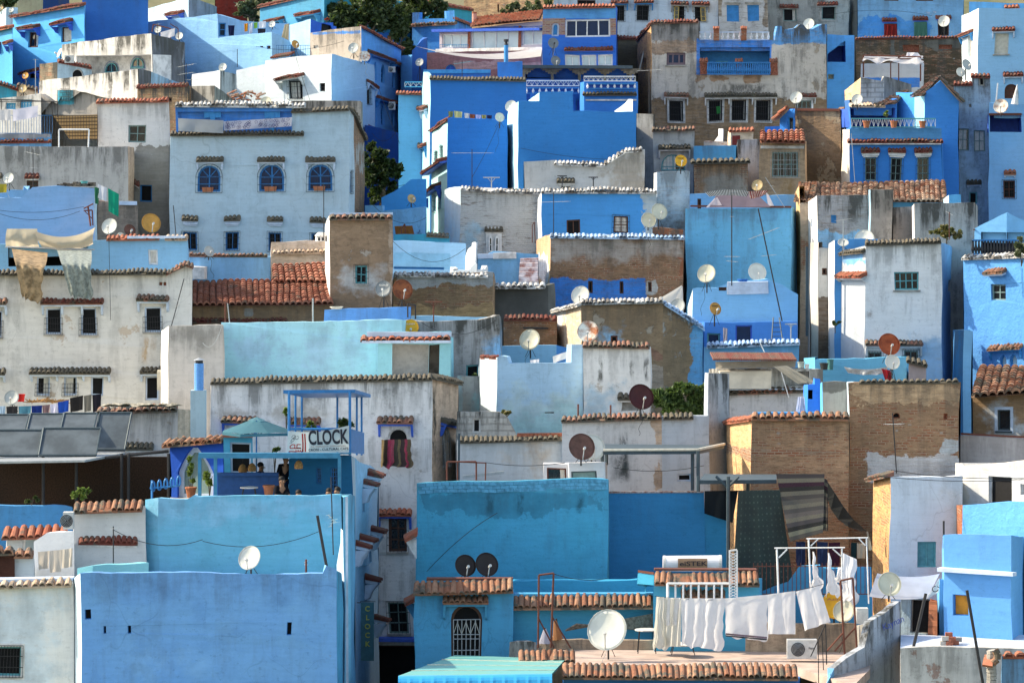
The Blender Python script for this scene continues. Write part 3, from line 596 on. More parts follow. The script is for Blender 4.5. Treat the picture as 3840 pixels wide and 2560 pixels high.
for x in (797,1019):
    f=h.fac[0]; mb=MB(); a,_=f.hit(x-9,450); b,_=f.hit(x+9,450); _,z0=f.hit(x,498); _,z1=f.hit(x,418); mb.fbox(f,a,b,z0,z1,-.35,-.1); mb.fbox(f,a-.25,b+.25,z1-.3,z1,-.33,-.12); mb.build('pillar',PM['shut'],h.root,True)
h.build()
h=H('grey_house','rough grey bare-render block rising behind the big pale blue house',[(1093,380,174),(1350,380,173),(1360,388,175)],4,D('cement',v=.15,grime=.7,kind='plaster',bump=1.3)); h.build()

# ---------------------------------------------------------------- top middle
h=H('blue_house','pale blue corner house with tile band and small balustraded roof',[(1546,48,213),(1706,40,212),(1768,82,218)],5,D('blue',tint=(.14,.36,.80),grime=.3),tops={0: [(1546,50),(1572,50),(1572,74),(1676,70),(1676,42),(1706,40)],1: [(1706,60),(1768,84)]},back=1); h.coping(0,1543,92,1712,84,'dark',.3); h.coping(1,1706,66,1768,92,'red',.2); h.build()
h=H('cafe_house','long blue verandah house with brick piers, big white windows and a tiled roof',[(1646,118,206),(2037,80,203)],6,D((.56,.50,.54),v=.04,grime=.04,patches=[(1600,100,2040,112,'royal',.03)],Y=204),back=1)
h.band(0,1632,108,2037,118,'royalp',.5,'eaves_band'); h.band(0,1640,180,2037,192,'whitep',.25,'ledge')
h.win(0,1656,128,1756,178,'whitefr','skyglass',3,1); h.win(0,1768,106,1945,184,'whitefr','skyglass',4,1); h.win(0,1957,100,2034,168,'whitefr','skyglass',2,1)
h.band(0,1757,112,1767,190,'brickp',.05,'brick_pier'); h.band(0,1946,98,1956,186,'brickp',.05,'brick_pier')
e0=h.fac[0].pt(-.2,0,.4); e0.z=(HY-112)/F*e0.y; e1=h.fac[0].pt(h.fac[0].L,0,.4); e1.z=(HY-74)/F*e1.y
r0=W(1788,68,210); r1=W(2040,40,208); e0b=e0.lerp(e1,.36); roofslope(h.root,e0b,e1,r0,r1,'red'); h.build()
h=H('blue_house','blue lower wall with pink arch below the white sail awning',[(1600,196,203),(2030,190,203)],4,D((.38,.19,.20),grime=.15,v=.1,patches=[(1700,230,2030,262,(.55,.36,.36),.1)],Y=203)); h.win(0,1668,240,1710,275,'shut','royalp',2,1,arch=1); h.build()
h=H('blue_house','tall royal blue house with brick band and four dark tinted windows',[(2036,30,200),(2308,28,200),(2316,32,203)],7,D('royal',tint=(.05,.16,.60),v=.05,grime=.05,patches=[(2030,25,2310,70,(.14,.33,.70),.03),(2030,70,2120,130,'brick',.03),(2285,70,2312,132,'brick',.03)],Y=200),back=2)
h.coping(0,2036,26,2306,26,'red',.26,lift=.05); h.win(0,2119,74,2288,139,'whitefr','navyglass',4,1,fr=.09); h.win(0,2070,87,2096,136,'icep','shut',1,1,arch=1,fr=.08)
h.hood(0,2118,2298,178,'maroon','royalp',.3,0)
for x in (2120,2181,2241): h.win(0,x,204,x+55,248,'whitefr','skyglass',2,1,fr=.08)
h.build()
h=H('blue_house','blue house with a dark arched wooden gallery and white balustrade',[(1962,252,196),(2368,252,196),(2376,258,199)],6,D('deep',grime=.1,patches=[(1990,345,2390,430,'blue',.05),(1955,300,2180,306,'blue',.02)],Y=196),back=2)
GW=simple('grey_weathered_wood',(.22,.19,.15),.8,scale=5,var=.4)
for x in (1975,2078,2182,2275): h.recess(0,x,258,x+92,296,1.6,PM['black'],arch=0)
f=h.fac[0]
for k,x in enumerate((1968,2072,2172,2268,2366)):
    a,_=f.hit(x-5,280); b,_=f.hit(x+5,280); _,z0=f.hit(x,305); _,z1=f.hit(x,258); mb=MB(); mb.fbox(f,a,b,z0,z1,0,.12)
    for e,dz in ((.14,.30),(.28,.22),(.42,.12),(.5,.06)): mb.fbox(f,a-e,b+e,z1-dz,z1-.0,.01+e*.01,.1-e*.05)
    mb.build('post',GW,h.root,True)
h.band(0,1958,247,2370,258,'slate',.9,'canopy_roof'); h.win(0,2160,372,2190,420,'shut','royalp',1,1); h.build()
def balustrade(name,label,x0,x1,yt,yb,Y,mat='whitem',baluster='whitem',step=.22,rail=True,group=None,lat=False):
    a=W(x0,yt,Y); b=W(x1,yt,Y); zb=(HY-yb)/F*Y; mb=MB(); n=max(2,int((b-a).length/step))
    mb.box((a.x,Y-.05,a.z-.06),(b.x,Y+.05,a.z)); mb.box((a.x,Y-.05,zb),(b.x,Y+.05,zb+.05)); o=mb.build(name,PM[mat],loc=a,top=(label,'railing',group))
    q=MB()
    for k in range(n+1):
        x=a.x+(b.x-a.x)*k/n
        if lat:
            q.tube((x,Y,zb),(x,Y,a.z-.03),.014,4)
            if k < n: x2=a.x+(b.x-a.x)*(k+1)/n; q.tube((x,Y,zb+.04),((x+x2)/2,Y,a.z-.06),.012,4); q.tube((x2,Y,zb+.04),((x+x2)/2,Y,a.z-.06),.012,4)
        else:
            q=MB(); H_=a.z-zb; z=[0,.1,.3,.55,.75,.9]; r=[.06,.04,.075,.045,.035,.06]
            for i in range(5): q.tube((x,Y,zb+.03+H_*z[i]),(x,Y,zb+.03+H_*z[i+1]),r[i],6,r[i+1],caps=False)
            q.build('baluster',PM[baluster],o)
    if lat: q.build('lattice',PM[baluster],o)
    return o
balustrade('railing','white iron lattice railing along the dark arched gallery',1975,2172,301,324,195,lat=True,step=.25)
balustrade('balustrade','row of white balusters under the arched gallery railing',1975,2170,328,352,195,'shut','whitem',.32)
h=H('blue_balcony_house','projecting blue balcony block below the arched gallery',[(2176,312,193),(2190,305,191),(2385,304,191),(2392,308,193)],3,D('blue',grime=.05),back=2,par=.2)
f2=h.recess(1,2204,312,2380,334,.15,PM['royalp']); h.coping(1,2184,346,2386,346,'moss',.26); h.band(1,2196,370,2384,376,'whitep',.08,'molding'); h.build()
balustrade('railing','white iron lattice railing on top of the projecting blue balcony',2190,2383,285,306,190.8,lat=True,step=.22)
balustrade('balustrade','row of white balusters set in the projecting blue balcony',2204,2380,313,334,190.9,'shut','whitem',.33)
h=H('blue_house','royal blue rooftop box with the blue chimney pipe',[(1866,232,190),(1958,230,190)],3,D('blue',grime=.1)); h.build()
h=H('blue_house','dark blue terrace parapet behind the tiled edge of the big blue wall',[(1590,260,191),(1840,262,190)],2,D((.04,.14,.50),grime=.1)); h.band(0,1590,260,1840,274,'shut',.1); h.build()
# large blue house, left flank painted paler as if sunlit
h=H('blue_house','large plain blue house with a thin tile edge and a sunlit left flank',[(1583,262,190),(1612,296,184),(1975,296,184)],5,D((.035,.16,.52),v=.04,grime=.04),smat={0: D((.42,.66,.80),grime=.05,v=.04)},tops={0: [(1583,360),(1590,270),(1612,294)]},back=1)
h.coping(1,1610,294,1975,296,'moss',.22,lift=.05); h.hood(0,1584,1605,400,'maroon','icep',.3,.4,y1=396); h.hood(0,1578,1600,545,'maroon','shut',.3,.5,y1=535); h.build()
h=H('blue_house','plain blue house with a row of clothes on its roof and a steep lit gable',[(1619,486,181),(1677,442,175),(1905,446,175)],5,D((.03,.17,.60),v=.03,grime=.04),smat={0: D((.50,.72,.80),grime=.06,v=.03)},back=1)  # gable side gets a pale colour that holds its sunlight
h.coping(0,1616,484,1677,440,'maroon',.14,lift=-.02); h.win(0,1628,566,1638,604,'greenfr','beige',1,2,grille=True,gn=3); h.win(0,1650,547,1662,595,'greenfr','beige',1,2,grille=True,gn=3)
h.hood(0,1608,1677,640,'maroon','royalp',.45,.0,y1=592); h.hood(0,1605,1655,722,'maroon','royalp',.45,.5,y1=684); h.win(0,1625,734,1635,792,'bluefr','beige',1,2,grille=True,gn=3); h.win(0,1648,718,1656,782,'bluefr','beige',1,2,grille=True,gn=3); h.build()
h=H('blue_house','large blank blue wall with a stepped parapet in the middle of the photo',[(1903,440,178),(1942,380,173),(2384,418,172.5)],5,D((.045,.20,.56),v=.05,grime=.05),smat={0: D((.50,.74,.84),grime=.03,v=.03)},tops={0: [(1903,432),(1912,405),(1942,380)],1: [(1942,378),(2022,380),(2022,343),(2150,344),(2150,419),(2384,418)]},back=1); h.build()  # left face: sunlight painted in as light cyan
h=H('pale_block','sunlit pale blue wedge wall on the stepped blue parapet',[(1985,380,176),(2022,345,173.2)],.5,D((.55,.78,.88),grime=0),back=0,cat='wall'); h.build()  # the wedge's sunlight is put into its pale colour
h=H('pale_block','triangular wall end painted sunlit white at the right of the stepped blue parapet',[(2306,416,175),(2372,371,174)],.5,D((.74,.80,.84),grime=0),back=0,cat='wall'); h.build()  # near-white colour paints the light on this side piece
h=H('pale_house','narrow light blue house with short tile edge left of the big blue wall',[(1493,356,190),(1584,356,190)],4,D((.20,.44,.80),v=.05,grime=.05)); h.coping(0,1484,344,1583,344,'red',.3,lift=0); h.hood(0,1560,1584,400,'moss','icep',.2,0); h.hood(0,1563,1584,540,'moss','icep',.2,0); h.build()
h=H('blue_house','deep blue stairwell with railing beside the sail awning',[(1503,214,207),(1545,196,206),(1600,170,206)],4,D((.18,.40,.82),grime=.05),smat={1: D((.05,.15,.55))},tops={0: [(1503,210),(1545,205)],1: [(1545,190),(1580,150),(1600,140)]}); h.build()
balustrade('railing','pale blue lattice railing left of the big blue house',1518,1582,306,328,189,'cyanp','whitem',lat=True,step=.22)
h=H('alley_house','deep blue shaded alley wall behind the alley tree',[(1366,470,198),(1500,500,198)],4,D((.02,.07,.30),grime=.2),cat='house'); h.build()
h=H('blue_house','bright blue gable wall with a rusty dish above the white spotted wall',[(1430,742,170),(1597,672,170)],4,D((.07,.32,.80),v=.04,grime=.03),tops={0: [(1430,744),(1480,715),(1545,671),(1597,671)]},back=2); h.build()
h=H('pale_house','lit blue garden wall with dark flaking spots below the bright blue gable',[(1368,768,167),(1600,762,166)],4,D((.26,.48,.86),grime=.1,ua=.12,under=(.08,.12,.22),bump=1.2),tops={0: [(1368,768),(1432,770),(1434,790),(1600,776)]},back=2); h.build()
h=H('blue_house','low cyan wall with a moss-tiled edge below the spotted blue garden wall',[(1476,880,163),(1688,880,163)],3,D((.05,.28,.46),grime=.1),back=2); h.coping(0,1600,878,1686,878,'moss',.15); h.build()

# ---------------------------------------------------------------- top right
h=H('white_house','long pale white house at the top edge with blue window hoods and ochre shutters',[(2076,-40,224),(2698,-40,224)],8,D((.55,.59,.68),v=.06,grime=.2,ua=.05),back=4)
h.win(0,2306,22,2342,79,'iron','black',2,2,grille=True,surround=None); h.win(0,2388,22,2434,79,'iron','black',2,1,grille=True)
h.win(0,2526,24,2566,74,'iron','black',1,1,grille=True,gn=4); h.win(0,2527,25,2545,73,'ochrefr','glass',1,3,fc=h.fac[0]); h.win(0,2605,26,2646,80,'iron','black',1,1,grille=True,gn=4); h.win(0,2626,27,2646,79,'ochrefr','glass',1,3,fc=h.fac[0])
for x0,x1 in ((2290,2356),(2376,2450)): h.hood(0,x0,x1,2,'maroon','shut',.35,.35)
for x0,x1 in ((2514,2582),(2594,2662)): h.hood(0,x0,x1,8,'maroon','cement',.35,.35)
h.win(0,2162,2,2234,26,'wood','black',2,1); h.build()
h=H('white_house','peeling white house at the top edge with two bright blue shuttered windows',[(2696,-40,223),(2880,-40,223)],8,D((.58,.57,.56),v=.1,grime=.3,kind='thinbrick',patches=[(2685,-30,2706,60,'rubble',.08),(2862,-30,2885,110,'rubble',.1)],Y=223))
for x in (2727,2803): h.win(0,x,18,x+45,79,'shut','shut',2,2,fr=.1); h.band(0,x-8,8,x+53,14,'cement',.08,'lintel')
h.build()
h=H('grey_house','tall stained grey house at the top edge with two small framed windows',[(2878,-40,225),(3185,-40,225),(3220,-40,230)],8,D((.40,.39,.36),v=.16,grime=.8,bump=1.0),smat={1: D((.16,.16,.15),grime=.6)},back=1)
h.win(0,2936,32,2986,80,'greenfr','black',1,1,curtain=-.3,surround='cement'); h.win(0,3083,24,3134,74,'greenfr','black',1,1,surround='cement'); h.hood(0,2922,2995,18,'maroon','cement',.2,0); h.hood(0,3066,3142,10,'maroon','cement',.2,0); h.build()
h=H('grey_house','grey alley wall in olive shadow colour with a tile edge between the blue and the ochre houses',[(2312,140,209),(2396,140,209)],4,D((.16,.15,.11),grime=.2)); h.coping(0,2312,138,2396,138,'maroon',.15); h.build()  # shadow on the grey wall painted as dark olive
h=H('ochre_house','big peeling white and brown house with brick piers and a blue balcony',[(2391,146,207),(2443,84,200),(3101,84,200)],7,
      D((.58,.52,.46),v=.12,grime=.5,ua=.25,under=(.30,.24,.18),patches=[(2430,80,2622,165,(.30,.28,.27),.25),(2430,150,2622,198,(.36,.28,.22),.2),(2430,368,3110,640,(.26,.19,.12),.22),(2615,275,2650,300,(.33,.24,.17),.15),(2660,285,2740,305,(.36,.25,.17),.1),(2790,275,2860,315,(.36,.25,.17),.1),(2890,80,3110,164,(.13,.30,.66),.1),(2612,145,2893,280,'blue',.02)],Y=200,bump=1.0,
        streaks=[(2660,315,2920,350,(.05,.05,.045),.8)]),
      smat={0: D((.62,.42,.22),kind='rubble',grime=.1,v=.06)},tops={0: [(2391,148),(2404,128),(2443,84)],1: [(2443,82),(2620,78),(2620,152),(2892,152),(2905,152),(2914,98),(2930,97),(2944,112),(2958,112),(2985,106),(3000,94),(3012,96),(3028,112),(3050,112),(3072,100),(3084,94),(3101,94)]},back=1)
f2=h.recess(1,2624,178,2888,280,1.4,PM['shut'])
for x0,x1 in ((2684,2727),(2790,2826)): h.win(0,x0,232,x1,281,'tealfr','glass',2,2,arch=0,fc=f2,surround=None)
h.win(1,2497,198,2568,246,'purple','navyglass',3,1,fr=.12,sill='cement')
for x0,y0,x1,y1 in ((2510,377,2563,455),(2655,377,2707,455),(2743,377,2797,455),(2833,377,2887,455)): h.win(1,x0,y0,x1,y1,'iron','black',1,1,grille=True,gn=8,surround='whitep',curtain=-.15)
h.win(1,2992,376,3044,408,'greenfr','glass',3,1,surround='whitep')
h.hood(1,2490,2584,350,'dark','whitep',.3,.35); h.hood(1,2640,2912,352,'moss','whitep',.34,.35,nb=4); h.hood(1,2972,3062,350,'maroon','whitep',.3,.3)
h.coping(1,2440,82,2620,78,'maroon',.2,lift=.05); h.coping(0,2391,148,2443,82,'maroon',.12)
h.win(0,2413,222,2422,262,'rust','black',1,2,grille=True,gn=2)
for x0 in (2625,2760,2888):
    f=h.fac[1]; mb=MB(); a,_=f.hit(x0,250); b,_=f.hit(x0+27,250); _,z0=f.hit(x0,281); _,z1=f.hit(x0,232); mb.fbox(f,a,b,z0,z1,.0,.14); mb.build('brick_pier',PM['brickp'],h.root,True)
    mb=MB(); tiles(mb,f,a-.03,b+.03,z1+.12,z1+.12,.25,.16,0,.13); mb.build('pier_tiles',T['red'],h.root,True)
h.build()
balustrade('railing','thin dark blue railing between the brick piers of the peeling house',2655,2886,233,281,199.6,'bluem','bluem',.11,lat=False)
balustrade('balustrade','white balustrade on the roof of the peeling white and brown house',2622,2882,119,151,200.2,'icep','whitem',.3)
for x in (2676,2782):
    h=H('brick_pier','roof terrace brick pier with a red tile cap, the %s one' % ('left' if x < 2700 else 'right'),[(x,103,199.8),(x+21,103,199.8)],.4,D('brickc',kind='brick',grime=.1),base=152,cat='pier',group='brick piers of the roof balustrade',back=0,thick=.08,par=.02)
    h.coping(0,x-2,101,x+23,101,'red',.12,pitch=.1,drop=.1); h.build()
h=H('blue_house','blue house with a dark open balcony right of the peeling house',[(3101,130,204),(3203,133,204)],5,D((.13,.34,.78),grime=.1,tint=(.09,.27,.70)),back=2); f2=h.recess(0,3060,153,3170,232,2,PM['royalp']); h.win(0,3104,280,3127,300,'greenfr','glass',1,1); h.build()
h=H('blue_house','worn blue house with bright curtains in its windows at the top right',[(3216,-40,221),(3614,-40,221)],6,D((.24,.40,.70),v=.1,grime=.2,ua=.12,under=(.42,.54,.74),patches=[(3216,68,3375,160,(.07,.24,.66),.25),(3360,75,3500,160,(.09,.26,.64),.2)],Y=221,bump=1.1),back=2)
for x0,x1,y0,y1,c in ((3316,3365,90,138,(.42,.04,.03)),(3428,3476,82,137,(.10,.30,.24))): h.win(0,x0,y0,x1,y1,'maroon_curtain' if False else 'wood','black',1,1)
h.win(0,3516,60,3560,136,'wood','black',1,1); h.hood(0,3308,3364,70,'maroon','royalp',.2,0); h.hood(0,3422,3480,62,'maroon','royalp',.2,0); h.hood(0,3508,3568,58,'maroon','royalp',.2,0)
h.win(0,3316,-20,3368,3,'wood','black',1,1); h.win(0,3434,-20,3500,2,'wood','black',1,1); h.build()
h=H('stone_house','dark rubble stone storey below the worn blue house',[(3208,143,218),(3612,140,218)],4,D((.13,.105,.075),kind='rubble',grime=.4,v=.2,patches=[(3470,150,3612,185,(.18,.17,.15),.15),(3340,150,3356,265,(.16,.155,.14),.05)],Y=218),back=2)
h.win(0,3386,170,3445,195,'brickp','brickp',3,1); h.win(0,3520,167,3572,184,'brickp','brickp',3,1); h.coping(0,3208,142,3612,138,'maroon',.12,drop=.05); h.build()
h=H('pale_house','tall pale blue house with shuttered windows under red hoods at the right edge',[(3608,62,197),(3667,32,192),(3920,32,191)],6,D((.32,.48,.74),v=.03,grime=.04),smat={0: D((.62,.68,.74),grime=.03,v=.02)},back=2)  # left face is a paler, sunlit version of the front colour
h.win(1,3732,126,3783,204,'beige','beige',1,1,sill='cement'); h.hood(1,3718,3806,104,'maroon','icep',.28,.3); h.hood(1,3762,3836,272,'maroon','icep',.28,.3); h.win(1,3765,314,3818,370,'rust','wood',3,3,arch=1)
h.hood(0,3609,3650,128,'maroon','shut',.3,.3,y1=112); h.win(0,3631,132,3646,216,'whitefr','beige',1,1); h.build()
h=H('blue_house','blue band of wall with a short tile strip in the top right corner',[(3634,8,199),(3920,12,199)],4,D((.16,.38,.78),grime=.1)); h.hood(0,3768,3822,20,'red','royalp',.2,0); h.build()
h=H('white_house','white walled roof room under the rusty frame awning',[(3228,240,205),(3465,236,205)],4,D((.60,.60,.62),grime=.05,v=.04,patches=[(3240,292,3450,330,'blue',.03)],Y=205)); h.build()
h=H('grey_house','broken whitewashed brick wall stub behind the gabled blue house',[(3170,340,187),(3228,294,185),(3308,304,185),(3318,286,185),(3420,318,186)],3,D((.42,.42,.40),grime=.4,kind='blocks',tint=(.36,.46,.48)),smat={0: D((.66,.55,.38),kind='thinbrick',grime=.1),3: D('cement',grime=.6)},back=1); h.build()
h=H('pale_house','patchy grey-blue house with two green framed windows right of the gabled house',[(3576,312,184),(3710,285,183.5)],6,D((.38,.42,.50),v=.12,grime=.45,kind='plaster',tint=(.33,.40,.54),bump=1.0,patches=[(3560,540,3720,900,(.44,.54,.70),.4)],Y=184),tops={0: [(3576,312),(3645,312),(3645,281),(3710,284)]},back=2)
h.win(0,3592,484,3636,566,'greenfr','glass',2,2,curtain=.8); h.win(0,3654,490,3694,568,'greenfr','curtain',2,2); h.win(0,3670,292,3690,322,'cement','black',1,1); h.win(0,3630,390,3641,403,'cement','black',1,1)
h.coping(0,3576,310,3645,309,'maroon',.15); h.coping(0,3641,280,3712,284,'maroon',.15); h.hood(0,3626,3682,678,'moss','icep',.2,.1); h.win(0,3637,722,3665,765,'tealfr','black',1,1); h.build()
h=H('pale_house','pale blue house with a deep blue open terrace at the right edge',[(3708,384,182),(3920,400,181.3)],5,D((.30,.46,.78),v=.05,grime=.05,tint=(.24,.42,.76)),back=1); h.recess(0,3712,430,3828,496,2,PM['royalp']); h.band(0,3708,426,3830,434,'rust',.1,'tile_strip')
h.hood(0,3766,3812,642,'red','icep',.2,.1); h.win(0,3765,680,3808,746,'rust','black',2,2,grille=True); h.build()
# gabled blue house
h=H('blue_house','blue gabled house with a lattice railing terrace and three tall windows',[(3156,530,181),(3186,528,177.5),(3532,526,177.5),(3538,530,178)],2.2,D((.05,.20,.62),v=.04,grime=.05,patches=[(3186,478,3530,521,(.13,.30,.62),.03)],Y=177.5),smat={0: D((.72,.66,.58),grime=.03)},tops={0: [(3156,486),(3186,482)],1: [(3186,480),(3532,482)]},back=1,par=.15)  # warm pale left sliver paints sunlight onto the blue house
h.coping(1,3180,524,3536,524,'maroon',.26); h.band(1,3188,534,3528,541,'whitep',.2,'fascia')
for x0,x1 in ((3228,3297),(3327,3396),(3426,3496)): h.hood(1,x0,x1,557,'maroon','whitep',.22,0,white=True)
for x0,p in ((3242,'beige'),(3340,'black'),(3439,'beige')): h.win(1,x0,590,x0+43,677,'greenfr',p if p=='black' else 'glass',2,3,grille=True,gn=6)
h.build()
balustrade('railing','turquoise railing with white lattice on the terrace of the gabled blue house',3194,3508,443,479,177.3,'tealfr','whitem',lat=True,step=.2)
h=H('blue_house','tall blue gable wall with tiled slopes and a curved sunlit stair wall',[(3360,420,183),(3426,375,181.5),(3465,352,180.5),(3596,380,180.5)],5,D((.06,.22,.64),v=.03,grime=.03),smat={0: D((.08,.30,.85),grime=0),1: D((.36,.60,.86),grime=0)},tops={0: [(3360,350),(3426,352)],1: [(3426,352),(3465,350)],2: [(3465,346),(3527,300),(3596,378)]},back=1)  # curved wall segment brightened in colour as if sunlit
roofslope(h.root,W(3590,384,180.2)+Vector((.3,0,0)),W(3598,380,185),W(3524,292,180.2),W(3526,296,185),'dark'); roofslope(h.root,W(3408,366,180),W(3465,356,180),W(3516,288,184),W(3530,284,184),'dark')
h.build()
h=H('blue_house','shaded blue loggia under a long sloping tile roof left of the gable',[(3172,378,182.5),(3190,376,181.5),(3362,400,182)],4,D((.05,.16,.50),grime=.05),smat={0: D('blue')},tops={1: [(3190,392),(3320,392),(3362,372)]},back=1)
h.recess(1,3192,408,3355,478,2.0,PM['royalp']); h.coping(1,3190,392,3312,394,'pale',.35); roofslope(h.root,W(3276,398,181.5),W(3358,392,181.5),W(3392,344,184),W(3412,342,184),'dark'); h.build()
# brown house and neighbours
h=H('brown_house','brown mud-plastered house with a red painted top edge',[(2978,411,184),(3152,411,183),(3166,400,186)],5,D((.30,.225,.15),v=.2,grime=.25,kind='plaster',ua=.5,under=(.42,.33,.22),bump=1.0),smat={1: D((.45,.28,.16))},back=1); h.band(0,2960,408,3153,418,'rust',.1,'top_edge'); h.build()
h=H('blue_house','small bright blue porch with a sloping tile roof against the brown house',[(2924,468,182.5),(2982,420,182)],2,D((.05,.20,.68),grime=.03),tops={0: [(2924,450),(2950,425),(2982,412)]},back=1)
h.win(0,2953,442,2975,488,'shut','glass',1,1); roofslope(h.root,W(2894,454,181.5),W(2925,446,184),W(2946,408,181.5),W(2960,404,184),'red'); h.build()
h=H('blue_house','blue terrace wall behind the little white room with the red door',[(2868,478,184.5),(2925,476,184.5)],2,D('blue',grime=.05)); h.build()
h=H('tan_house','cream house with a red barrel-tile awning over a wide ironwork window',[(2847,528,178),(3018,528,178),(3026,530,180)],5,D('tan',tint=(.46,.38,.27),v=.06,grime=.25,streaks=[(2910,660,2990,735,(.30,.16,.05),.6)]),back=2)
roofslope(h.root,W(2848,534,177.2),W(3020,534,177.2),W(2852,493,178.8),W(3016,492,178.8),'red',course=.34,pitch=.26); h.win(0,2894,568,2992,664,'greenfr','glass',4,2,grille='galv',gn=9,d=.1); h.band(0,2850,545,3016,556,'whitep',.06,'fascia'); h.build()
h=H('grey_house','grey stained pier-like wall left of the cream house',[(2764,522,180),(2848,520,180)],4,D((.36,.36,.37),v=.12,grime=.6,tint=(.40,.42,.50)),back=2); h.build()
h=H('white_house','little white roof room with a dark red door and tile top',[(2728,492,182.5),(2738,492,182),(2824,492,182)],2,D('cream',tint=(.70,.66,.60),grime=.05),back=1); h.win(0,2731,500,2732,501,'wood','black',1,1) if False else None
h.coping(1,2730,488,2826,484,'red',.25,lift=.05); h.band(1,2744,508,2774,545,simple('red_door_paint',(.18,.015,.012),.5),.03,'door'); h.build()
h=H('white_house','low white-red brick parapet beside the little red door room',[(2638,530,183),(2730,532,183)],1.5,D('dirty',kind='thinbrick',under=(.35,.10,.07),grime=.1)); h.build()
h=H('white_block','bright white stair wedge behind the low brick parapet',[(2678,532,184),(2712,482,183.6),(2716,482,184.5)],1,D((.75,.74,.74),grime=0),cat='wall',back=0); h.build()
h=H('blue_house','worn blue terrace wall above the tile-capped brick wall',[(2602,549,181),(2758,546,181),(2764,546,182)],2,D((.11,.33,.66),grime=.2,ua=.15,under=(.45,.58,.7))); h.win(0,2685,594,2733,615,'bluefr','black',1,1); h.build()
h=H('brick_house','bare brown brick wall with grey plaster patch and mossy tile cap',[(2603,612,177.5),(2804,610,177.5)],4,D((.34,.25,.17),v=.15,grime=.3,patches=[(2595,615,2625,730,'brick',.08),(2775,615,2812,700,'brick',.08),(2640,660,2790,740,(.36,.34,.30),.3)],Y=177.5,bump=1.1),back=2); h.coping(0,2592,606,2812,604,'moss',.3,lift=.05,pitch=.26); h.build()
h=H('white_house','dirty white house with an arched turquoise window',[(2384,426,182),(2450,424,181.5),(2603,424,181.5)],4,D((.48,.47,.45),v=.08,grime=.35),smat={0: D((.32,.32,.31),grime=.8,v=.2)},tops={0: [(2384,428),(2448,430)],1: [(2448,484),(2603,486)]},back=2)
h.coping(1,2446,484,2606,482,'dark',.24,lift=.04); h.hood(1,2468,2590,546,'moss','whitep',.42,.4); h.win(1,2478,579,2570,640,'tealfr','glass',4,2,arch=1,curtain=.6); h.build()
h=H('white_house','whitewashed house with a curved tile-edged parapet below the blank blue wall',[(1966,604,172),(2414,562,171)],5,D((.50,.51,.51),v=.07,grime=.2,patches=[(2290,575,2420,720,(.34,.31,.27),.35)],Y=171.5,bump=.9),tops={0: [(1966,604),(2080,601),(2082,612),(2200,618),(2262,620),(2285,608),(2320,585),(2345,568),(2414,562)]},back=2)
h.coping(0,2082,610,2265,619,'wash',.24,lift=.03); h.coping(0,2265,617,2340,568,'wash',.2,lift=.03); h.coping(0,2340,566,2404,560,'wash',.2,lift=.03); pass
h.hood(0,2090,2158,672,'moss','whitep',.22,0); h.win(0,2100,695,2145,725,'whitefr','glass',2,1); h.build()
# ================================================================ MIDDLE ROWS
h=H('blue_house','long blue house with a white-blue scalloped edge and a dark wooden window',[(1997,790,170),(2032,716,166),(2462,716,166)],4.5,D((.08,.28,.70),v=.04,grime=.04,patches=[(2410,715,2480,900,(.42,.46,.50),.25)],Y=166),smat={0: D((.74,.76,.78),grime=.02,v=.02)},back=1)  # whitened left face: sunlight put into the wall colour
h.coping(1,2030,714,2462,714,'wash',.22,lift=.04); h.win(1,2128,824,2178,885,'wood','black',2,1); h.win(1,2298,811,2353,874,'wood','glass',2,2,grille=True,curtain=.9,gn=5); h.build()
h=H('white_house','whitewashed brick house with a small twin-arched window',[(1664,712,170),(1727,702,168),(2028,716,168)],4.5,D((.56,.56,.55),kind='thinbrick',v=.05,grime=.25,patches=[(1727,860,1790,960,(.48,.60,.74),.3)],Y=168,bump=1.0),smat={0: D((.66,.68,.68),v=.04,grime=.1,tint=(.50,.62,.76))},tops={0: [(1664,712),(1680,704),(1727,700)]},back=1)
h.coping(1,1727,708,2028,722,'wash',.24,lift=.06); h.band(1,1822,850,1880,950,'whitep',.07,'surround')
for x in (1831,1855): h.win(1,x,882,x+14,944,'whitefr','glass',1,3,arch=2,fc=h.fac[1].off(.06))
h.hood(1,1816,1884,852,'moss','whitep',.2,0); h.build()
h=H('blue_house','pale blue wall with a flight of worn white steps',[(1784,965,160),(1850,940,160),(2018,955,160)],3,D((.26,.46,.78),grime=.1,ua=.1,under=(.55,.62,.7)),back=2); h.band(0,1784,948,1850,966,'icep',.1); h.band(1,1850,946,1935,968,'whitep',.12)
mb=MB(); f=h.fac[1]
for k in range(6):
    z=1052-k*16; a=W(1945+k*1,z,159.9-.9+k*.15); b=W(2018,z,0+159); mb.box((a.x,158.0+k*.3,gz(158)),(W(2018,0,159).x,158.3+k*.3,(HY-z+0)/F*158))
mb.build('steps',simple('worn_white_steps',(.55,.52,.54),.9,scale=3,var=.5,alt=(.30,.14,.12)),h.root,True); h.build()
h=H('blue_house','pale blue stepped terrace walls right of the brown tower',[(1474,905,161),(1744,908,160)],4,D((.34,.50,.80),v=.03,grime=.04,patches=[(1474,950,1688,1010,(.24,.42,.70),.03)],Y=160),back=2); h.win(0,1478,1001,1664,1010,'shut','royalp',1,1); h.build()
h=H('white_block','bright white stepped buttress at the end of the pale blue terrace',[(1744,955,160),(1752,930,158.6),(1782,907,158),(1788,907,159)],.8,D((.74,.76,.80),grime=0),smat={1: D((.74,.76,.80),grime=0)},cat='wall',back=0); h.build()
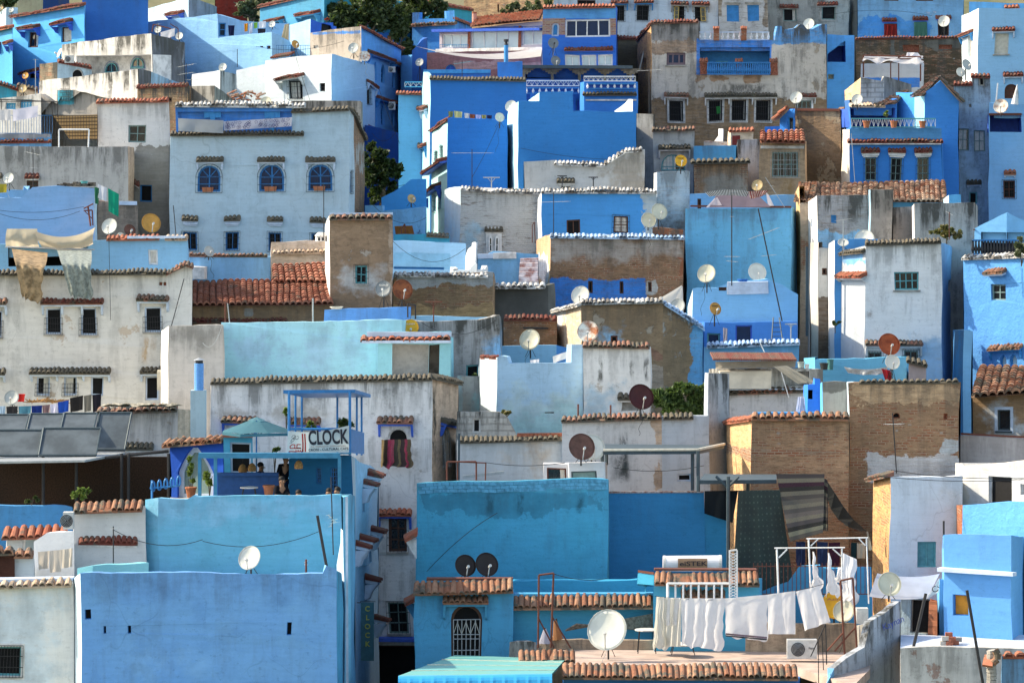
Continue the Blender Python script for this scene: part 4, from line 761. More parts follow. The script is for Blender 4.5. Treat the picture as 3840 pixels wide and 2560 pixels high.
h=H('white_block','low white stepped wall end above the scalloped brown wall',[(1688,1000,153),(1700,1008,152.4),(1790,1004,152),(1830,1000,152.2)],.8,D((.72,.75,.80),grime=0),smat={1: D('icep' if False else (.70,.74,.82),grime=0)},tops={1: [(1700,1012),(1760,1012),(1785,985),(1790,992)],2: [(1790,1012),(1818,1010),(1826,996),(1830,998)]},cat='wall',back=0); h.build()
h=H('brick_house','long brown brick house with white-blue scalloped edge and narrow slit windows',[(2011,905,166),(2062,886,161.5),(2562,886,161.5)],4.5,D((.30,.20,.135),kind='brick',v=.12,grime=.3,patches=[(2055,886,2565,968,(.44,.38,.34),.3),(2060,1046,2420,1160,'blue',.12),(2425,1050,2460,1100,(.5,.48,.46),.1)],Y=161.5,bump=1.2),smat={0: D((.60,.44,.30),kind='thinbrick',under=(.45,.3,.18),grime=.1,v=.05,patches=[(2015,960,2060,1060,(.74,.74,.78),.2)])},tops={0: [(2011,900),(2040,884),(2062,882)]},back=1)  # left side: lighter ochre colour includes its sunlight
h.coping(1,2060,886,2562,888,'blue',.24,lift=.05)
for x0,y0,x1,y1 in ((2205,1052,2222,1098),(2323,1055,2338,1098),(2433,1058,2447,1093)): h.win(1,x0,y0,x1,y1,'wood','black',1,1)
h.build()
h=H('brick_house','small dark brick roof box beside the two white dishes',[(2445,852,161.5),(2560,858,161.5)],2,D('brickc',kind='brick',grime=.4)); h.build()
h=H('pale_house','pale blue and bare brick chimney pier with a dark base',[(2450,650,170),(2463,640,167.5),(2586,640,167.5)],3,D((.46,.52,.62),kind='thinbrick',v=.06,grime=.3,under=(.30,.22,.18),patches=[(2450,730,2600,800,(.50,.54,.58),.3),(2480,800,2600,900,(.16,.16,.15),.35)],Y=167.5),smat={0: D((.74,.76,.8),grime=0)},back=1); h.build()  # left edge has sunlight put into its colour; base patch darker
h=H('blue_house','tall plain sky blue house with a red top edge and a tent on its roof',[(2572,786,165),(2965,776,164),(2980,778,166)],4,D((.18,.42,.74),v=.06,grime=.2,tint=(.15,.38,.70),bump=.9,patches=[(2590,788,2900,830,(.17,.38,.70),.15)],Y=164.5),back=1); h.band(0,2590,774,2967,781,'rust',.08,'red_edge'); h.build()
h=H('blue_house','blue roof room wall behind the tent',[(2586,725,167),(2612,725,167),(2990,730,167)],2,D((.20,.36,.68),grime=.05),back=2); h.win(1,2592+22,744,2602+0+26,782,'wood','black',1,1); h.build()
h=H('ochre_house','narrow sunlit ochre house under a long tiled roof',[(2964,778,170),(2998,762,165),(3032,762,165)],5,D((.52,.46,.38),v=.1,grime=.2,kind='plaster',patches=[(2996,895,3040,1000,'brick',.15)],Y=165),smat={0: D((.66,.48,.28),grime=.1,v=.08)},tops={0: [(2964,770),(2985,720),(2998,700)]},back=1)
roofslope(h.root,W(2976,756,165.6),W(3050,756,164.5),W(2996,686,169),W(3070,686,169),'terra',pitch=.235); h.build()
h=H('tiled_house','long low blue house under a faded clay tile roof',[(3020,752,166.5),(3552,752,165.5)],4,D((.16,.36,.64),grime=.1),back=2)
roofslope(h.root,W(3035,756,165.5),W(3550,754,164.8),W(3040,688,170),W(3545,682,169.5),'mixed',pitch=.235); h.build()
h=H('grey_house','ruined grey house with a bright white sunlit flank and a tiny blue window',[(3028,758,165),(3065,735,161),(3262,733,161)],4,D((.42,.42,.43),v=.1,grime=.5,kind='thinbrick',under=(.22,.18,.15),bump=1.1,patches=[(3065,870,3262,1100,(.34,.52,.80),.15)],Y=161),smat={0: D((.72,.70,.68),grime=.02)},back=1)  # flank painted near white to hold the sunlight
h.win(1,3117,808,3137,838,'shut','shut',1,1); h.win(0,3040,822,3046,852,'shut','shut',1,1); h.build()
h=H('grey_house','square dark grey weathered tower above the grey ruin',[(3255,714,160.6),(3262,713,160.2),(3345,713,160.2)],3,D((.27,.26,.24),v=.2,grime=.8,bump=1.2),smat={0: D('palebl')},back=1); h.build()
h=H('grey_house','low crumbling grey wall between the tower and the flat grey house',[(3345,780,161),(3425,780,161)],3,D((.38,.36,.34),v=.16,grime=.6,ua=.3),back=2); h.build()
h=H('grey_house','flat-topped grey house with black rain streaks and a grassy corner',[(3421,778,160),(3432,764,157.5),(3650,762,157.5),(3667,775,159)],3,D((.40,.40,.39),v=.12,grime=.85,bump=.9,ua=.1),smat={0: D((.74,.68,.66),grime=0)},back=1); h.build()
h=H('blue_block','small bright blue roof block right of the long tiled roof',[(3540,745,163),(3560,732,162),(3606,731,162)],1.5,D('azure',grime=.03),smat={0: D((.55,.68,.85),grime=0)},cat='house',back=1); h.build()
# dark alley and neighbours
h=H('white_house','narrow dirty white alley house with a tiny dark window',[(3038,1060,160),(3066,926,159),(3122,928,159)],4,D((.46,.46,.44),v=.1,grime=.3,patches=[(3038,1100,3125,1500,(.12,.10,.08),.25)],Y=159),smat={0: D((.60,.55,.5))},tops={0: [(3038,905),(3066,905)]},back=1); h.win(1,3083,1004,3102,1030,'wood','black',1,1); h.build()
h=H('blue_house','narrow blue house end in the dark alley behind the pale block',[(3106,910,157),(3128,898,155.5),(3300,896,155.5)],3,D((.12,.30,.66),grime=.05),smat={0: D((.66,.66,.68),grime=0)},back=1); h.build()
h=H('white_house','big off-white house with a turquoise four-pane window and a worn tile edge',[(3154,945,155.5),(3243,922,154),(3532,908,154),(3590,935,160)],5,D((.80,.79,.77),v=.05,grime=.25,tint=(.76,.76,.76),bump=.9,patches=[(3420,1280,3600,1460,(.44,.54,.70),.35),(3185,1160,3250,1210,(.25,.21,.19),.35)],Y=154),smat={0: D((.54,.56,.60),v=.08,grime=.15,patches=[(3160,945,3245,985,(.20,.38,.72),.2)],Y=154.5),2: D((.36,.48,.72),grime=.1)},back=1)
h.coping(1,3240,912,3532,900,'moss',.22,lift=.03); h.coping(0,3152,944,3243,936,'moss',.2); h.hood(0,3150,3250,1022,'red','whitep',.36,.1,y1=1022); h.win(1,3352,1022,3446,1088,'tealfr','glass',4,2,sill='cement')
h.hood(1,3246,3462,1278,'dark','whitep',.34,.4); h.win(1,3258,1320,3310,1370,'greenfr','glass',2,1,grille=True); h.win(1,3392,1315,3445,1372,'greenfr','glass',2,1,grille=True); h.win(2,3557,1050,3569,1093,'bluefr','cyanp',1,1); h.build()
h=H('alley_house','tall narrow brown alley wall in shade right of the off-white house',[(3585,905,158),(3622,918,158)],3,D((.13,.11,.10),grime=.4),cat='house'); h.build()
h=H('blue_house','rough sunlit blue house with tile hoods at the right edge',[(3614,966,153.5),(3920,952,150.8)],5,D((.15,.34,.72),v=.06,tint=(.14,.30,.70),grime=.08,bump=1.8),back=2)
h.coping(0,3612,962,3920,950,'wash',.16,lift=.02); h.win(0,3716,1066,3769,1125,'greenfr','glass',2,2); h.hood(0,3704,3776,1010,'terra','icep',.4,0,y1=1008); h.hood(0,3712,3838,1296,'terra','shut',.3,.3,y1=1292)
for x in (3748,3788): h.win(0,x,1327,x+27,1378,'shut','skyglass',1,1,arch=2)
h.build()
h=H('blue_house','blue gabled roof terrace with a dark interior at the right edge',[(3652,856,155.5),(3776,797,155),(3920,860,154.6)],4,D((.26,.48,.84),grime=.03),back=1)
DKB=simple('painted_room_shade',(.006,.016,.07),.9); h.recess(0,3678,870,3775,958,2.5,DKB); h.recess(1,3777,870,3900,958,2.5,DKB); h.band(0,3650,858,3655,862,'rust',.1,'verge'); h.build()  # interior shade put into a near-black blue
balustrade('railing','dark blue slim railing on the gabled roof terrace at the right edge',3648,3900,898,955,154.2,'bluem','iron',.12)
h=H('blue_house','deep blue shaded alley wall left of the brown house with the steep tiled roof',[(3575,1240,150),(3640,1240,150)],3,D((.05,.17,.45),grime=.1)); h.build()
# left middle
h=H('grey_house','patched grey-brown garden wall behind the green cloth',[(360,752,159),(515,768,159)],3,D((.36,.31,.27),v=.12,grime=.3,ua=.35,under=(.26,.17,.14)),back=2); h.band(0,445,752,512,766,'icep',.15); h.build()
h=H('blue_house','periwinkle blue house with junk on its roof at the left edge',[(-30,712,155),(352,702,154),(364,706,155)],5,D((.25,.38,.70),v=.05,tint=(.33,.40,.66),grime=.03),smat={1: D('ice')},tops={0: [(-30,740),(78,742),(120,702),(215,697),(352,704)]},back=1); h.build()
h=H('blue_house','pale blue house end with a low yellow cloth at the left edge',[(-30,716,157),(100,714,157),(108,700,157)],2,D((.26,.42,.74),grime=.05)); h.build()
h=H('blue_house','blue low wall with a white chimney stub left of the long tiled roof',[(706,962,156),(1012,962,155),(1016,960,156)],4,D((.30,.48,.80),v=.05,grime=.1),back=2); h.coping(0,706,958,1000,956,'dark',.08,drop=.04); h.band(0,722,1000,775,1045,'whitep',.7,'chimney'); h.build()
h=H('blue_house','pale blue upper storey with a small curtained window behind the tarpaulin',[(-30,912,150),(340,902,149),(708,892,148)],4,D((.28,.45,.72),v=.04,grime=.05,bump=.8),back=2)
h.coping(1,400,888,600,884,'red',.2); h.coping(1,622,886,708,888,'pale',.2); h.band(1,480,884,700,893,'icep',.22); h.win(1,555,935,593,994,'whitefr','black',1,1,curtain=.8,fr=.08); h.recess(0,30,926,330,998,1.5,PM['black']); h.build()
h=H('white_house','tall off-white house with rusty window grilles and a mossy hood at the left edge',[(-30,1028,145.5),(722,1000,144)],5,D((.64,.615,.575),v=.06,grime=.2,ua=.22,under=(.50,.40,.31),tint=(.68,.66,.63),streaks=[(545,1255,562,1360,(.45,.28,.12),.8),(566,1250,592,1340,(.45,.30,.16),.4)],Y=145),tops={0: [(-30,1030),(625,1030),(665,1008),(702,988),(722,998)]},back=2)
h.coping(0,-30,1022,625,1020,'moss',.3,lift=.05); h.coping(0,625,1018,702,980,'dark',.25); h.coping(0,700,980,726,992,'dark',.25)
for x0,x1,y1 in ((169,229,1253),(304,362,1255),(543,603,1245)): h.win(0,x0,1154,x1,y1,'icep','black',1,1,grille='half',gn=8,curtain=-.12,sill='cement')
h.win(0,-20,1162,5,1260,'icep','black',1,1,grille='half',sill='cement'); h.hood(0,152,392,1120,'maroon','icep',.34,.35,nb=4,y1=1122); h.hood(0,516,633,1112,'dark','icep',.36,.35); h.hood(0,-30,26,1120,'dark','icep',.36,.35)
h.hood(0,112,415,1382,'moss','icep',.4,.25,nb=4); h.hood(0,530,640,1382,'moss','icep',.4,.25); h.hood(0,-30,26,1382,'moss','icep',.4,.25)
for x0,x1,cu in ((136,185,-.5),(238,287,.7),(338,386,0)): h.win(0,x0,1413,x1,1484,'icep','black',1,1,grille='half' if cu else None,gn=6,curtain=cu)
h.win(0,549,1413,597,1500,'icep','black',1,1); h.win(0,596,1060,607,1073,'brickp','black',1,1); h.win(0,611,1060,622,1073,'brickp','black',1,1); h.build()
h=H('white_house','dirty white windowless house with a sunlit left edge beside the aqua wall',[(602,1238,140),(632,1222,137.5),(840,1218,137.5)],5,D((.60,.56,.52),v=.05,grime=.2,patches=[(630,1222,835,1300,(.42,.40,.37),.35)],Y=137.5),smat={0: D((.76,.75,.74),grime=.02)},back=1); h.win(0,604,1392,612,1460,'ochrefr','beige',1,4) if False else None; h.build()  # left edge colour lightened to include the sun on it
h=H('brown_house','mud brown wall under the large clay tile roof',[(720,1146,147),(1246,1142,147)],3,D((.30,.21,.13),v=.12,grime=.2,patches=[(920,1160,945,1185,'cement',.08)],Y=147),back=2)
roofslope(h.root,W(716,1146,146.6),W(1250,1142,146.6),W(722,1056,151),W(1236,1052,151),'roofred',pitch=.24); roofslope(h.root,W(1020,1062,149.9),W(1250,1060,149.9),W(1016,994,152.5),W(1228,990,152.5),'roofred',pitch=.24)
h.coping(0,720,1198,1080,1196,'maroon',.2); h.build()
mb_=None
h=H('cream_house','cream upper wall with a moulded tile edge above the large clay tile roof',[(1014,932,153.5),(1226,930,153.5)],2.5,D('cream',v=.06,grime=.1,tint=(.52,.50,.52)),tops={0: [(1014,905),(1226,903)]},back=1); h.coping(0,1016,938,1228,936,'pale',.26); h.build()
h=H('brown_tower','brown plastered tower house with a tile crown and one small window',[(1221,850,151),(1235,808,147.5),(1473,808,147.5)],4,D((.31,.235,.17),v=.14,grime=.12,ua=.12,under=(.42,.37,.32),patches=[(1300,1020,1425,1085,(.50,.48,.46),.4),(1462,810,1480,1150,(.42,.36,.30),.1)],Y=147.5,bump=1.0),smat={0: D((.74,.72,.70),grime=0)},back=1)  # narrow left face painted pale for the light on it
h.coping(1,1233,818,1473,818,'dark',.3,pitch=.24,lift=.04); h.band(1,1233,800,1473,810,'icep',-.02,'cap',-.3); h.win(1,1333,998,1378,1064,'tealfr','black',2,2,grille=True,gn=4,sill='cement'); h.build()
h=H('brown_house','long tan and brown wall with a limewashed scalloped edge',[(1472,1024,151),(1850,1022,151),(1856,1026,152)],3.5,D((.34,.26,.17),v=.12,grime=.15,kind='rubble',bump=.8,patches=[(1472,1022,1850,1062,(.48,.50,.52),.25),(1472,1150,1860,1200,(.50,.38,.22),.25)],Y=151),back=1); h.coping(0,1474,1026,1830,1030,'wash',.22,lift=.02); h.build()
h=H('grey_house','plain charcoal grey wall with a limewashed tile edge',[(1850,1072,154),(2058,1068,153.5),(2082,1066,154)],3,D((.13,.135,.13),v=.25,grime=.1),back=1,tops={1: [(2058,1068),(2082,1060)]}); h.coping(0,1852,1070,2048,1066,'wash',.3,lift=.0,pitch=.24); h.build()
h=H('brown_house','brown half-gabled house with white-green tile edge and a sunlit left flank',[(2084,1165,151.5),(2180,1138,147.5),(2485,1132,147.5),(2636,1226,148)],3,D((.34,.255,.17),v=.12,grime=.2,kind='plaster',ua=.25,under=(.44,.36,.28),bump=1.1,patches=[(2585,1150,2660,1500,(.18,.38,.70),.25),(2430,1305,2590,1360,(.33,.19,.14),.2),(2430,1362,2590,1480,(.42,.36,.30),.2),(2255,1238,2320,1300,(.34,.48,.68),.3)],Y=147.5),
      smat={0: D((.70,.62,.50),grime=.1,v=.06,bump=1.2,patches=[(2080,1150,2120,1240,(.70,.72,.78),.2)],Y=149),2: D((.34,.255,.17),v=.12,grime=.2,ua=.3,under=(.44,.40,.36),bump=1.1,patches=[(2590,1200,2660,1500,(.18,.38,.70),.25)],Y=147.7)},back=1)  # flank colour is a sunlit copy of the brown front
h.coping(1,2178,1130,2485,1127,'wash',.26,lift=.05); h.coping(2,2485,1132,2636,1226,'blue',.24); h.coping(0,2078,1160,2180,1132,'wash',.2); h.win(1,2286,1258,2312,1292,'brickp','black',1,1); h.build()
h=H('blue_house','light blue upper house with patched corrugated sheets and a curved top',[(2580,1150,157),(2600,1085,154.5),(2990,1105,154.5)],4,D((.26,.46,.80),v=.04,grime=.04,tint=(.24,.43,.77),bump=.8),smat={0: D((.62,.74,.88),grime=.02)},tops={1: [(2600,1082),(2690,1080),(2740,1058),(2880,1046),(2935,1066),(2990,1102)]},back=1)  # left edge: lit tone painted into a paler blue
h.win(1,2698,1079,2726,1092,'wood','black',1,1); mb=MB(); f=h.fac[1]
for k in range(9):
    y=1062+k*5; a,z0=f.hit(2727,y); b,z1=f.hit(2880,y-7); mb.tube(f.pt(a,z0,.06),f.pt(b,z1,.06),.035,6)
mb.build('corrugated_sheet',PM['icep'],h.root,True); h.build()
h=H('blue_house','royal blue ground storey with two dark doorways and a leaning ladder',[(2596,1210,152.5),(2640,1208,152),(2992,1204,152)],2,D((.10,.25,.72),v=.03,grime=.02),back=1,par=.2)
h.win(1,2650,1248,2697,1296,'tealfr','navyglass',1,1); h.win(1,2755,1217,2820,1282,'royalp','navyglass',1,1); h.build()
h=H('blue_house','low blue terrace wall with a pale scalloped top below the leaning ladder',[(2640,1300,148),(2998,1288,148)],3,D((.22,.40,.68),v=.05,grime=.1,bump=1),back=1); h.coping(0,2650,1294,3000,1284,'blue',.25,lift=.05); h.build()
h=H('brown_house','small brown house with a red tile edge behind the big white dish',[(1888,1196,150),(2088,1192,150)],2,D((.28,.19,.12),kind='rubble',grime=.2),back=1); h.coping(0,1890,1190,2088,1186,'maroon',.2); h.band(0,1960,1228,2055,1234,'iron',.1,'dark_ledge'); h.build()  # thin dark strip across the wall
h=H('blue_house','pale blue roof terrace wall behind the big white dish and the washing',[(1878,1294,146),(2090,1294,146),(2150,1306,146)],2,D((.34,.52,.76),grime=.04,v=.03),smat={1: D((.12,.30,.72),grime=.03)},back=1); h.build()
h=H('grey_house','mottled grey house with a plant-filled window below the aqua porch',[(1515,1204,142.5),(1876,1186,141.5),(1882,1190,142)],4,D((.42,.42,.42),v=.12,grime=.9,bump=.9,patches=[(1835,1240,1890,1350,(.28,.46,.78),.3)],Y=142),tops={0: [(1515,1200),(1575,1206),(1700,1204),(1800,1200),(1850,1192),(1876,1183)]},back=1)
h.win(0,1750,1368,1798,1446,'tealfr','black',1,1); h.build()
h=H('blue_house','cobalt low roof wall with a thin tile rim beside the two grey dishes',[(1215,1162,144.5),(1538,1150,144)],2,D((.16,.32,.78),grime=.1,bump=1.2,ua=.1,under=(.4,.5,.7)),back=1); h.build()
h=H('blue_house','thin pale blue roof parapet behind the laundry T-post',[(1540,1184,143.5),(1842,1186,143.5)],1.5,D((.34,.52,.78),grime=.03),back=1); h.build()
h=H('aqua_house','wide pale aqua house with a tile-edged white porch',[(832,1212,139),(1503,1197,139),(1530,1200,141)],4,D((.46,.70,.82),v=.03,grime=.08,tint=(.46,.66,.80),patches=[(832,1290,1450,1330,(.46,.62,.80),.8)],Y=139),back=1); h.build()
h=H('porch','white flat porch roof on aqua pillars with a short row of clay tiles',[(1422,1266,137.6),(1692,1262,137.6),(1700,1262,138.5)],1.2,D((.36,.62,.74),grime=.03),tops={0: [(1422,1242),(1692,1238)]},back=1,par=.1); h.recess(0,1473,1288,1608,1425,1.0,PM['plastic']); h.recess(0,1609,1290,1649,1425,1.1,PM['cement'])
h.coping(0,1356,1268,1690,1262,'red',.3,lift=.02,pitch=.26); h.band(0,1362,1276,1694,1286,'icep',.3,'fascia'); h.band(0,1380,1242,1694,1261,'icep',.08,'parapet'); h.build()
h=H('blue_house','pale blue blind wall with a notched roofline and a narrow white sunlit end',[(1797,1346,137),(1861,1340,134.8),(2187,1295,134.8)],4,D((.44,.56,.76),v=.05,grime=.12,patches=[(1861,1480,2187,1700,(.46,.56,.62),.6),(1861,1560,2187,1800,(.42,.60,.66),.5)],Y=135),smat={0: D((.58,.64,.70),grime=.05,v=.04)},tops={1: [(1861,1340),(1873,1334),(1896,1338),(1905,1364),(2144,1360),(2146,1292),(2187,1293)]},back=1); h.coping(0,1799,1343,1858,1340,'maroon',.06,drop=.02); h.win(1,2044,1543,2080,1548,'cement','cement',1,1); h.build()
h=H('white_house','plain white stained house with a mossy tile edge behind the dark red dish',[(2187,1297,134.2),(2435,1294,134.2),(2440,1296,135)],4,D((.80,.78,.75),v=.05,grime=.2,ua=.1,under=(.5,.42,.34),patches=[(2187,1440,2300,1600,(.48,.56,.66),.4)],streaks=[(2248,1330,2262,1440,(.06,.06,.05),.9),(2418,1340,2434,1430,(.05,.05,.05),.9),(2365,1355,2376,1420,(.06,.06,.05),.8)],Y=134),back=1)
h.coping(0,2187,1292,2437,1288,'dark',.2,lift=.03); h.win(0,2330,1505,2395,1540,'cement','cement',1,1); h.hood(0,2312,2372,1478,'moss','whitep',.2,0); h.build()

# ================================================================ LOWER ROWS
h=H('canopy_house','grey-white house with beige canvas blinds on its upper terrace',[(2662,1382,134.5),(2690,1378,133.2),(3040,1384,133.2),(3085,1384,133.2)],3,D((.62,.61,.60),v=.08,grime=.4,tint=(.62,.62,.64),patches=[(2690,1384,3090,1458,(.62,.60,.54),.05)],Y=133),smat={0: D((.44,.43,.40),grime=.9)},back=1)
h.band(1,2696,1386,2888,1452,simple('beige_canvas_blind',(.66,.60,.50),.9,scale=1.5,var=.2),.6,'canvas_blind'); h.recess(1,2945,1392,3030,1448,2.0,PM['black']); h.coping(1,2692,1463,3010,1455,'dark',.25,pitch=.24); h.band(1,2688,1456,3010,1460,'icep',.2)
h.build()
h=H('blue_house','blue roof wall with rubbish buckets above the blue porch',[(3020,1345,139),(3060,1342,138.5),(3400,1336,138),(3412,1340,139)],2,D((.20,.46,.72),v=.03,grime=.03),tops={1: [(3060,1348),(3395,1338)]},back=1); h.build()
h=H('pink_house','small dusty pink roof room with a mossy sloping tile edge',[(3408,1352,137),(3472,1366,137)],2,D((.50,.42,.42),grime=.1),back=1); h.coping(0,3398,1346,3475,1362,'moss',.2); h.build()
h=H('brown_house','brown house with a steep clay tile roof and a white-framed window at the right edge',[(3648,1482,130),(3920,1478,129)],4,D((.34,.25,.16),v=.08,grime=.1,patches=[(3722,1522,3812,1650,(.60,.64,.70),.3)],Y=129.5),back=2)
roofslope(h.root,W(3641,1484,129.5),W(3920,1474,128.6),W(3676,1376,134),W(3935,1380,134),'terra',pitch=.28,course=.42); h.win(0,3740,1534,3790,1612,'slate','glass',1,1,surround='icep',sill='slate'); h.build()
h=H('grey_house','low grey wall with a worn red edge under the brown house at the right edge',[(3596,1636,126),(3920,1642,125)],2,D((.42,.40,.41),v=.06,grime=.15),back=1); h.band(0,3610,1630,3920,1637,'maroon' if False else 'rust',.05,'edge'); h.build()
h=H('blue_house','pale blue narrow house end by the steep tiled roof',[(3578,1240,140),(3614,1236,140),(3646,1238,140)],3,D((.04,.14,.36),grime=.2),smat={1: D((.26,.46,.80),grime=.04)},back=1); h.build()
h=H('brick_house','big brown brick and rubble house with a cream top band',[(3172,1436,127.5),(3182,1434,125.2),(3598,1432,125.2)],4,D((.40,.29,.20),kind='brick',v=.14,grime=.25,bump=1.3,patches=[(3180,1430,3600,1512,(.58,.46,.32),.2),(3530,1636,3610,1700,(.56,.58,.62),.15),(3255,1708,3600,1800,(.60,.60,.62),.15)],Y=125.2),smat={0: D('ice',grime=0)},back=1)
h.coping(1,3225,1432,3590,1430,'moss',.08,drop=.03,pitch=.2); h.win(1,3345,1548,3372,1570,'brickp','black',1,1,arch=1,fr=.03); h.win(1,3540,1550,3556,1572,'brickp','black',1,1); h.build()
h=H('brick_house','long ochre brick wall with a sunlit left end and blue-backed tile edge',[(2726,1584,128.5),(2818,1570,124.5),(3182,1566,124.5)],3.5,D((.42,.31,.215),kind='rubble',v=.14,grime=.15,bump=1.3,patches=[(2818,1684,3182,1704,'brick',.06)],Y=124.5),smat={0: D((.64,.45,.27),grime=.05,v=.06,bump=1.2,patches=[(2724,1680,2818,1712,'brick',.1)],Y=126)},back=1)  # left end painted in a lighter, sunlit ochre
h.coping(1,2816,1563,3184,1560,'terra',.22,lift=.04,pitch=.24); h.coping(0,2724,1580,2818,1562,'red',.15); h.band(1,2822,1548,3080,1556,'shut',-.05,'blue_ledge',-.5); h.build()
h=H('grey_block','square grey plastered block on the brick wall beside the blue porch',[(3078,1442,127),(3085,1436,126.3),(3178,1434,126.3)],1.5,D((.46,.45,.42),v=.08,grime=.2,patches=[(3080,1430,3180,1464,(.22,.21,.19),.12)],Y=126.3),smat={0: D('azure',grime=0)},base=1572,cat='house',back=1); h.build()
h=H('blue_porch','bright blue stepped porch pillar and shutter beside the grey block',[(3018,1446,128),(3030,1446,127.6),(3078,1426,127.6)],1.0,D((.06,.22,.78),v=.02,grime=0),tops={1: [(3030,1446),(3056,1446),(3056,1424),(3078,1424)]},base=1570,cat='porch',back=1,par=.1); h.recess(1,3032,1466,3050,1500,.4,PM['black']); h.build()
h=H('white_house','whitewashed wall with a mossy tile edge left of the brick wall',[(2108,1572,128.6),(2480,1560,128),(2600,1562,128),(2660,1566,128),(2735,1600,129)],3,D((.68,.67,.66),v=.06,grime=.3,patches=[(2452,1570,2490,1830,(.50,.42,.34),.15)],streaks=[(2318,1590,2354,1820,(.05,.06,.06),1.0),(2290,1700,2370,1800,(.07,.08,.08),.6)],Y=128),smat={1: D((.52,.55,.62),v=.04,grime=.15),2: D((.50,.53,.60),v=.05,grime=.2),3: D((.44,.44,.43),v=.1,grime=.9)},tops={3: [(2660,1400),(2735,1400)],2: [(2600,1562),(2654,1562),(2658,1400),(2660,1400)]},back=1)
h.coping(0,2106,1572,2480,1560,'dark',.22,lift=.03); h.coping(1,2486,1560,2600,1562,'moss',.2,lift=.03); h.win(1,2536,1773,2590,1803,'icep','black',1,1); h.build()
h=H('white_house','low white wall under a broken tile row beside the brown dish',[(1716,1650,129.5),(2112,1642,129.5)],3,D((.54,.56,.60),v=.05,grime=.1,patches=[(1880,1670,2110,1720,(.52,.46,.40),.45)],Y=129.5),back=1); h.coping(0,1722,1650,2112,1638,'moss',.22,lift=.04); h.band(0,1940,1622,2108,1634,'brickp',.02,'brick_course'); h.build()
h=H('block_house','half-ruined breeze-block hut with one black window hole',[(1713,1545,131),(1938,1550,131)],2.5,D((.50,.49,.46),kind='blocks',v=.12,grime=.8),tops={0: [(1713,1543),(1880,1543),(1900,1560),(1938,1628)]},back=1); h.win(0,1773,1570,1804,1624,'whitep','black',1,1); h.build()
h=H('aqua_house','narrow grey and aqua wall below the plant-filled window',[(1716,1410,138),(1866,1420,138)],2,D((.40,.42,.40),v=.08,grime=.3,patches=[(1790,1480,1870,1600,(.36,.56,.60),.4),(1690,1380,1732,1560,(.46,.55,.60),.08)],Y=138),back=1); h.build()
h=H('white_house','tall whitewashed corner house with blue hooded windows and a rug drying outside',[(787,1430,132.5),(1622,1420,130.5),(1717,1432,133.5)],5,D((.76,.75,.75),v=.06,grime=.36,ua=.12,under=(.42,.38,.34),patches=[(787,1530,1300,1560,(.48,.45,.42),.3)],Y=131.5),smat={1: D((.60,.51,.42),v=.06,grime=.25,streaks=[(1618,1430,1634,1740,(.05,.05,.04),1.0)],Y=131)},back=1)
h.coping(0,787,1428,1622,1418,'moss',.2,lift=.04); h.coping(1,1622,1416,1718,1430,'moss',.2,lift=.04)
for x0,x1 in ((833,966),(1082,1206),(1417,1553)): h.hood(0,x0,x1,1564,'dark','royalp',.36,.4)
h.win(0,876,1610,946,1660,'whitep','wood',2,1,arch=1); h.win(0,1102,1575,1190,1640,'icep','whitep',1,1); h.win(0,1452,1603,1530,1700,'whitep','black',1,1,arch=1)
h.hood(0,1418,1546,1912,'red','royalp',.36,.4); h.win(0,1458,1940,1526,2066,'wood','glass',2,3,grille='half',fr=.09,sill='cement'); h.win(0,1456,2256,1530,2374,'greenfr','black',2,3,grille=True,sill='cement')
h.hood(1,1652,1722,1572,'moss','royalp',.35,.35,y1=1580); h.win(1,1662,1618,1684,1748,'whitep','wood',1,1,arch=1,grille='galv',gn=4)
h.win(0,1395,2420,1560,2640,'wood','black',1,1); h.band(0,1400,2386,1560,2400,'royalp',.5,'awning_board'); h.build()
# cafe block
h=H('cafe_house','royal blue pavilion with a pointed arch on the cafe terrace',[(638,1668,121),(848,1664,120)],2,D((.03,.09,.50),v=.03,grime=0),back=1); h.coping(0,622,1662,848,1648,'terra',.3,lift=.03,pitch=.26)
h.win(0,662,1674,798,1870,'icep','greenfr',1,1,arch=2,fr=.17)
h.build()
h=H('cafe_house','dark doorway booth behind the umbrella on the cafe terrace',[(838,1642,119.5),(944,1640,119.5)],1.5,D('cyan',grime=0),back=1); h.win(0,862,1662,938,1775,'icep','black',1,1); h.band(0,836,1633,946,1641,'brickp',.25,'eave'); h.build()
h=H('cafe_house','deep blue cafe room with glass-block windows under the banner',[(1082,1712,116),(1322,1708,116),(1334,1712,118.6),(1418,1770,127)],3,D((.02,.12,.28),v=.03,grime=0),smat={1: D((.50,.55,.62),grime=.1),2: D((.34,.47,.68),v=.05,grime=.12)},back=1)
h.win(0,1186,1752,1206,1814,'bluefr','glass',2,5,fr=.04); h.win(0,1240,1752,1270,1850,'bluefr','glass',3,6,fr=.04); h.win(0,1094,1730,1098,1732,'bluefr','glass',1,1) if False else None
for x,y in ((1376,1766),(1362,1797),(1393,1978),(1350,2008),(1336,2032),(1366,2157),(1398,2308)): h.hood(2,x,x+9,y,'maroon','icep',.52,.5,y1=y)
for x,y0,y1 in ((1362,1850,1920),(1388,2030,2110),(1346,2065,2125)): h.win(2,x,y0,x+7,y1,'bluefr','navyglass',1,1)
h.build()
h=H('cyan_house','broad pale cyan house wall below the cafe terrace',[(550,1868,112.6),(600,1862,112.3),(1288,1858,112),(1300,1862,112.6)],2.5,D((.17,.41,.60),v=.06,grime=.06,tint=(.19,.40,.63),bump=.9,patches=[(550,1860,1300,1930,(.26,.44,.66),.5)],Y=112.3),smat={2: D('ice',grime=.1)},tops={0: [(550,1872),(600,1866)],1: [(600,1866),(700,1868),(725,1850),(740,1856),(1288,1858)]},back=1); h.build()
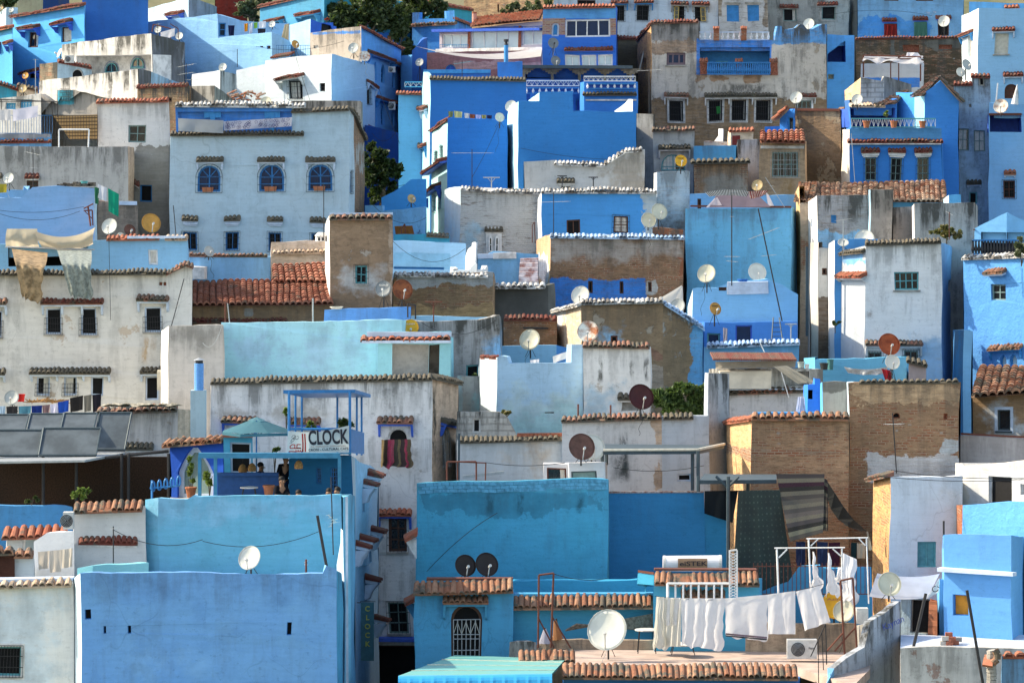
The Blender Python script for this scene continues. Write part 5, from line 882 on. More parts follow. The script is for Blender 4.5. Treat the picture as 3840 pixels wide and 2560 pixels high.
h=H('white_house','plain white wall with a row of clay roof tiles left of the cyan wall',[(272,1906,112),(552,1896,112)],2.5,D((.62,.61,.60),v=.03,grime=.05),back=1); h.coping(0,274,1898,544,1890,'terra',.34,lift=.05,pitch=.2,drop=.2); h.hood(0,292,522,2014,'maroon','whitep',.14,0,y1=2018); h.build()
h=H('blue_house','big plain periwinkle blue wall in the bottom left foreground',[(272,2176,108),(302,2146,106),(1206,2148,106),(1262,2146,106),(1282,2150,108)],3,D((.21,.37,.80),v=.06,tint=(.24,.40,.76),grime=.14,bump=.9,ua=.04,under=(.30,.42,.62),patches=[(290,2140,1270,2205,(.20,.34,.70),.5),(470,2400,800,2500,(.26,.42,.80),.5)]),smat={0: D((.62,.70,.82),grime=.03),3: D((.10,.34,.60))},tops={1: [(302,2146),(680,2148),(1206,2150)],2: [(1206,2150),(1222,2122),(1262,2140)]},back=1)
for b in ((316,2284,339,2324),(382,2351,392,2381),(475,2350,488,2380),(1073,2332,1091,2381)): h.win(1,*b,'shut','black',1,1,fr=.015)
h.build()
h=H('cyan_wall','low cyan garden wall behind the periwinkle blue wall',[(290,2130,108.6),(345,2122,108.4),(560,2108,108.4)],.6,D((.28,.55,.66),grime=.02),cat='wall',back=1); h.build()
h=H('cyan_house','narrow pale blue alley facade with broken tile canopies',[(1262,2000,110),(1290,1870,109.5),(1312,1860,110.5),(1330,1862,113)],2,D((.24,.50,.74),grime=.1),smat={0: D((.56,.64,.78),grime=0),2: D((.20,.44,.72))},tops={0: [(1262,2120),(1290,1990)],1: [(1290,1868),(1312,1862)]},back=1)
h.build()
h=H('blue_house','blue wall under the bamboo terrace at the left edge',[(-30,1892,116),(246,1892,116),(276,1896,116)],4,D((.10,.27,.58),v=.05,grime=.1),back=1); h.build()
h=H('white_house','small white room with red clay tiles at the left edge',[(24,2006,113.2),(250,2004,113)],2,D((.58,.60,.64),grime=.03),back=1); h.coping(0,10,1996,246,1990,'red',.38,lift=.12,drop=.24,pitch=.24); h.win(0,82,2012,130,2072,'whitefr','skyglass',1,1); h.build()
h=H('white_house','white stair wall with a blue chipped rim behind the beige cloths',[(122,2030,111.4),(276,1992,111)],1.5,D((.64,.65,.70),grime=.02),tops={0: [(122,2030),(150,2010),(170,1996),(276,1990)]},back=1); h.build()
h=H('white_house','low white wall with stubby tiles left of the beige cloths',[(50,2084,109.8),(126,2080,109.8)],1.5,D((.58,.62,.68),grime=.02),back=1); h.coping(0,54,2076,124,2074,'terra',.3,pitch=.22,lift=.03); h.build()
h=H('brown_house','dark brown wooden shed at the left edge',[(-30,2076,109.6),(52,2072,109.6)],1.5,D((.06,.03,.025),grime=0),back=1); h.coping(0,-30,2070,52,2068,'terra',.2,drop=.06,pitch=.3); h.build()
h=H('white_house','plain white house with a limewashed tile edge in the bottom left corner',[(-30,2192,107.5),(276,2186,107.5),(284,2190,108)],3,D((.78,.77,.75),v=.03,grime=.08,patches=[(-30,2180,200,2620,(.66,.70,.76),.5)],Y=107.5),back=1); h.coping(0,-30,2184,270,2182,'pale',.28,lift=.03,pitch=.22); h.band(0,-30,2168,272,2180,'icep',-.03,'whitewashed_edge',-.5)
h.win(0,-20,2424,86,2536,'tealfr','black',1,1,grille=True,gn=10,surround='whitep'); h.build()
# centre right foreground: cyan houses
h=H('cyan_house','large cyan wall with a bare breeze-block top course',[(1562,1810,119.5),(2280,1795,119),(2284,1797,120)],4,D((.09,.36,.60),v=.09,tint=(.075,.37,.56),grime=.12,bump=.7,patches=[(1562,1840,2285,1925,(.07,.27,.44),.25),(1555,1795,2290,1842,(.10,.35,.53),.06)],streaks=[(1820,1850,1850,1925,(.02,.07,.10),.6),(1936,1845,1962,1925,(.02,.07,.10),.8),(2165,1850,2192,1915,(.02,.07,.10),.7)],Y=119.2),back=1)
f=h.fac[0]; mb=MB(); rb=random.Random(3)
for r in range(3):
    for k in range(24):
        x0=1566+k*30+(15 if r % 2 else 0); y0=1813-(k*30)*.021+r*13; a,z1=f.hit(x0,y0); b,z0=f.hit(min(x0+28,2278),y0+11.5); mb.fbox(f,a,b,z0,z1,0,.018+rb.uniform(0,.012))
mb.build('breeze_block_course',simple('cyan_breeze_block',(.10,.36,.54),.9,scale=5,var=.3),h.root,True); h.build()
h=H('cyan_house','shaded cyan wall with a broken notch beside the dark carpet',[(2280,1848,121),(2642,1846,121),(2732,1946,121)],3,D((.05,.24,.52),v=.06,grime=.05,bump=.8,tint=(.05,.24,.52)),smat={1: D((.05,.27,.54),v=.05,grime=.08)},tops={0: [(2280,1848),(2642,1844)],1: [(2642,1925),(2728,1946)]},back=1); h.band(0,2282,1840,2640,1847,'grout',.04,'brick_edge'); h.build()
h=H('cyan_house','low cyan ledge with a terracotta rim left of the solar water tank',[(1925,2180,115.5),(2300,2176,115.5),(2460,2172,115.5)],2,D((.05,.30,.54),grime=.02,v=.03),back=1,par=.2); h.build()
h=H('cyan_house','cyan house front with an arched barred window in the bottom middle',[(1558,2206,112),(1926,2204,112),(1930,2206,113)],3,D((.12,.36,.64),v=.08,grime=.12,tint=(.10,.34,.62)),back=1)
h.coping(0,1552,2196,1926,2186,'terra',.44,lift=.06,drop=.26,pitch=.185); h.band(0,1600,2168,1926,2176,'rust',-.1,'red_edge',-.5); h.hood(0,1662,1830,2232,'terra','cyanp',.38,.45); h.win(0,1695,2262,1808,2520,'wood','black',1,1,arch=1,fr=.08)
f=h.fac[0]; mb=MB()
for k in range(7):
    u,z0=f.hit(1704+k*16,2456); _,z1=f.hit(1704,2320); mb.tube(f.pt(u,z0-.6,.0),f.pt(u,z1,.0),.016,5)
for y in (2320,2378,2396,2440): a,z=f.hit(1704,y); b,_=f.hit(1800,y); mb.tube(f.pt(a,z,.0),f.pt(b,z,.0),.016,5)
for k in range(3): a,z=f.hit(1704+k*32,2378); b,z2=f.hit(1720+k*32,2330); c,_=f.hit(1736+k*32,2330); mb.tube(f.pt(a,z,0),f.pt(b,z2,0),.012,4); mb.tube(f.pt(b,z2,0),f.pt(c,z,0),.012,4)
mb.build('window_bars',PM['galv'],h.root,True)
h.build()
h=H('cyan_house','long low cyan wall with a row of clay tiles behind the giant white dish',[(1926,2262,112.6),(2452,2256,112.6)],2.5,D((.10,.36,.60),v=.03,grime=.01),back=0); h.coping(0,1926,2250,2452,2244,'terra',.44,lift=.06,drop=.26,pitch=.185); h.band(0,1926,2226,2452,2236,'cyanp',-.05,'ledge',-.5); h.build()
h=H('cyan_house','cyan block with clay tile rim carrying the white solar water tank',[(2452,2170,110.6),(2848,2166,110.6),(2856,2168,112)],2.5,D((.09,.33,.56),v=.03,grime=.01),back=0); h.coping(0,2454,2160,2846,2158,'terra',.36,lift=.05,drop=.26,pitch=.185); h.hood(0,2552,2720,2208,'terra','cyanp',.3,0); h.band(0,2452,2134,2842,2140,'rust',-.1,'red_edge',-.5); h.build()
h=H('cyan_block','open cyan trough block with a red rim left of the solar water tank',[(2390,2152,111.4),(2452,2150,111)],1.5,D((.08,.36,.60),grime=.0),cat='house',back=0,base=2192); h.band(0,2392,2142,2452,2151,'rust',.02,'red_edge'); h.build()
h=H('blue_house','blue parapet under the black railing behind the hanging white clothes',[(2850,2212,113),(3080,2130,113),(3270,2128,113)],2,D((.09,.30,.56),v=.05,grime=.03),tops={0: [(2850,2220),(2960,2180),(3000,2124),(3080,2120)]},back=0); h.build()
# terrace of the laundry
h=H('terrace_wall','low cement terrace wall behind the white bed sheets',[(2000,2420,111.4),(2050,2404,111.2),(2078,2386,111.2),(2700,2404,111),(2850,2330,110.6),(3210,2338,110.4)],.3,D((.42,.37,.30),v=.1,grime=.35),cat='wall',tops={0: [(2000,2420),(2050,2404)],3: [(2700,2404),(2705,2350),(2850,2338)],2: [(2078,2386),(2090,2396),(2700,2404)]},back=0,par=.1); h.build()
def slab(name,label,pts,z,th,mat,cat='terrace'):
    mb=MB(); k=len(pts); mb.add([Vector((x,y,z)) for x,y in pts]+[Vector((x,y,z-th)) for x,y in pts],[tuple(range(k)),tuple(range(2*k-1,k-1,-1))]+[(j,k+j,k+(j+1) % k,(j+1) % k) for j in range(k)])
    return mb.build(name,mat,loc=(pts[0][0],pts[0][1],z),top=(label,cat))
ZT=(HY-2440)/F*110.6
def onfloor(px,py,z=ZT): Y=(HY-py) and z*F/(HY-py); return Vector(((px-CX)/F*Y,Y,z))
q=[onfloor(2060,2418),onfloor(3270,2420),onfloor(3262,2508),onfloor(3200,2570),onfloor(2990,2502),onfloor(2150,2494)]
slab('terrace_floor','sunlit pinkish roof terrace floor under the white bed sheets',[(p.x,p.y) for p in reversed(q)],ZT,.25,simple('pink_cement_floor',(.44,.34,.29),.9,scale=1.5,var=.2))
yF=105.6
h=H('blue_house','dark blue house front under a long row of clay tiles at the bottom edge',[(2112,2530,yF),(2990,2536,yF),(3000,2538,yF+.5)],4.0,D((.05,.16,.48),grime=.02),back=0,par=.35); h.coping(0,2104,2508,2990,2510,'terra',.40,lift=.05,drop=.24,pitch=.175,back=.3); h.build()
h=H('white_house','white side wall of the laundry terrace with a scrawled blue word',[(3100,2530,104.6),(3130,2500,105.2),(3262,2335,107.6),(3378,2250,110)],.3,D((.44,.45,.47),v=.08,grime=.6,tint=(.38,.40,.46)),smat={0: D((.20,.36,.60),grime=.2)},tops={0: [(3100,2560),(3130,2500)],1: [(3130,2500),(3240,2430),(3262,2335)],2: [(3262,2335),(3330,2290),(3374,2252),(3378,2256)]},back=0,par=.1,thick=.2); h.build()
h=H('wall_stub','short cement wall end beside the white side wall',[(3206,2345,108.6),(3262,2342,107.8)],.3,D((.50,.48,.44),grime=.3),cat='wall',back=0); h.build()
h=H('tile_ledge','little tiled lean-to roof at the corner of the teal sheet roof',[(1908,2404,109.8),(1995,2404,109.6),(2010,2408,110)],1,D((.45,.46,.45),grime=.5),cat='wall',back=0); h.build()
# right side lower
h=H('white_house','cream flat-roofed house with a wide black opening at the right edge',[(3584,1742,121),(3920,1726,118)],3,D((.64,.60,.54),v=.04,grime=.08,patches=[(3655,1770,3920,1900,(.60,.62,.64),.1)],Y=119.5,bump=.9),back=1,par=.2)
h.win(0,3700,1784,3790,1890,'whitep','black',1,1,fr=.03); h.win(0,3824,1816,3880,1856,'whitep','black',1,1,fr=.03); h.build()
h=H('white_house','pale bluish white house with teal shutters and a sunlit brick edge',[(3272,1792,120.5),(3338,1786,116.5),(3612,1784,116.5)],3,D((.68,.70,.76),v=.04,grime=.1,bump=.9,patches=[(3560,1860,3620,2140,(.58,.58,.58),.3)],Y=116.5),smat={0: D((.58,.38,.20),kind='rubble',grime=.06,v=.06)},back=1)
h.coping(0,3264,1788,3338,1772,'dark',.25); h.win(1,3443,2028,3514,2128,'tealfr','tealfr',2,3,fr=.05); h.build()
h=H('blue_house','rough bright blue wall with a red brick end at the right edge',[(3590,1892,116.4),(3612,1888,115.2),(3920,1886,112.6)],2,D((.15,.34,.72),v=.05,grime=.03,bump=1.6),smat={0: D('brickc',kind='brick',grime=.1)},back=0); h.build()
h=H('blue_house','sky blue house with a rounded ledge and an orange window at the right edge',[(3532,2012,112.6),(3540,2008,110),(3792,2006,109),(3835,2010,111)],2,D((.16,.33,.72),v=.03,grime=.05),smat={2: D((.20,.42,.80),grime=0)},back=0)
h.band(1,3528,2132,3812,2146,'icep',.3,'ledge'); h.win(1,3573,2229,3632,2308,'bluefr','orangepane',1,1,fr=.03); h.build()
h=H('blue_house','blue house side cut by the lower right edge',[(3790,2010,112),(3920,2012,111)],2,D((.14,.34,.72),grime=.02),back=0); h.build()
h=H('blue_house','small blue corner pier of hollow brick beside the dark doorway',[(3512,2176,111.2),(3522,2172,110.4),(3552,2172,110.4)],1,D((.22,.44,.80),grime=.05),cat='house',back=0); h.build()
h=H('brick_pier','hollow red brick pier with white mortar beside the dark doorway',[(3482,2254,110.2),(3516,2252,110)],.8,D('brickc',kind='blocks',grime=.05),cat='pier',back=0); h.build()
h=H('ruin_house','patchy ruined wall with a black doorway under the white canopy',[(3376,2240,111.4),(3484,2248,111)],2,D((.36,.40,.46),v=.2,grime=.9,tint=(.30,.38,.50),bump=1.4),back=0); h.win(0,3413,2250,3482,2372,'cement','black',1,1,fr=.02); h.build()
h=H('white_house','white scratched parapet wall in the bottom right corner',[(3378,2432,105),(3560,2426,104.6),(3920,2426,104.2)],.4,D((.60,.59,.57),v=.05,grime=.25,ua=.25,under=(.34,.20,.16)),cat='wall',back=0,thick=.3); h.build()
h=H('blue_wall','worn blue wall with a red tile edge in the bottom right corner',[(3752,2462,102.6),(3920,2462,102.4)],.4,D((.20,.32,.56),v=.12,grime=.3,ua=.2,under=(.4,.42,.45)),cat='wall',back=0); h.coping(0,3756,2460,3920,2460,'red',.08,drop=.03,pitch=.3); h.build()
mb=MB(); z0=(HY-2428)/F*104.8; z1=(HY-2428)/F*110
a=W(3378,2428,105); b=W(3850,2428,105); yb=110.2
slab('terrace_floor','sunlit pale floor strip behind the scratched white parapet',[(a.x,105.2),(b.x+2,105.2),(W(3850,0,yb).x+2,yb),(W(3378,0,yb).x,yb)],(HY-2425)/F*105-.32,.2,simple('pale_blue_floor',(.50,.56,.66),.9,scale=1.5,var=.15))
# ================================================================ SATELLITE DISHES
DM=dict(white=simple('dish_white',(.62,.62,.56),.5,scale=2,var=.12),cream=simple('dish_cream',(.56,.54,.42),.5,scale=2,var=.15),grey=simple('dish_grey',(.20,.22,.23),.5,scale=2),
          pale=simple('dish_pale_grey',(.42,.44,.42),.5,scale=2),rust=simple('dish_rust',(.24,.075,.03),.8,scale=5,var=.5,alt=(.14,.04,.02)),orange=simple('dish_orange',(.55,.27,.06),.6,scale=3,var=.2),
          brown=simple('dish_brown',(.13,.06,.045),.6,scale=4,var=.3),yellow=simple('dish_yellow',(.70,.38,.03),.5,scale=3),black=simple('dish_black_brown',(.022,.016,.015),.6),tan=simple('dish_tan',(.45,.33,.17),.6,scale=4,var=.3),
          maroon=simple('dish_maroon',(.06,.012,.012),.6),stain=simple('dish_rust_stained',(.60,.60,.54),.6,scale=3.2,var=.6,alt=(.34,.12,.05)),redrust=simple('dish_red_rust',(.30,.07,.025),.7,scale=4,var=.6,alt=(.20,.035,.012)))
TXT={'dark': simple('dark_lettering',(.02,.02,.03),.6),'light': simple('pale_lettering',(.7,.7,.68),.6),'red': simple('red_lettering',(.45,.02,.02),.6),'rust': simple('faded_lettering',(.36,.16,.10),.7),'green': simple('yellow_green_lettering',(.34,.38,.08),.6),'blue': simple('blue_scrawl',(.05,.08,.3),.7)}
def text(s,org,ex,ey,size,mat,parent=None,width=None,name='lettering',thick=.004,bold=0.0,top=None,spacing=1.0):
    ex=Vector(ex).normalized(); ey=Vector(ey).normalized(); ez=ex.cross(ey).normalized()
    cu=bpy.data.curves.new(name,'FONT'); cu.body=s; cu.size=size; cu.extrude=thick; cu.offset=bold; cu.align_x='CENTER'; cu.align_y='CENTER'; cu.space_character=spacing
    cu.materials.append(mat); o=bpy.data.objects.new(name,cu); col.objects.link(o)
    from mathutils import Matrix
    k=1.0
    if width:
        bpy.context.view_layer.update(); wdt=o.dimensions.x
        if wdt > 0: k=width/wdt
    base=parent_origin(parent) if parent else Vector((0,0,0)); p=Vector(org)-base
    M=Matrix(((ex.x*k,ey.x,ez.x,p.x),(ex.y*k,ey.y,ez.y,p.y),(ex.z*k,ey.z,ez.z,p.z),(0,0,0,1)))
    bpy.context.view_layer.update(); me=bpy.data.meshes.new_from_object(o.evaluated_get(bpy.context.evaluated_depsgraph_get())); bpy.data.objects.remove(o); bpy.data.curves.remove(cu)
    o=bpy.data.objects.new(name,me); col.objects.link(o)
    if parent: o.parent=parent
    o.matrix_basis=M
    return o
def dish(px,py,r,base,Y,mat,label,az=-14,el=24,lnb='galv',word=None,wc='dark',pole=True,arm=1,group='satellite dishes on the roofs'):
    c=W(px,py,Y); R=r/F*Y; zb=(HY-base)/F*Y
    a=math.radians(az); e=math.radians(el); n=Vector((math.sin(a)*math.cos(e),-math.cos(a)*math.cos(e),math.sin(e)))
    ux=Vector((math.cos(a),math.sin(a),0)); uy=n.cross(ux)*1; uy=-uy if uy.z < 0 else uy
    back=c-n*(R*.35)
    root=empty('satellite_dish',Vector((back.x,back.y+.05,zb)),label,'satellite dish',group)
    mb=MB(); NR,NS=5,26; dep=R*.21
    for s_,off in ((0,0.0),(1,-.014)):
        for i in range(NR+1):
            q=i/NR
            for j in range(NS):
                t=2*math.pi*j/NS; mb.v.append(c+ux*(math.cos(t)*R*q*.94)+uy*(math.sin(t)*R*q)+n*(dep*(q*q-1)+off))
    K=(NR+1)*NS
    for i in range(NR):
        for j in range(NS):
            j2=(j+1) % NS; mb.f.append([i*NS+j,(i+1)*NS+j,(i+1)*NS+j2,i*NS+j2]); mb.m.append(0)
            mb.f.append([K+i*NS+j,K+i*NS+j2,K+(i+1)*NS+j2,K+(i+1)*NS+j]); mb.m.append(0)
    for j in range(NS):
        j2=(j+1) % NS; mb.f.append([NR*NS+j,K+NR*NS+j,K+NR*NS+j2,NR*NS+j2]); mb.m.append(0)
    rf=mb.build('reflector',DM[mat],root,smooth=True)
    rm=MB(); rp=[c+ux*(math.cos(2*math.pi*j/NS)*R*.94)+uy*(math.sin(2*math.pi*j/NS)*R) for j in range(NS+1)]; rm.path(rp,.012,4); rm.build('rim',DM[mat],rf)
    if arm:
        bt=c-uy*R*.98; foc=c+n*R*.55-uy*R*.35+ux*(R*.05)
        am=MB(); am.tube(bt-n*.02,foc,.018,5); am.build('arm',PM[lnb],root)
        lm=MB(); lm.tube(foc-n*.07,foc+n*.04,.032,7,.045); lm.tube(foc+n*.04,foc+n*.1,.045,7); lm.build('receiver',PM['plastic' if lnb !='iron' else 'iron'],root)
    if pole:
        pm=MB(); pt=Vector((back.x,back.y+.05,back.z-R*.1)); pm.tube(Vector((pt.x,pt.y,zb-.15)),pt,.028,6); pm.tube(pt,c-n*(dep+.01),.03,6); pm.tube(Vector((pt.x-.2,pt.y+.12,zb-.1)),pt-Vector((0,0,R*.35)),.012,4); pm.tube(Vector((pt.x+.2,pt.y+.12,zb-.1)),pt-Vector((0,0,R*.35)),.012,4)
        pm.build('mount',PM['iron'],root)
    rd=random.Random(int(px*7+py))
    if arm and rd.random() < .7:
        cb=MB(); q0=bt-n*.03; L=rd.uniform(.5,1.6); sx_=rd.uniform(-.25,.25); cb.path([q0+Vector((sx_*k/8+.05*math.sin(k*1.3+px),-.02+.0*k,-L*(k/8)-.12*math.sin(math.pi*k/8))) for k in range(9)],.009,4); cb.build('cable',PM['palecable' if rd.random() < .4 else 'cable'],root)
    if word: text(word,c+uy*R*.45+n*(dep*(.25-1)+.05*R+.02),ux,uy,R*.26,TXT[wc],rf,width=R*1.05)
    return root
D1=[
 (592,111,14,128,200,'white','small white dish left of the rusty frame on the grey loggia roof'),(672,135,15,152,200,'white','small white dish at the back corner of the grey loggia roof'),
 (222,199,18,232,192,'white','white dish seen edge-on beside the air conditioner of the grey loggia',-62),(95,284,13,318,188,'orange','little orange-rust dish on a thin mast near the left edge'),
 (86,333,16,356,186,'tan','tan stained dish above the lattice panels at the left edge'),(3,31,9,44,217.5,'tan','tiny brown dish in the top left corner'),(42,38,10,52,217.5,'white','tiny white dish in the top left corner'),
 (835,252,16,272,195,'white','white dish on the small bright white block'),(1020,91,13,100,208.5,'white','small white dish beside the washing below the teal house'),(1108,166,16,205,197.5,'orange','rust-orange dish on a stand over the white cube house',30),
 (1325,180,21,210,198,'pale','grey dish leaning before the bare plaster end wall'),(1368,211,21,232,197.5,'stain','white dish with rusty writing at the corner of the white cube house',8,24,'galv'),
 (996,384,23,402,178,'cream','half-hidden cream dish over the white roof edge of the big pale blue house'),(1573,234,16,306,203,'pale','grey dish on a bracket by the lattice stairs left of the sail awning'),
 (2075,162,21,200,198.6,'grey','upper dark grey dish on the royal blue wall',10,20,'iron'),(2084,228,19,249,198.2,'grey','lower dark grey dish on the royal blue wall',16,20,'plastic'),
 (1916,398,23,440,178.5,'white','white dish half behind the sunlit edge of the blank blue wall'),(1874,440,18,470,174.3,'white','small white dish at the right end of the roof with coloured clothes',12),
 (1970,614,28,650,173.2,'cream','cream dish half hidden behind the whitewashed parapet'),(1544,745,17,765,166.5,'tan','tan dish on the bright blue gable wall',25),
 (3033,90,22,112,203,'white','white dish on the roof of the blue zigzag parapet'),(2986,366,24,412,181.3,'white','white dish before the lower windows of the peeling house'),(2554,603,23,640,166.4,'yellow','bright yellow dish beside the arched turquoise window',8,22,'palecable','DREAMSAT'),
 (2840,695,22,722,170,'tan','cream-yellow dish above the striped tent'),(3540,80,23,132,218,'white','white dish in front of the right-hand window of the worn blue house'),(3626,243,22,290,186.5,'pale','tilted grey dish against the sunlit pale house corner',35),
 (3603,271,18,292,187.5,'white','white dish below the tilted grey dish',14),(3214,373,22,400,180.4,'white','white dish on the tiled loggia of the gabled house'),(3753,398,29,426,179.5,'stain','large dish with rust at its foot by the deep blue terrace'),
 (32,668,21,702,156,'white','white dish on the roof at the left edge by the yellow cloth'),(410,848,31,880,149.5,'white','large white dish left of the two rusty dishes'),(487,863,23,882,149.6,'brown','small brown dish between the white and the big orange dish',22),
 (567,836,38,882,149.4,'orange','big orange-rust dish on the pale blue upper storey',18),(452,884,13,890,150.4,'white','small low white dish behind the wall beside the brown dish',6),(785,942,21,962,154.4,'pale','faint grey dish at the foot of the big pale blue house',30),
 (1437,1082,31,1150,144.3,'grey','grey dish with a badge left of the wood-brown dish',-10,20,'plastic','GOLD','light'),(1510,1085,40,1152,144.2,'rust','wood-brown rusty dish right of the grey dish',14),
 (2473,793,32,848,160.6,'cream','higher of the two overlapping dishes by the brick roof box',18),(2432,825,29,852,160.8,'cream','lower of the two overlapping dishes by the brick roof box',8),
 (2649,1025,36,1085,153.8,'cream','large cream dish at the left end of the corrugated sheets'),(2840,1020,36,1062,158,'white','white dish rising behind the corrugated sheets',10),(3241,899,40,915,157,'white','wide white dish half behind the pale blue parapet'),
 (3162,909,21,930,153.6,'pale','small upturned dish by the wide white dish',0,50),(2176,1106,36,1140,150.6,'white','white dish behind the limewashed edge of the half-gabled house'),(1986,1273,41,1330,144.6,'cream','large white dish above the pale roof terrace with washing'),
 (2204,1242,42,1296,143.9,'stain','white dish with a big rust-red smear',-6),(1540,1228,31,1250,140.3,'yellow','orange dish half hidden behind the porch parapet',0,15,'galv','BLANDY','light'),(2540,1148,30,1180,149.6,'pale','grey dish behind the little white awning'),
 (2683,1157,24,1210,150.6,'orange','orange dish with a dark word on the light blue roof',22,20,'galv','ECHOLINE SF'),(2405,1487,50,1556,127.2,'maroon','very dark maroon dish in front of the fig tree',14),(3335,1290,43,1352,136.6,'redrust','red rusty dish above the small white dish',10),
 (3347,1357,29,1434,135.8,'white','small white dish below the red rusty dish',6),(43,1490,29,1535,139,'pale','grey-white dish by the red tub at the left edge',-6),(2222,1676,50,1730,122.6,'white','white dish peeping out behind the big brown dish',12),
 (2182,1674,52,1730,121.8,'brown','big brown dish on the white roof cabin',10),(935,2090,46,2146,107.4,'white','white dish on the rim of the periwinkle blue wall',-20),(1746,2119,42,2172,113.4,'black','left one of two black-brown dishes on the clay tile edge',14),
 (1826,2115,46,2172,113.3,'black','right one of two black-brown dishes on the clay tile edge',16),(2276,2360,79,2455,108.4,'white','giant white dish on the sunlit terrace'),(3128,2268,50,2330,110.9,'yellow','mustard yellow dish behind the hanging white clothes',-4,15,'galv','Azils','rust'),
 (3164,2290,42,2338,110.3,'cream','cream dish in front of the mustard yellow dish'),(3336,2188,46,2238,110.6,'cream','cream dish with a shadow on it by the white canopy',4)]
for d in D1: dish(*d[:7],**dict(zip(('az','el','lnb','word','wc'),d[7:])))
# ================================================================ ANTENNAS, POLES, CABLES
def antenna(px,yt,yb,Y,label,arms=(),px1=None,mat='iron',r=.018,group='television aerials',lean=0,el='palecable'):
    """mast from (px1, yb) up to (px, yt); arms: (y, halflen px, direction deg, n elements)"""
    a=W(px1 if px1 is not None else px,yb,Y); b=W(px,yt,Y); root=empty('tv_aerial',a,label,'aerial',group)
    mb=MB(); mb.tube(a-Vector((0,0,.1)),b,r,6); mb.build('mast',PM[mat],root)
    for (y,hl,dg,ne) in arms:
        t=(yb-y)/(yb-yt); c=a.lerp(b,t); L=hl/F*Y; d=Vector((math.cos(math.radians(dg)),-.35,math.sin(math.radians(dg)))).normalized(); s=Vector((.35,.93,0)) if ne > 0 else Vector((0,0,1))
        q=MB(); q.tube(c-d*L,c+d*L,.011,4)
        for k in range(abs(ne)):
            p=c+d*L*(2*k/max(1,abs(ne)-1)-1); w_=.16+.12*k/abs(ne); q.tube(p-s*w_,p+s*w_,.006,4)
        q.build('boom',PM[el],root)
    return root
antenna(124,560,700,160,'rusty mast with one long arm on the blank wall at the left edge',[(576,30,-12,3),(630,8,0,2)],el='palecable')
antenna(133,222,352,181,'thin bare mast above the small cream wall at the left edge',[(224,4,0,2)],mat='galv'); antenna(890,184,245,195.5,'short thin spike mast on the white cube house parapet',[])
antenna(698,238,385,182,'twin-armed aerial above the brown stone house',[(246,34,10,6),(276,30,8,7)],el='palecable'); antenna(718,290,385,182.6,'lower aerial with slanting arms above the brown stone house',[(300,24,0,5)])
antenna(590,88,125,200,'small fan aerial above the red dormer',[(92,10,20,3)]); antenna(650,770,885,150,'dark lone mast at the foot of the big pale blue house',[],px1=661)
antenna(1216,690,870,148.6,'tall dark mast beside the brown tower',[],px=1214) if False else antenna(1214,690,880,148.2,'tall dark mast rising beside the brown tower',[])
antenna(1770,560,690,165,'pole with a very long aerial boom before the blank blue house',[(574,78,0,6)],el='galv'); antenna(1733,228,290,187,'short white-spotted mast on the tiled edge of the large blue house',[(236,34,8,5)],el='tealfr')
antenna(2076,718,880,164.6,'dark mast with a pale boom in front of the blue wall',[(757,60,2,5)]); antenna(2744,720,1062,152.8,'tall straight mast in front of the sky blue house',[(812,3,0,2),(962,26,0,5),(980,18,-5,4)],r=.024)
antenna(2843,782,1195,149,'leaning dark mast in front of the sky blue house',[(876,60,22,6),(958,24,6,4)],px1=2933,r=.026); antenna(2870,665,768,160,'thin crossed rod above the striped tent',[(698,3,0,2)],px1=2942,mat='galv',r=.012)
antenna(2434,262,420,180,'aerial in front of the sunlit ochre wall',[(264,45,3,9)]); antenna(3560,795,890,152,'bent iron bracket above the dry grass tuft',[(800,16,-30,0)],mat='rust')
antenna(3162,822,930,153,'thin pale aerial at the left of the grey ruin',[(824,30,8,6)],mat='galv'); antenna(690,1045,1215,138,'leaning dark antenna in front of the off-white grille windows',[(1128,22,14,4),(1150,20,30,3)],px1=642)
antenna(3347,1548,1762,118,'tall mast with a short aerial in front of the brick house',[(1590,34,2,5)],px1=3362); antenna(425,1972,2140,108.8,'dark pole in front of the white tiled wall',[(1980,4,0,2)])
antenna(1190,1932,2118,108.6,'thick leaning dark pole on the periwinkle wall',[],px1=1226,r=.045); antenna(1241,1788,2066,110,'thin tilted mast with a crossed aerial by the cyan wall',[(1944,22,-40,4),(1960,16,60,3)],px1=1250)
antenna(3472,2224,2418,106.2,'leaning rusty pole left of the blue house',[],px1=3424,r=.045); antenna(3626,2212,2560,103.4,'long leaning rusty pole before the orange window',[],px1=3688,r=.042)
antenna(3539,1952,2042,111.5,'short rod on the corner of the sky blue house',[],r=.03); antenna(1148,2096,2146,106.6,'hooked iron bracket on the rim of the periwinkle wall',[(2104,10,30,0),(2116,8,0,0)],mat='rust',r=.03)
antenna(2168,1515,1565,128.5,'rusty rod at the left of the mossy tile edge',[],mat='rust',r=.03); antenna(2290,1518,1565,128.5,'rusty rod further along the mossy tile edge',[],mat='rust',r=.03)
antenna(1173,1118,1198,139.5,'galvanised pipe standing on the aqua wall',[],mat='galv',r=.03); antenna(845,1135,1208,139.3,'rusty rod at the left corner of the aqua wall',[],mat='rust',r=.03); antenna(853,1137,1210,139.6,'second rod at the left corner of the aqua wall',[],mat='galv',r=.02,px1=862)
antenna(2906,1286,1332,139,'bent white rod above the beige blinds',[],px=2852) if False else antenna(2852,1288,1330,139,'slanting white stick above the beige canvas blinds',[],px1=2876,mat='whitem')
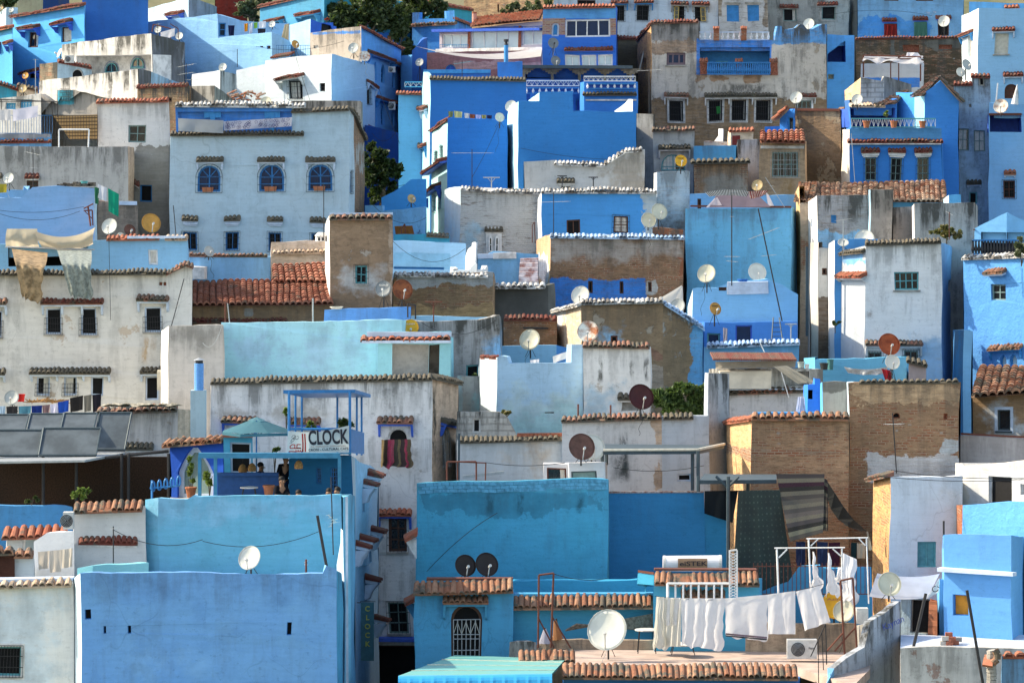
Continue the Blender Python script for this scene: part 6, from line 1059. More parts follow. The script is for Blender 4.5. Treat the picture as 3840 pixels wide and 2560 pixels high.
# laundry T posts
def tpost(px,yt,yb,Y,hw,label,mat='iron'):
    a=W(px,yb,Y); b=W(px,yt,Y); L=hw/F*Y; root=empty('laundry_post',a,label,'laundry post','laundry posts')
    mb=MB(); mb.tube(a-Vector((0,0,.1)),b,.025,6); mb.build('post',PM[mat],root)
    q=MB(); q.tube(b-Vector((L,0,0)),b+Vector((L,0,0)),.025,6); q.build('crossbar',PM[mat],root)
    q=MB(); q.tube(b-Vector((L*.5,0,0)),b-Vector((0,0,L*.6)),.014,4); q.tube(b+Vector((L*.5,0,0)),b-Vector((0,0,L*.6)),.014,4); q.build('brace',PM[mat],root)
tpost(2108,660,712,167,18,'dark T-shaped laundry post behind the left of the white-blue coping'); tpost(2225,665,712,167,18,'dark T-shaped laundry post further right behind the white-blue coping'); tpost(1843,666,698,169,31,'pale T-shaped laundry post on the white tile edge','galv')
tpost(1626,1132,1200,142.4,32,'red T-shaped laundry post on the grey roof','rust'); tpost(2966,1215,1282,149,22,'white-stemmed T-shaped laundry post by the leaning ladder','galv')
def frame(label,pts,Y,mat,r=.028,cat='pipe frame',name='pipe_frame',braces=()):
    P=[W(x,y,Y+(z[0] if z else 0)) for x,y,*z in pts]; root=empty(name,P[0],label,cat); mb=MB(); mb.path(P,r,6); mb.build('rail',PM[mat],root)
    for b in braces:
        q=MB(); B=[W(x,y,Y+(z[0] if z else 0)) for x,y,*z in b]; q.path(B,r*.8,6); q.build('brace',PM[mat],root)
    return root
frame('rust-brown pipe frame on the roof below the corner house with the rug',[(1676,1800),(1676,1731),(1786,1730),(1786,1800)],120.5,'rust',braces=[[(1716,1800),(1716,1731),(1822,1735),(1820,1800)]])
frame('rusty upright laundry frame in front of the clay tile row',[(2018,2428),(2021,2155),(2076,2148),(2066,2428)],109.3,'rust',r=.03,braces=[[(2020,2318),(2078,2428)],[(2070,2310),(2140,2428)]])
frame('front white laundry frame over the hanging white clothes',[(2922,2300),(2913,2057)],109.8,'whitem',r=.028,braces=[[(2904,2054),(3168,2052)],[(3157,2054),(3157,2180)],[(2920,2090),(2952,2058)],[(3154,2084),(3122,2056)]])
frame('rear white laundry frame over the hanging white clothes',[(3040,2200),(3032,2020)],111.2,'whitem',r=.026,braces=[[(3024,2019),(3255,2015)],[(3249,2017),(3258,2262)],[(3040,2046),(3068,2020)],[(3245,2044),(3220,2018)]])
frame('rust-red laundry frame at the corner of the sunlit terrace',[(3168,2462),(3152,2176),(3198,2166),(3214,2440)],107.6,'rust',r=.03,braces=[[(3162,2370),(3100,2440)],[(3208,2350),(3130,2440)]])
frame('thin black stair rail at the bottom right of the terrace',[(3040,2460),(3096,2338),(3100,2490)],105.0,'iron',r=.016,braces=[[(3068,2398),(3070,2560)],[(3082,2370),(3088,2510)]])
frame('white goal-shaped pipe frame under the orange striped awning',[(221,552),(221,486),(334,486),(331,552)],164.6,'whitem',r=.035)
frame('thin dark pipe frame over the washing at the left edge',[(-20,373),(216,382),(216,440)],169.8,'iron',r=.022,braces=[[(-20,381),(196,381,1),(196,438,1)],[(5,373),(5,440)]])
frame('rusty bent frame with washing behind the grey loggia',[(570,120),(575,92),(640,108),(640,150)],199,'rust',r=.03,braces=[[(638,90),(668,108),(668,145)]])
frame('rusty frame of the white fabric awning',[(3238,300),(3238,208),(3452,214),(3452,305)],203.5,'rust',r=.04,braces=[[(3238,221),(3452,221)],[(3370,310),(3370,214)],[(3340,310),(3340,235)],[(3342,234),(3390,206)]])
frame('dark jointed rods by the two rusty dishes on the brown wall',[(1529,1190),(1529,1140),(1558,1144),(1558,1196)],143.4,'iron',r=.03)
frame('thin rust-red hoop rail before the white lit wall',[(1996,910),(1996,845),(2004,832),(2007,912)],163,'rust',r=.02)
# cables
def cable(label,a,b,Y,d=.3,mat='cable',r=.012,Yb=None):
    A=W(a[0],a[1],Y); B=W(b[0],b[1],Yb or Y); mb=MB(); mb.path(sag(A,B,d),r,4)
    return mb.build('cable',PM[mat],loc=A,top=(label,'cable','loose cables and washing lines'))
for L,a,b,Y,d in (
 ('upper sagging cable across the periwinkle house at the left edge',(0,789),(315,775),153.6,.15),('lower sagging cable across the periwinkle house at the left edge',(0,802),(300,792),153.5,.3),
 ('cable hanging down past the off-white grille windows',(408,880),(415,1200),143.8,0.0),('washing line across the grey wall over the white cloth',(960,175),(1290,155),196,.3),('cable slanting down the white cube house',(1110,215),(1165,385),192.4,.05),
 ('cable along the pale blue terrace right of the brown tower',(1474,905),(1745,932),158,.7),('long cable from the spotted wall to the brown tower',(1398,768),(1600,815),164,.5),('dark cable over the blue wall behind the white tile edge',(1954,556),(2290,598),171.4,.1),
 ('long thin cable hanging across the alley between the blue houses',(1420,330),(1500,540),188,.1),('cable drooping in the deep blue alley by the tree',(1360,664),(1540,685),180,.3),('slanting cable on the blank blue house with the aerial',(1870,465),(1770,665),171,.1),
 ('cable over the sunlit pale blue terrace wall',(3040+60,58),(3495,60),216,-.3),('white washing line above the grey mottled roof',(1580,1208),(1860,1200),140.9,.5),('thin cable from the hooked pole over the cyan wall',(425,1985),(760,2022),109.2,.3),
 ('cable from the leaning dark pole across the cyan wall',(760,2028),(1200,1990),111.5,.3),('diagonal cable on the large cyan wall',(1600,2142),(1865,1922),118.8,-.15),('cable on the cyan wall above the clay tile row',(2076,2150),(2275,2168),113,.1),
 ('power line in front of the whitewashed wall below the arched rug window',(1820,1733),(2120,1734),119,.1),('black line over the brick wall to the pale house',(3340,1762),(3840,1792),115.6,.1),('lower black line across the pale bluish house',(3300,1785),(3840,1796),115.4,.1),
 ('cable between the blinds and the white stained wall',(2300,1752),(2640,1745),124,.15),('cable hanging on the royal blue side of the long alley house',(1395,500),(1500,470),196,.6)):
    cable(L,a,b,Y,d)
cable('pale cable looping over the dirty white house by the aqua wall',(760,1285),(832,1222),137.2,.4,'palecable',.02); cable('white cable trailing from the gabled house roof',(3192,500),(3206,684),176.8,.0,'palecable',.02)
cable('white stick leaning over the beige blinds',(2925,1378),(2958,1490),131.8,0,'whitem',.02); cable('grey drain pipe on the white wall beside the corner house',(1722,1625),(1720,1800),129,0,'slate',.05)
cable('pale slanting pipe on the white wall under the broken tiles',(1735,1788),(1890,1770),128.9,0,'galv',.07); cable('grey drain pipe in the alley behind the grey ruin',(3026,925),(3026,1260),155.5,0,'slate',.07)
cable('blue drain pipe at the corner of the periwinkle wall',(1300,1862),(1302,2560),108.9,0,'icep',.05); cable('drain pipe slanting on the ochre lit wall',(2398,262),(2416,184),204,0,'galv',.05)
cable('red hanging line over the washing by the white frame',(3192,2018),(3184,2100),110.9,0,'rust',.012)
# ================================================================ CLOTH
CM={}
def translucent(m,c,f=.55):
    t=m.node_tree; o=[x for x in t.nodes if x.type=='OUTPUT_MATERIAL'][0]; b=[x for x in t.nodes if x.type=='BSDF_PRINCIPLED'][0]; tr=t.nodes.new('ShaderNodeBsdfTranslucent'); tr.inputs[0].default_value=(*c,1)
    mx=t.nodes.new('ShaderNodeMixShader'); mx.inputs[0].default_value=f; t.links.new(b.outputs[0],mx.inputs[1]); t.links.new(tr.outputs[0],mx.inputs[2]); t.links.new(mx.outputs[0],o.inputs[0]); return m
def cmat(c,stripes=None,scale=3):
    k=(tuple(c),stripes)
    if k not in CM: CM[k]=translucent(simple('cloth_%d' % (len(CM)+1),c,.95,scale=scale,var=.1,bump=.25),c)
    return CM[k]
def cloth(name,label,cat,tl,tr,br,bl,Y,mat,group=None,fold=.05,nf=5,nx=28,ny=12,sagx=0.0,wob=0.0,Yb=None,seed=0,parent=None,belly=0.0,fast=0):
    P=[W(*tl,Y),W(*tr,Y),W(*br,Yb or Y),W(*bl,Yb or Y)]; mb=MB(); rnd=random.Random(seed+int(tl[0])); ph=rnd.uniform(0,6)
    for j in range(ny+1):
        v=j/ny
        for i in range(nx+1):
            u=i/nx; t=P[0].lerp(P[1],u); b=P[3].lerp(P[2],u); p=t.lerp(b,v)
            if fast: p=W(*[tl[k]+(tr[k]-tl[k])*u+((bl[k]+(br[k]-bl[k])*u)-(tl[k]+(tr[k]-tl[k])*u))*v for k in (0,1)],Y+(Yb-Y)*min(1,v*fast))
            amp=fold*(.25+.75*v); w1=math.sin(u*nf*2*math.pi+ph+v*1.2)*(.3+abs(noise.noise(Vector((u*2+ph,3,seed))))*2)+.9*noise.noise(Vector((u*nf*1.7+ph,v*1.6+u*2,seed*3.1)))+.5*noise.noise(Vector((u*nf*4+v*3,v*4-u*3,ph)))
            p.y-=amp*w1+belly*math.sin(math.pi*v); p.x+=amp*.35*math.cos(u*nf*2*math.pi+ph)
            p.z-=sagx*4*u*(1-u)*(1-v*.4); p.z+=wob*noise.noise(Vector((u*5+seed,v*2,3)))*v; p.x+=wob*noise.noise(Vector((v*4+seed,7,u)))*v
            mb.v.append(p)
    for j in range(ny):
        for i in range(nx): a=j*(nx+1)+i; mb.f.append([a,a+1,a+nx+2,a+nx+1]); mb.m.append(0)
    if parent: return mb.build(name,mat,parent,smooth=True)
    return mb.build(name,mat,smooth=True,loc=P[0],top=(label,cat,group))
WC=cmat((.84,.83,.84)); WC2=cmat((.74,.72,.64)); TARP=cmat((.55,.48,.36))
YS=108.6
g='white sheets on the terrace washing line'
def sheet(l,tl,tr,br,bl,**k): return cloth('bed_sheet',l,'sheet',tl,tr,br,bl,YS,k.pop('mat',WC),g,**k)
sheet('cream crumpled sheet at the left end of the terrace line',(2461,2236),(2490,2238),(2503,2430),(2448,2436),mat=WC2,fold=.09,nf=2,wob=.2); sheet('short white cloth second from the left on the terrace line',(2486,2240),(2552,2240),(2545,2342),(2490,2344),fold=.05,nf=2)
sheet('long white sheet behind the short cloth on the terrace line',(2490,2241),(2556,2242),(2550,2424),(2484,2422),fold=.06,nf=3,seed=3,mat=WC2); sheet('widest white sheet in the middle left of the terrace line',(2552,2242),(2718,2242),(2704,2436),(2556,2418),fold=.07,nf=4,wob=.15)
o=sheet('white towel with a dark checked border on the terrace line',(2718,2242),(2878,2228),(2875,2402),(2722,2386),fold=.05,nf=2,wob=.1)
cloth('border','','',(2722,2372),(2876,2386),(2876,2393),(2722,2379),YS-.09,PM['purple'],fold=.04,nf=2,nx=28,ny=1,parent=o); cloth('border','','',(2722,2380),(2876,2394),(2876,2399),(2722,2385),YS-.09,PM['iron'],fold=.04,nf=2,nx=28,ny=1,parent=o)
sheet('square white sheet right of the checked towel',(2878,2228),(2982,2214),(2981,2376),(2878,2376),fold=.05,nf=2); sheet('slanting white sheet at the right end of the terrace line',(2984,2216),(3072,2196),(3112,2330),(3016,2364),fold=.06,nf=2)
pipe_obj('washing_line','washing line carrying the white bed sheets','washing line',sag(W(2456,2234,YS+.02),W(3090,2188,YS+.02),.25,14),.008,'iron')
g='white clothes on hangers under the white frames'
for l,tl,tr,br,bl,Y in (('white shirt hanging leftmost under the white frames',(3046,2066),(3054,2070),(3082,2200),(3048,2200),110),('big white shirt hanging from a green hanger',(3104,2072),(3110,2072),(3152,2230),(3102,2222),109.9),('white blouse hanging near the middle of the frame',(3140,2126),(3160,2124),(3168,2180),(3136,2180),110.3),('white torn-looking shirt hanging rightmost',(3161,2072),(3212,2096),(3204,2260),(3164,2250),110.5)):
    cloth('hanging_shirt',l,'shirt',tl,tr,br,bl,Y,WC,g,fold=.08,nf=1.5,wob=.3)
# carpets
def stripes_mat(name,cols,scale,axis='Z',noise_amt=.3):
    n=N(name); sx=n.t.nodes.new('ShaderNodeSeparateXYZ'); tc=n.t.nodes.new('ShaderNodeTexCoord'); n.put(sx.inputs[0],tc.outputs['UV'])
    r=n.t.nodes.new('ShaderNodeValToRGB'); r.color_ramp.interpolation='CONSTANT'; k=len(cols)
    while len(r.color_ramp.elements) < k: r.color_ramp.elements.new(.5)
    for i,c in enumerate(cols): r.color_ramp.elements[i].position=i/k; r.color_ramp.elements[i].color=(*c,1)
    v=n.math('FRACT',n.math('MULTIPLY',sx.outputs[1 if axis=='Z' else 0],scale)); n.t.links.new(v,r.inputs[0])
    c=n.mix(n.ramp(n.noise(30,3),.4,.7,0,noise_amt),r.outputs[0],(.05,.05,.045)); n.put(n.b.inputs['Base Color'],c); n.b.inputs['Roughness'].default_value=1; return n.mat
def give_uv(o,nx,ny):
    uv=o.data.uv_layers.new(name='uv')
    for p in o.data.polygons:
        for li in p.loop_indices:
            vi=o.data.loops[li].vertex_index; uv.data[li].uv=((vi % (nx+1))/nx,(vi//(nx+1))/ny)
CB,CD,CP=(.14,.12,.09),(.022,.02,.018),(.035,.012,.022)
RUG=stripes_mat('striped_blanket',[(.05,.04,.04),CB,CP,CD,(.12,.105,.08),(.06,.05,.045),(.10,.085,.07),(.14,.12,.09),(.07,.06,.055),(.11,.09,.08),CB,(.06,.05,.05),CD,(.15,.14,.10),(.07,.06,.05)],1.0)
o=cloth('blanket','brown striped blanket hung slanting over the terrace frame','blanket',(2910,1776),(3092,1776),(3086,1996),(2962,2030),117.2,RUG,fold=.012,nf=1,nx=28,ny=12,Yb=116.6); give_uv(o,28,12)
o=cloth('blanket','narrow striped blanket end folded over the frame corner','blanket',(3088,1790),(3104,1800),(3106,1990),(3086,1988),117.5,RUG,fold=.03,nf=1); give_uv(o,28,12)
def spotmat():
    n=N('dark_green_carpet'); vo=n.t.nodes.new('ShaderNodeTexVoronoi'); tc=n.t.nodes.new('ShaderNodeTexCoord'); vo.inputs['Randomness'].default_value=.15
    n.put(vo.inputs['Vector'],n.vmath('MULTIPLY',tc.outputs['UV'],(11,17,1))); vo.inputs['Scale'].default_value=1
    c=n.mix(n.ramp(vo.outputs['Distance'],.10,.24,.4,0),(.036,.048,.042),(.16,.18,.15)); c=n.mix(n.ramp(n.noise(2),.35,.65,0,.6),c,(.03,.032,.03)); n.put(n.b.inputs['Base Color'],c); n.b.inputs['Roughness'].default_value=1; return n.mat
o=cloth('carpet','tall dark green patterned carpet hanging beside the cyan wall','carpet',(2768,1838),(2925,1836),(2978,2200),(2745,2225),117,spotmat(),fold=.03,nf=3); give_uv(o,28,12)
mb=MB(); up_=[(3104,1806),(3130,1846),(3162,1896),(3200,1946),(3250,1990)]; lo_=[(3102,1870),(3116,1908),(3142,1946),(3180,1974),(3230,1992)]
for k in range(4): mb.quad(W(*lo_[k],117.5),W(*lo_[k+1],117.2),W(*up_[k+1],117.6),W(*up_[k],117.8))
mb.build('blanket',simple('black_wool',(.012,.013,.012),.95),loc=W(3104,1806,117.7),top=('dark blanket edge sagging down from the frame to the brick wall','blanket'))
cloth('cloth','small pale green cloth tip hanging at the end of the dark blanket','cloth',(3250,1990),(3256,1994),(3272,2060),(3258,2062),117.5,cmat((.34,.38,.35)),fold=.02,nf=1)
RR=stripes_mat('red_gold_rug',[(.16,.11,.05),(.05,.03,.02),(.30,.03,.07),(.36,.06,.10),(.05,.04,.03),(.18,.13,.07),(.05,.03,.03),(.30,.04,.07),(.14,.10,.06)],1.0,'X',.6)
o=cloth('rug','red and gold rug hung out of the arched window of the corner house','rug',(1430,1648),(1540,1646),(1544,1750),(1428,1752),129.9,RR,fold=.09,nf=4,wob=.15); give_uv(o,28,12)
# tarpaulins and awnings
cloth('tarpaulin','left beige tarpaulin on the roof of the pale blue upper storey','tarpaulin',(26,858),(140,858),(148,926),(22,926),148,TARP,fold=.07,nf=2,belly=.3); cloth('tarpaulin','right beige tarpaulin sagging on the roof of the pale blue upper storey','tarpaulin',(134,866),(358,852),(352,915),(160,926),147.8,TARP,fold=.1,nf=2,sagx=.3,belly=.4)
cloth('torn_cloth','torn brown net hanging over the off-white wall','cloth',(44,932),(180,948),(148,1132),(88,1120),147.6,simple('torn_net',(.30,.21,.12),.95,scale=5,var=.5),fold=.08,nf=3,wob=.25,Yb=143.5,fast=3); cloth('net_cloth','grey-green checked net hanging over the off-white wall','cloth',(214,936),(344,938),(345,1120),(268,1112),147.5,simple('grey_net',(.22,.25,.23),.95,scale=9,var=.4),fold=.07,nf=4,wob=.2,Yb=143.4,fast=3)
pipe_obj('pole','thin pole holding the beige tarpaulins','pole',[W(20,926,147.6),W(354,936,147.6)],.03,'galv')
cloth('sail_awning','long white sail awning stretched below the verandah windows','awning',(1552,172),(2034,176),(2028,212),(1640,196),200.5,cmat((.72,.68,.64)),fold=.03,nf=3,sagx=.42,Yb=198.5); cloth('fabric_awning','white bunched fabric lying on the rusty awning frame','awning',(3238,208),(3462,210),(3456,236),(3240,232),204,cmat((.72,.70,.72)),fold=.15,nf=3,wob=.4,Yb=202.8)
for x,y,r in ((3415,206,14),): cloth('fabric_bundle','rolled white fabric bump on the rusty awning frame','fabric',(3400,198),(3440,198),(3458,222),(3390,220),203.8,cmat((.72,.70,.74)),fold=.2,nf=1)
cloth('awning','small white corrugated awning above the blue-edged gable','awning',(2556,1070),(2560,1074),(2562,1172),(2468,1122),152,cmat((.60,.58,.54)),fold=.02,nf=2) ; cloth('awning','orange-tan slatted awning on the left terrace','awning',(200,434),(365,430),(365,524),(262,525),170,stripes_mat('orange_slat_awning',[(.40,.24,.10),(.42,.26,.12),(.40,.25,.11),(.06,.035,.02)],7,'Z',.2),fold=.0,nf=1)
give_uv(bpy.context.scene.collection.objects[-1] if False else [o for o in col.objects if o.get('label','').startswith('orange-tan')][0],28,12)
cloth('tent','lilac and maroon tent cloth on the sky blue roof','tent',(2690,724),(2830,720),(2890,776),(2660,778),163.8,cmat((.20,.16,.20)),fold=.05,nf=2,Yb=162.6); cloth('tent_flap','white triangular flap at the left of the lilac tent','tent flap',(2680,744),(2690,740),(2712,778),(2648,778),162.8,cmat((.66,.60,.64)),fold=.02,nf=1); cloth('tent_flap','white flap at the right of the lilac tent','tent flap',(2872,722),(2882,730),(2902,772),(2880,772),162.8,cmat((.66,.60,.62)),fold=.02,nf=1)
o=cloth('blanket','black and white striped blanket sagging over the tent','blanket',(2644,722),(2810,718),(2800,738),(2660,738),162.6,stripes_mat('black_white_stripes',[(.5,.5,.48),(.04,.04,.04)],26,'X',.1),fold=.03,nf=1,sagx=-.1); give_uv(o,28,12)
o=cloth('blanket','red striped fringed blanket drying on the tent','blanket',(2806,718),(2882,714),(2860,736),(2815,746),162.4,stripes_mat('red_stripes',[(.42,.30,.26),(.20,.03,.03)],8,'X',.2),fold=.05,nf=2); give_uv(o,28,12)
cloth('canvas','beige canvas curtain looped above the mossy tiles','canvas',(2900,1374),(2950,1370),(3058,1432),(2990,1438),131.4,cmat((.46,.42,.34)),fold=.05,nf=2); cloth('canvas','scalloped canvas strip under the corrugated roof edge of the blinds','canvas',(2682,1356),(2985,1350),(2980,1378),(2682,1382),132.2,cmat((.40,.36,.30)),fold=.05,nf=6)
mb=MB(); A,B=W(2678,1348,131.8),W(2985,1350,131.8)
for k in range(46): p=A.lerp(B,k/45); mb.tube(p,p+Vector((0,2.2,.12)),.04,5)
mb.build('corrugated_roof',T['maroon'],loc=A,top=('rusty corrugated roof sheet above the beige blinds','roof sheet'))
cloth('canopy','white tarpaulin canopy beside the cream dish and pale house','canopy',(3290,2148),(3524,2150),(3480,2240),(3262,2236),112.4,cmat((.58,.62,.72)),fold=.06,nf=1,sagx=.1,Yb=110.9); cloth('canopy_flap','white canopy flap end with writing by the blue pier','canopy flap',(3522,2166),(3524,2168),(3520,2218),(3470,2248),110.6,cmat((.66,.64,.62)),fold=.01,nf=1)
text('Cy',W(3512,2205,110.4),(1,0,.7),(-.7,0,1),.26,TXT['dark'],[o for o in col.objects if o.get('label','').startswith('white canopy flap')][0])
cloth('shade_cloth','black and white marbled cloth shade on the blue roof terrace','shade cloth',(3164,1374),(3330,1374),(3322,1400),(3180,1398),136.6,stripes_mat('marbled_cloth',[(.6,.58,.55),(.10,.06,.05),(.6,.58,.56),(.05,.05,.05)],3,'X',.4),fold=.08,nf=3,sagx=.1)
cloth('cloth','red and white cloth hanging right of the marbled shade','cloth',(3306,1382),(3340,1388),(3350,1428),(3322,1428),136.2,cmat((.30,.02,.03)),fold=.07,nf=2); cloth('cloth','draped blue-white cloth beside the bright blue porch','cloth',(2992,1488),(3016,1486),(3024,1550),(2984,1552),124.9,cmat((.44,.50,.66)),fold=.09,nf=2)
# laundry elsewhere
def wash(items,Y,group,y0=None,**k):
    for (l,x0,x1,ya,yb,yc,c) in items: cloth('washing',l,'washing',(x0,ya),(x1,yb),(x1-2,yc+(yb-ya)),(x0+2,yc),Y,cmat(c),group,fold=.04,nf=1.5,nx=12,ny=5,seed=int(x0),**k)
gb='coloured washing above the solar panels'
wash([('pale blue cloth leftmost above the solar panels',-5,20,1522,1522,1553,(.32,.46,.62)),('black cloth above the solar panels',24,66,1524,1522,1552,(.03,.03,.035)),('teal-blue cloth above the solar panels',69,117,1523,1521,1552,(.06,.20,.30)),('dark royal blue towel above the solar panels',118,158,1521,1519,1552,(.01,.03,.18)),
      ('plum grey top above the solar panels',158,188,1519,1516,1550,(.18,.12,.14)),('white vest above the solar panels',188,218,1516,1512,1550,(.52,.54,.72)),('bright blue towel above the solar panels',217,258,1508,1500,1550,(.01,.06,.36)),('big black net cloth above the solar panels',262,312,1492,1482,1546,(.018,.018,.02)),
      ('dark grey cloth above the solar panels',314,344,1484,1478,1545,(.13,.13,.12)),('black trousers hanging rightmost above the solar panels',346,380,1480,1476,1548,(.012,.012,.02))],138.2,gb)
gc='coloured clothes on the blue house roof line'
wash([('yellow-green cloth on the blue roof line',1702,1734,416,420,444,(.42,.42,.20)),('grey-white cloth on the blue roof line',1742,1760,424,426,444,(.5,.5,.5)),('orange-brown cloth on the blue roof line',1761,1782,428,430,444,(.20,.06,.03)),('lilac cloth on the blue roof line',1783,1804,430,432,444,(.34,.36,.60)),('olive cloth on the blue roof line',1805,1824,431,432,445,(.24,.22,.08)),('navy cloth on the blue roof line',1825,1845,432,433,445,(.02,.02,.06)),('dull green cloth at the left of the blue roof line',1680,1700,418,418,440,(.16,.18,.08))],175.8,gc)
gd='washing on the upper left terrace'
wash([('dark trousers on the upper left terrace',855,880,96,96,135,(.01,.015,.05)),('orange cloth on the upper left terrace',916,930,90,88,120,(.55,.22,.02)),('pale striped shirt on the upper left terrace',934,948,92,84,130,(.55,.58,.66)),('green cloth on the upper left terrace',952,966,86,84,108,(.16,.36,.06)),('white cloth at the right of the upper left terrace line',970,998,82,80,106,(.66,.68,.72)),('black cloth on the upper left terrace',966,996,108,108,128,(.02,.02,.03))],207.5,gd)
wash([('white sheet drying behind the grey loggia roof',602,656,122,106,152,(.68,.68,.70))],198.6,'white sheets on the upper left roofs')
wash([('big white sheet knotted on the left terrace frame',48,142,412,396,455,(.62,.62,.72)),('white shirt at the far left of the terrace frame',-6,40,412,412,452,(.60,.60,.62))],169.6,'white sheets on the left terrace')
wash([('emerald green cloth swinging over the grey-brown wall',405,446,706,728,792,(.0,.26,.16)),('dark green cloth behind the white shirts at the left',354,372,700,706,762,(.02,.12,.06)),('white shirt beside the emerald green cloth',366,400,690,704,742,(.60,.62,.66))],153.5,'cloths hung from the periwinkle roof')
wash([('white cloth on the roof terrace beside the big white dish',1988,2022,1350,1346,1364,(.66,.66,.70)),('white crumpled sheet on the pale roof terrace',2072,2142,1336,1312,1362,(.70,.68,.66))],136.2,'white washing on the pale roof terrace')
wash([('sunlit beige cloth left of the hanging cloth row',142,186,2068,2064,2134,(.56,.49,.41)),('middle beige cloth over the low white wall',184,232,2064,2060,2146,(.60,.53,.45)),('beige cloth at the right over the low white wall',230,272,2060,2054,2130,(.62,.55,.46))],110.4,'beige cloths in the lower left corner')
wash([('grey-white long washing across the loggia of the big pale blue house, left part',668,838,444,452,492,(.42,.46,.48)),('flower-printed white cloth across the loggia of the big pale blue house',838,1096,456,440,490,(.60,.62,.70))],163.7,'long cloths on the loggia')
wash([('navy garment behind the white frames, leftmost',2985,3020,2030,2030,2124,(.015,.025,.07)),('brown-black garment behind the white frames',3024,3060,2032,2032,2124,(.03,.018,.014)),('dark blue garment behind the middle of the white frames',3064,3104,2030,2032,2124,(.02,.035,.09)),('plum garment behind the white frames',3108,3150,2034,2032,2122,(.05,.015,.03)),('teal-black garment behind the right of the white frames',3190,3214,2034,2034,2122,(.01,.03,.035)),('cream sweatshirt behind the right of the white frames',3214,3244,2036,2036,2092,(.42,.38,.30))],116.6,'dark garments behind the white frames')  # dark garments also stand in for the dark opening behind
wash([('mauve top hanging by the royal blue doorway',2712,2728,1228,1232,1284,(.40,.36,.38))],150.6,'single garment')
mb=MB(); pr=random.Random(5)
for k in range(46):
    u=pr.random(); c0=W(850+u*236,462+pr.uniform(-4,20)-u*12,163.6)
    for a in range(5): t=a*1.2566+u; p=c0+Vector((math.cos(t),0,math.sin(t)))*.055; mb.add([p+Vector((-.025,0,0)),p+Vector((0,0,-.025)),p+Vector((.025,0,0)),p+Vector((0,0,.025))],[(0,1,2,3)])
mb.build('flower_print',cmat((.16,.17,.30)),[o for o in col.objects if o.get('label','').startswith('flower-printed')][0])
cloth('curtain','red curtain hung out of the left window of the worn blue house','curtain',(3316,92),(3362,92),(3366,138),(3316,138),220.6,cmat((.20,.02,.02)),'bright curtains hung out of the windows',fold=.06,nf=3); cloth('curtain','green and red curtain hung out of the middle window of the worn blue house','curtain',(3428,84),(3474,82),(3477,136),(3426,136),220.6,stripes_mat('green_red_curtain',[(.03,.12,.10),(.06,.16,.13),(.14,.03,.04),(.2,.08,.09)],2,'X',.3),'bright curtains hung out of the windows',fold=.06,nf=3)
# ================================================================ PLANTS
LEAF={}
def leafmat(name,c1,c2):
    n=N(name); g_=n.t.nodes.new('ShaderNodeNewGeometry'); c=n.mix(g_.outputs['Random Per Island'],c1,c2); n.put(n.b.inputs['Base Color'],c); n.b.inputs['Roughness'].default_value=.55; n.b.inputs['Specular IOR Level'].default_value=.35
    tr=n.t.nodes.new('ShaderNodeBsdfTranslucent'); n.put(tr.inputs[0],n.mix(.5,c,(.10,.16,.02))); mx=n.t.nodes.new('ShaderNodeMixShader'); mx.inputs[0].default_value=.28
    n.t.links.new(n.b.outputs[0],mx.inputs[1]); n.t.links.new(tr.outputs[0],mx.inputs[2]); n.t.links.new(mx.outputs[0],n.out.inputs[0]); return n.mat
LEAF['tree']=leafmat('tree_leaves',(.022,.042,.014),(.065,.095,.035)); LEAF['fig']=leafmat('fig_leaves',(.028,.06,.02),(.09,.15,.045)); LEAF['olive']=leafmat('olive_leaves',(.07,.09,.05),(.13,.15,.08)); LEAF['dry']=leafmat('dry_grass',(.22,.17,.07),(.10,.12,.04)); LEAF['pot']=leafmat('potted_leaves',(.07,.14,.02),(.20,.26,.06)); LEAF['red']=leafmat('red_blooms',(.45,.03,.02),(.35,.05,.04))
LEAF['shade']=leafmat('shade_darkened_leaves',(.010,.026,.008),(.03,.055,.018))  # leaf colours darkened to put the alley's shade on the tree
BARK=simple('bark',(.12,.09,.065),.95,scale=8,var=.4)
def foliage(mb,c,rx,ry,rz,n,s,rnd):
    # many sub-clumps on an uneven shell, leaves inside each
    K=max(4,n//70); cl=[]
    for k in range(K):
        d=Vector((rnd.gauss(0,1),rnd.gauss(0,1),rnd.gauss(0,1)*.9+.25)).normalized(); q=rnd.uniform(.45,1.05); cl.append((Vector((c.x+d.x*rx*q,c.y+d.y*ry*q,c.z+d.z*rz*q)),rnd.uniform(.16,.36)*min(rx,rz)))
    for i in range(n):
        p,r=cl[rnd.randrange(K)]; d=Vector((rnd.gauss(0,1),rnd.gauss(0,1),rnd.gauss(0,1))); p=p+d*(r*.55)
        a=Vector((rnd.uniform(-1,1),rnd.uniform(-1,1),rnd.uniform(-.7,.7))).normalized(); b=a.cross(Vector((rnd.uniform(-1,1),rnd.uniform(-1,1),rnd.uniform(-1,1)))).normalized(); e=s*rnd.uniform(.6,1.3)
        mb.add([p-a*e*.5,p+b*e*.28,p+a*e*.55,p-b*e*.28],[(0,1,2,3)])
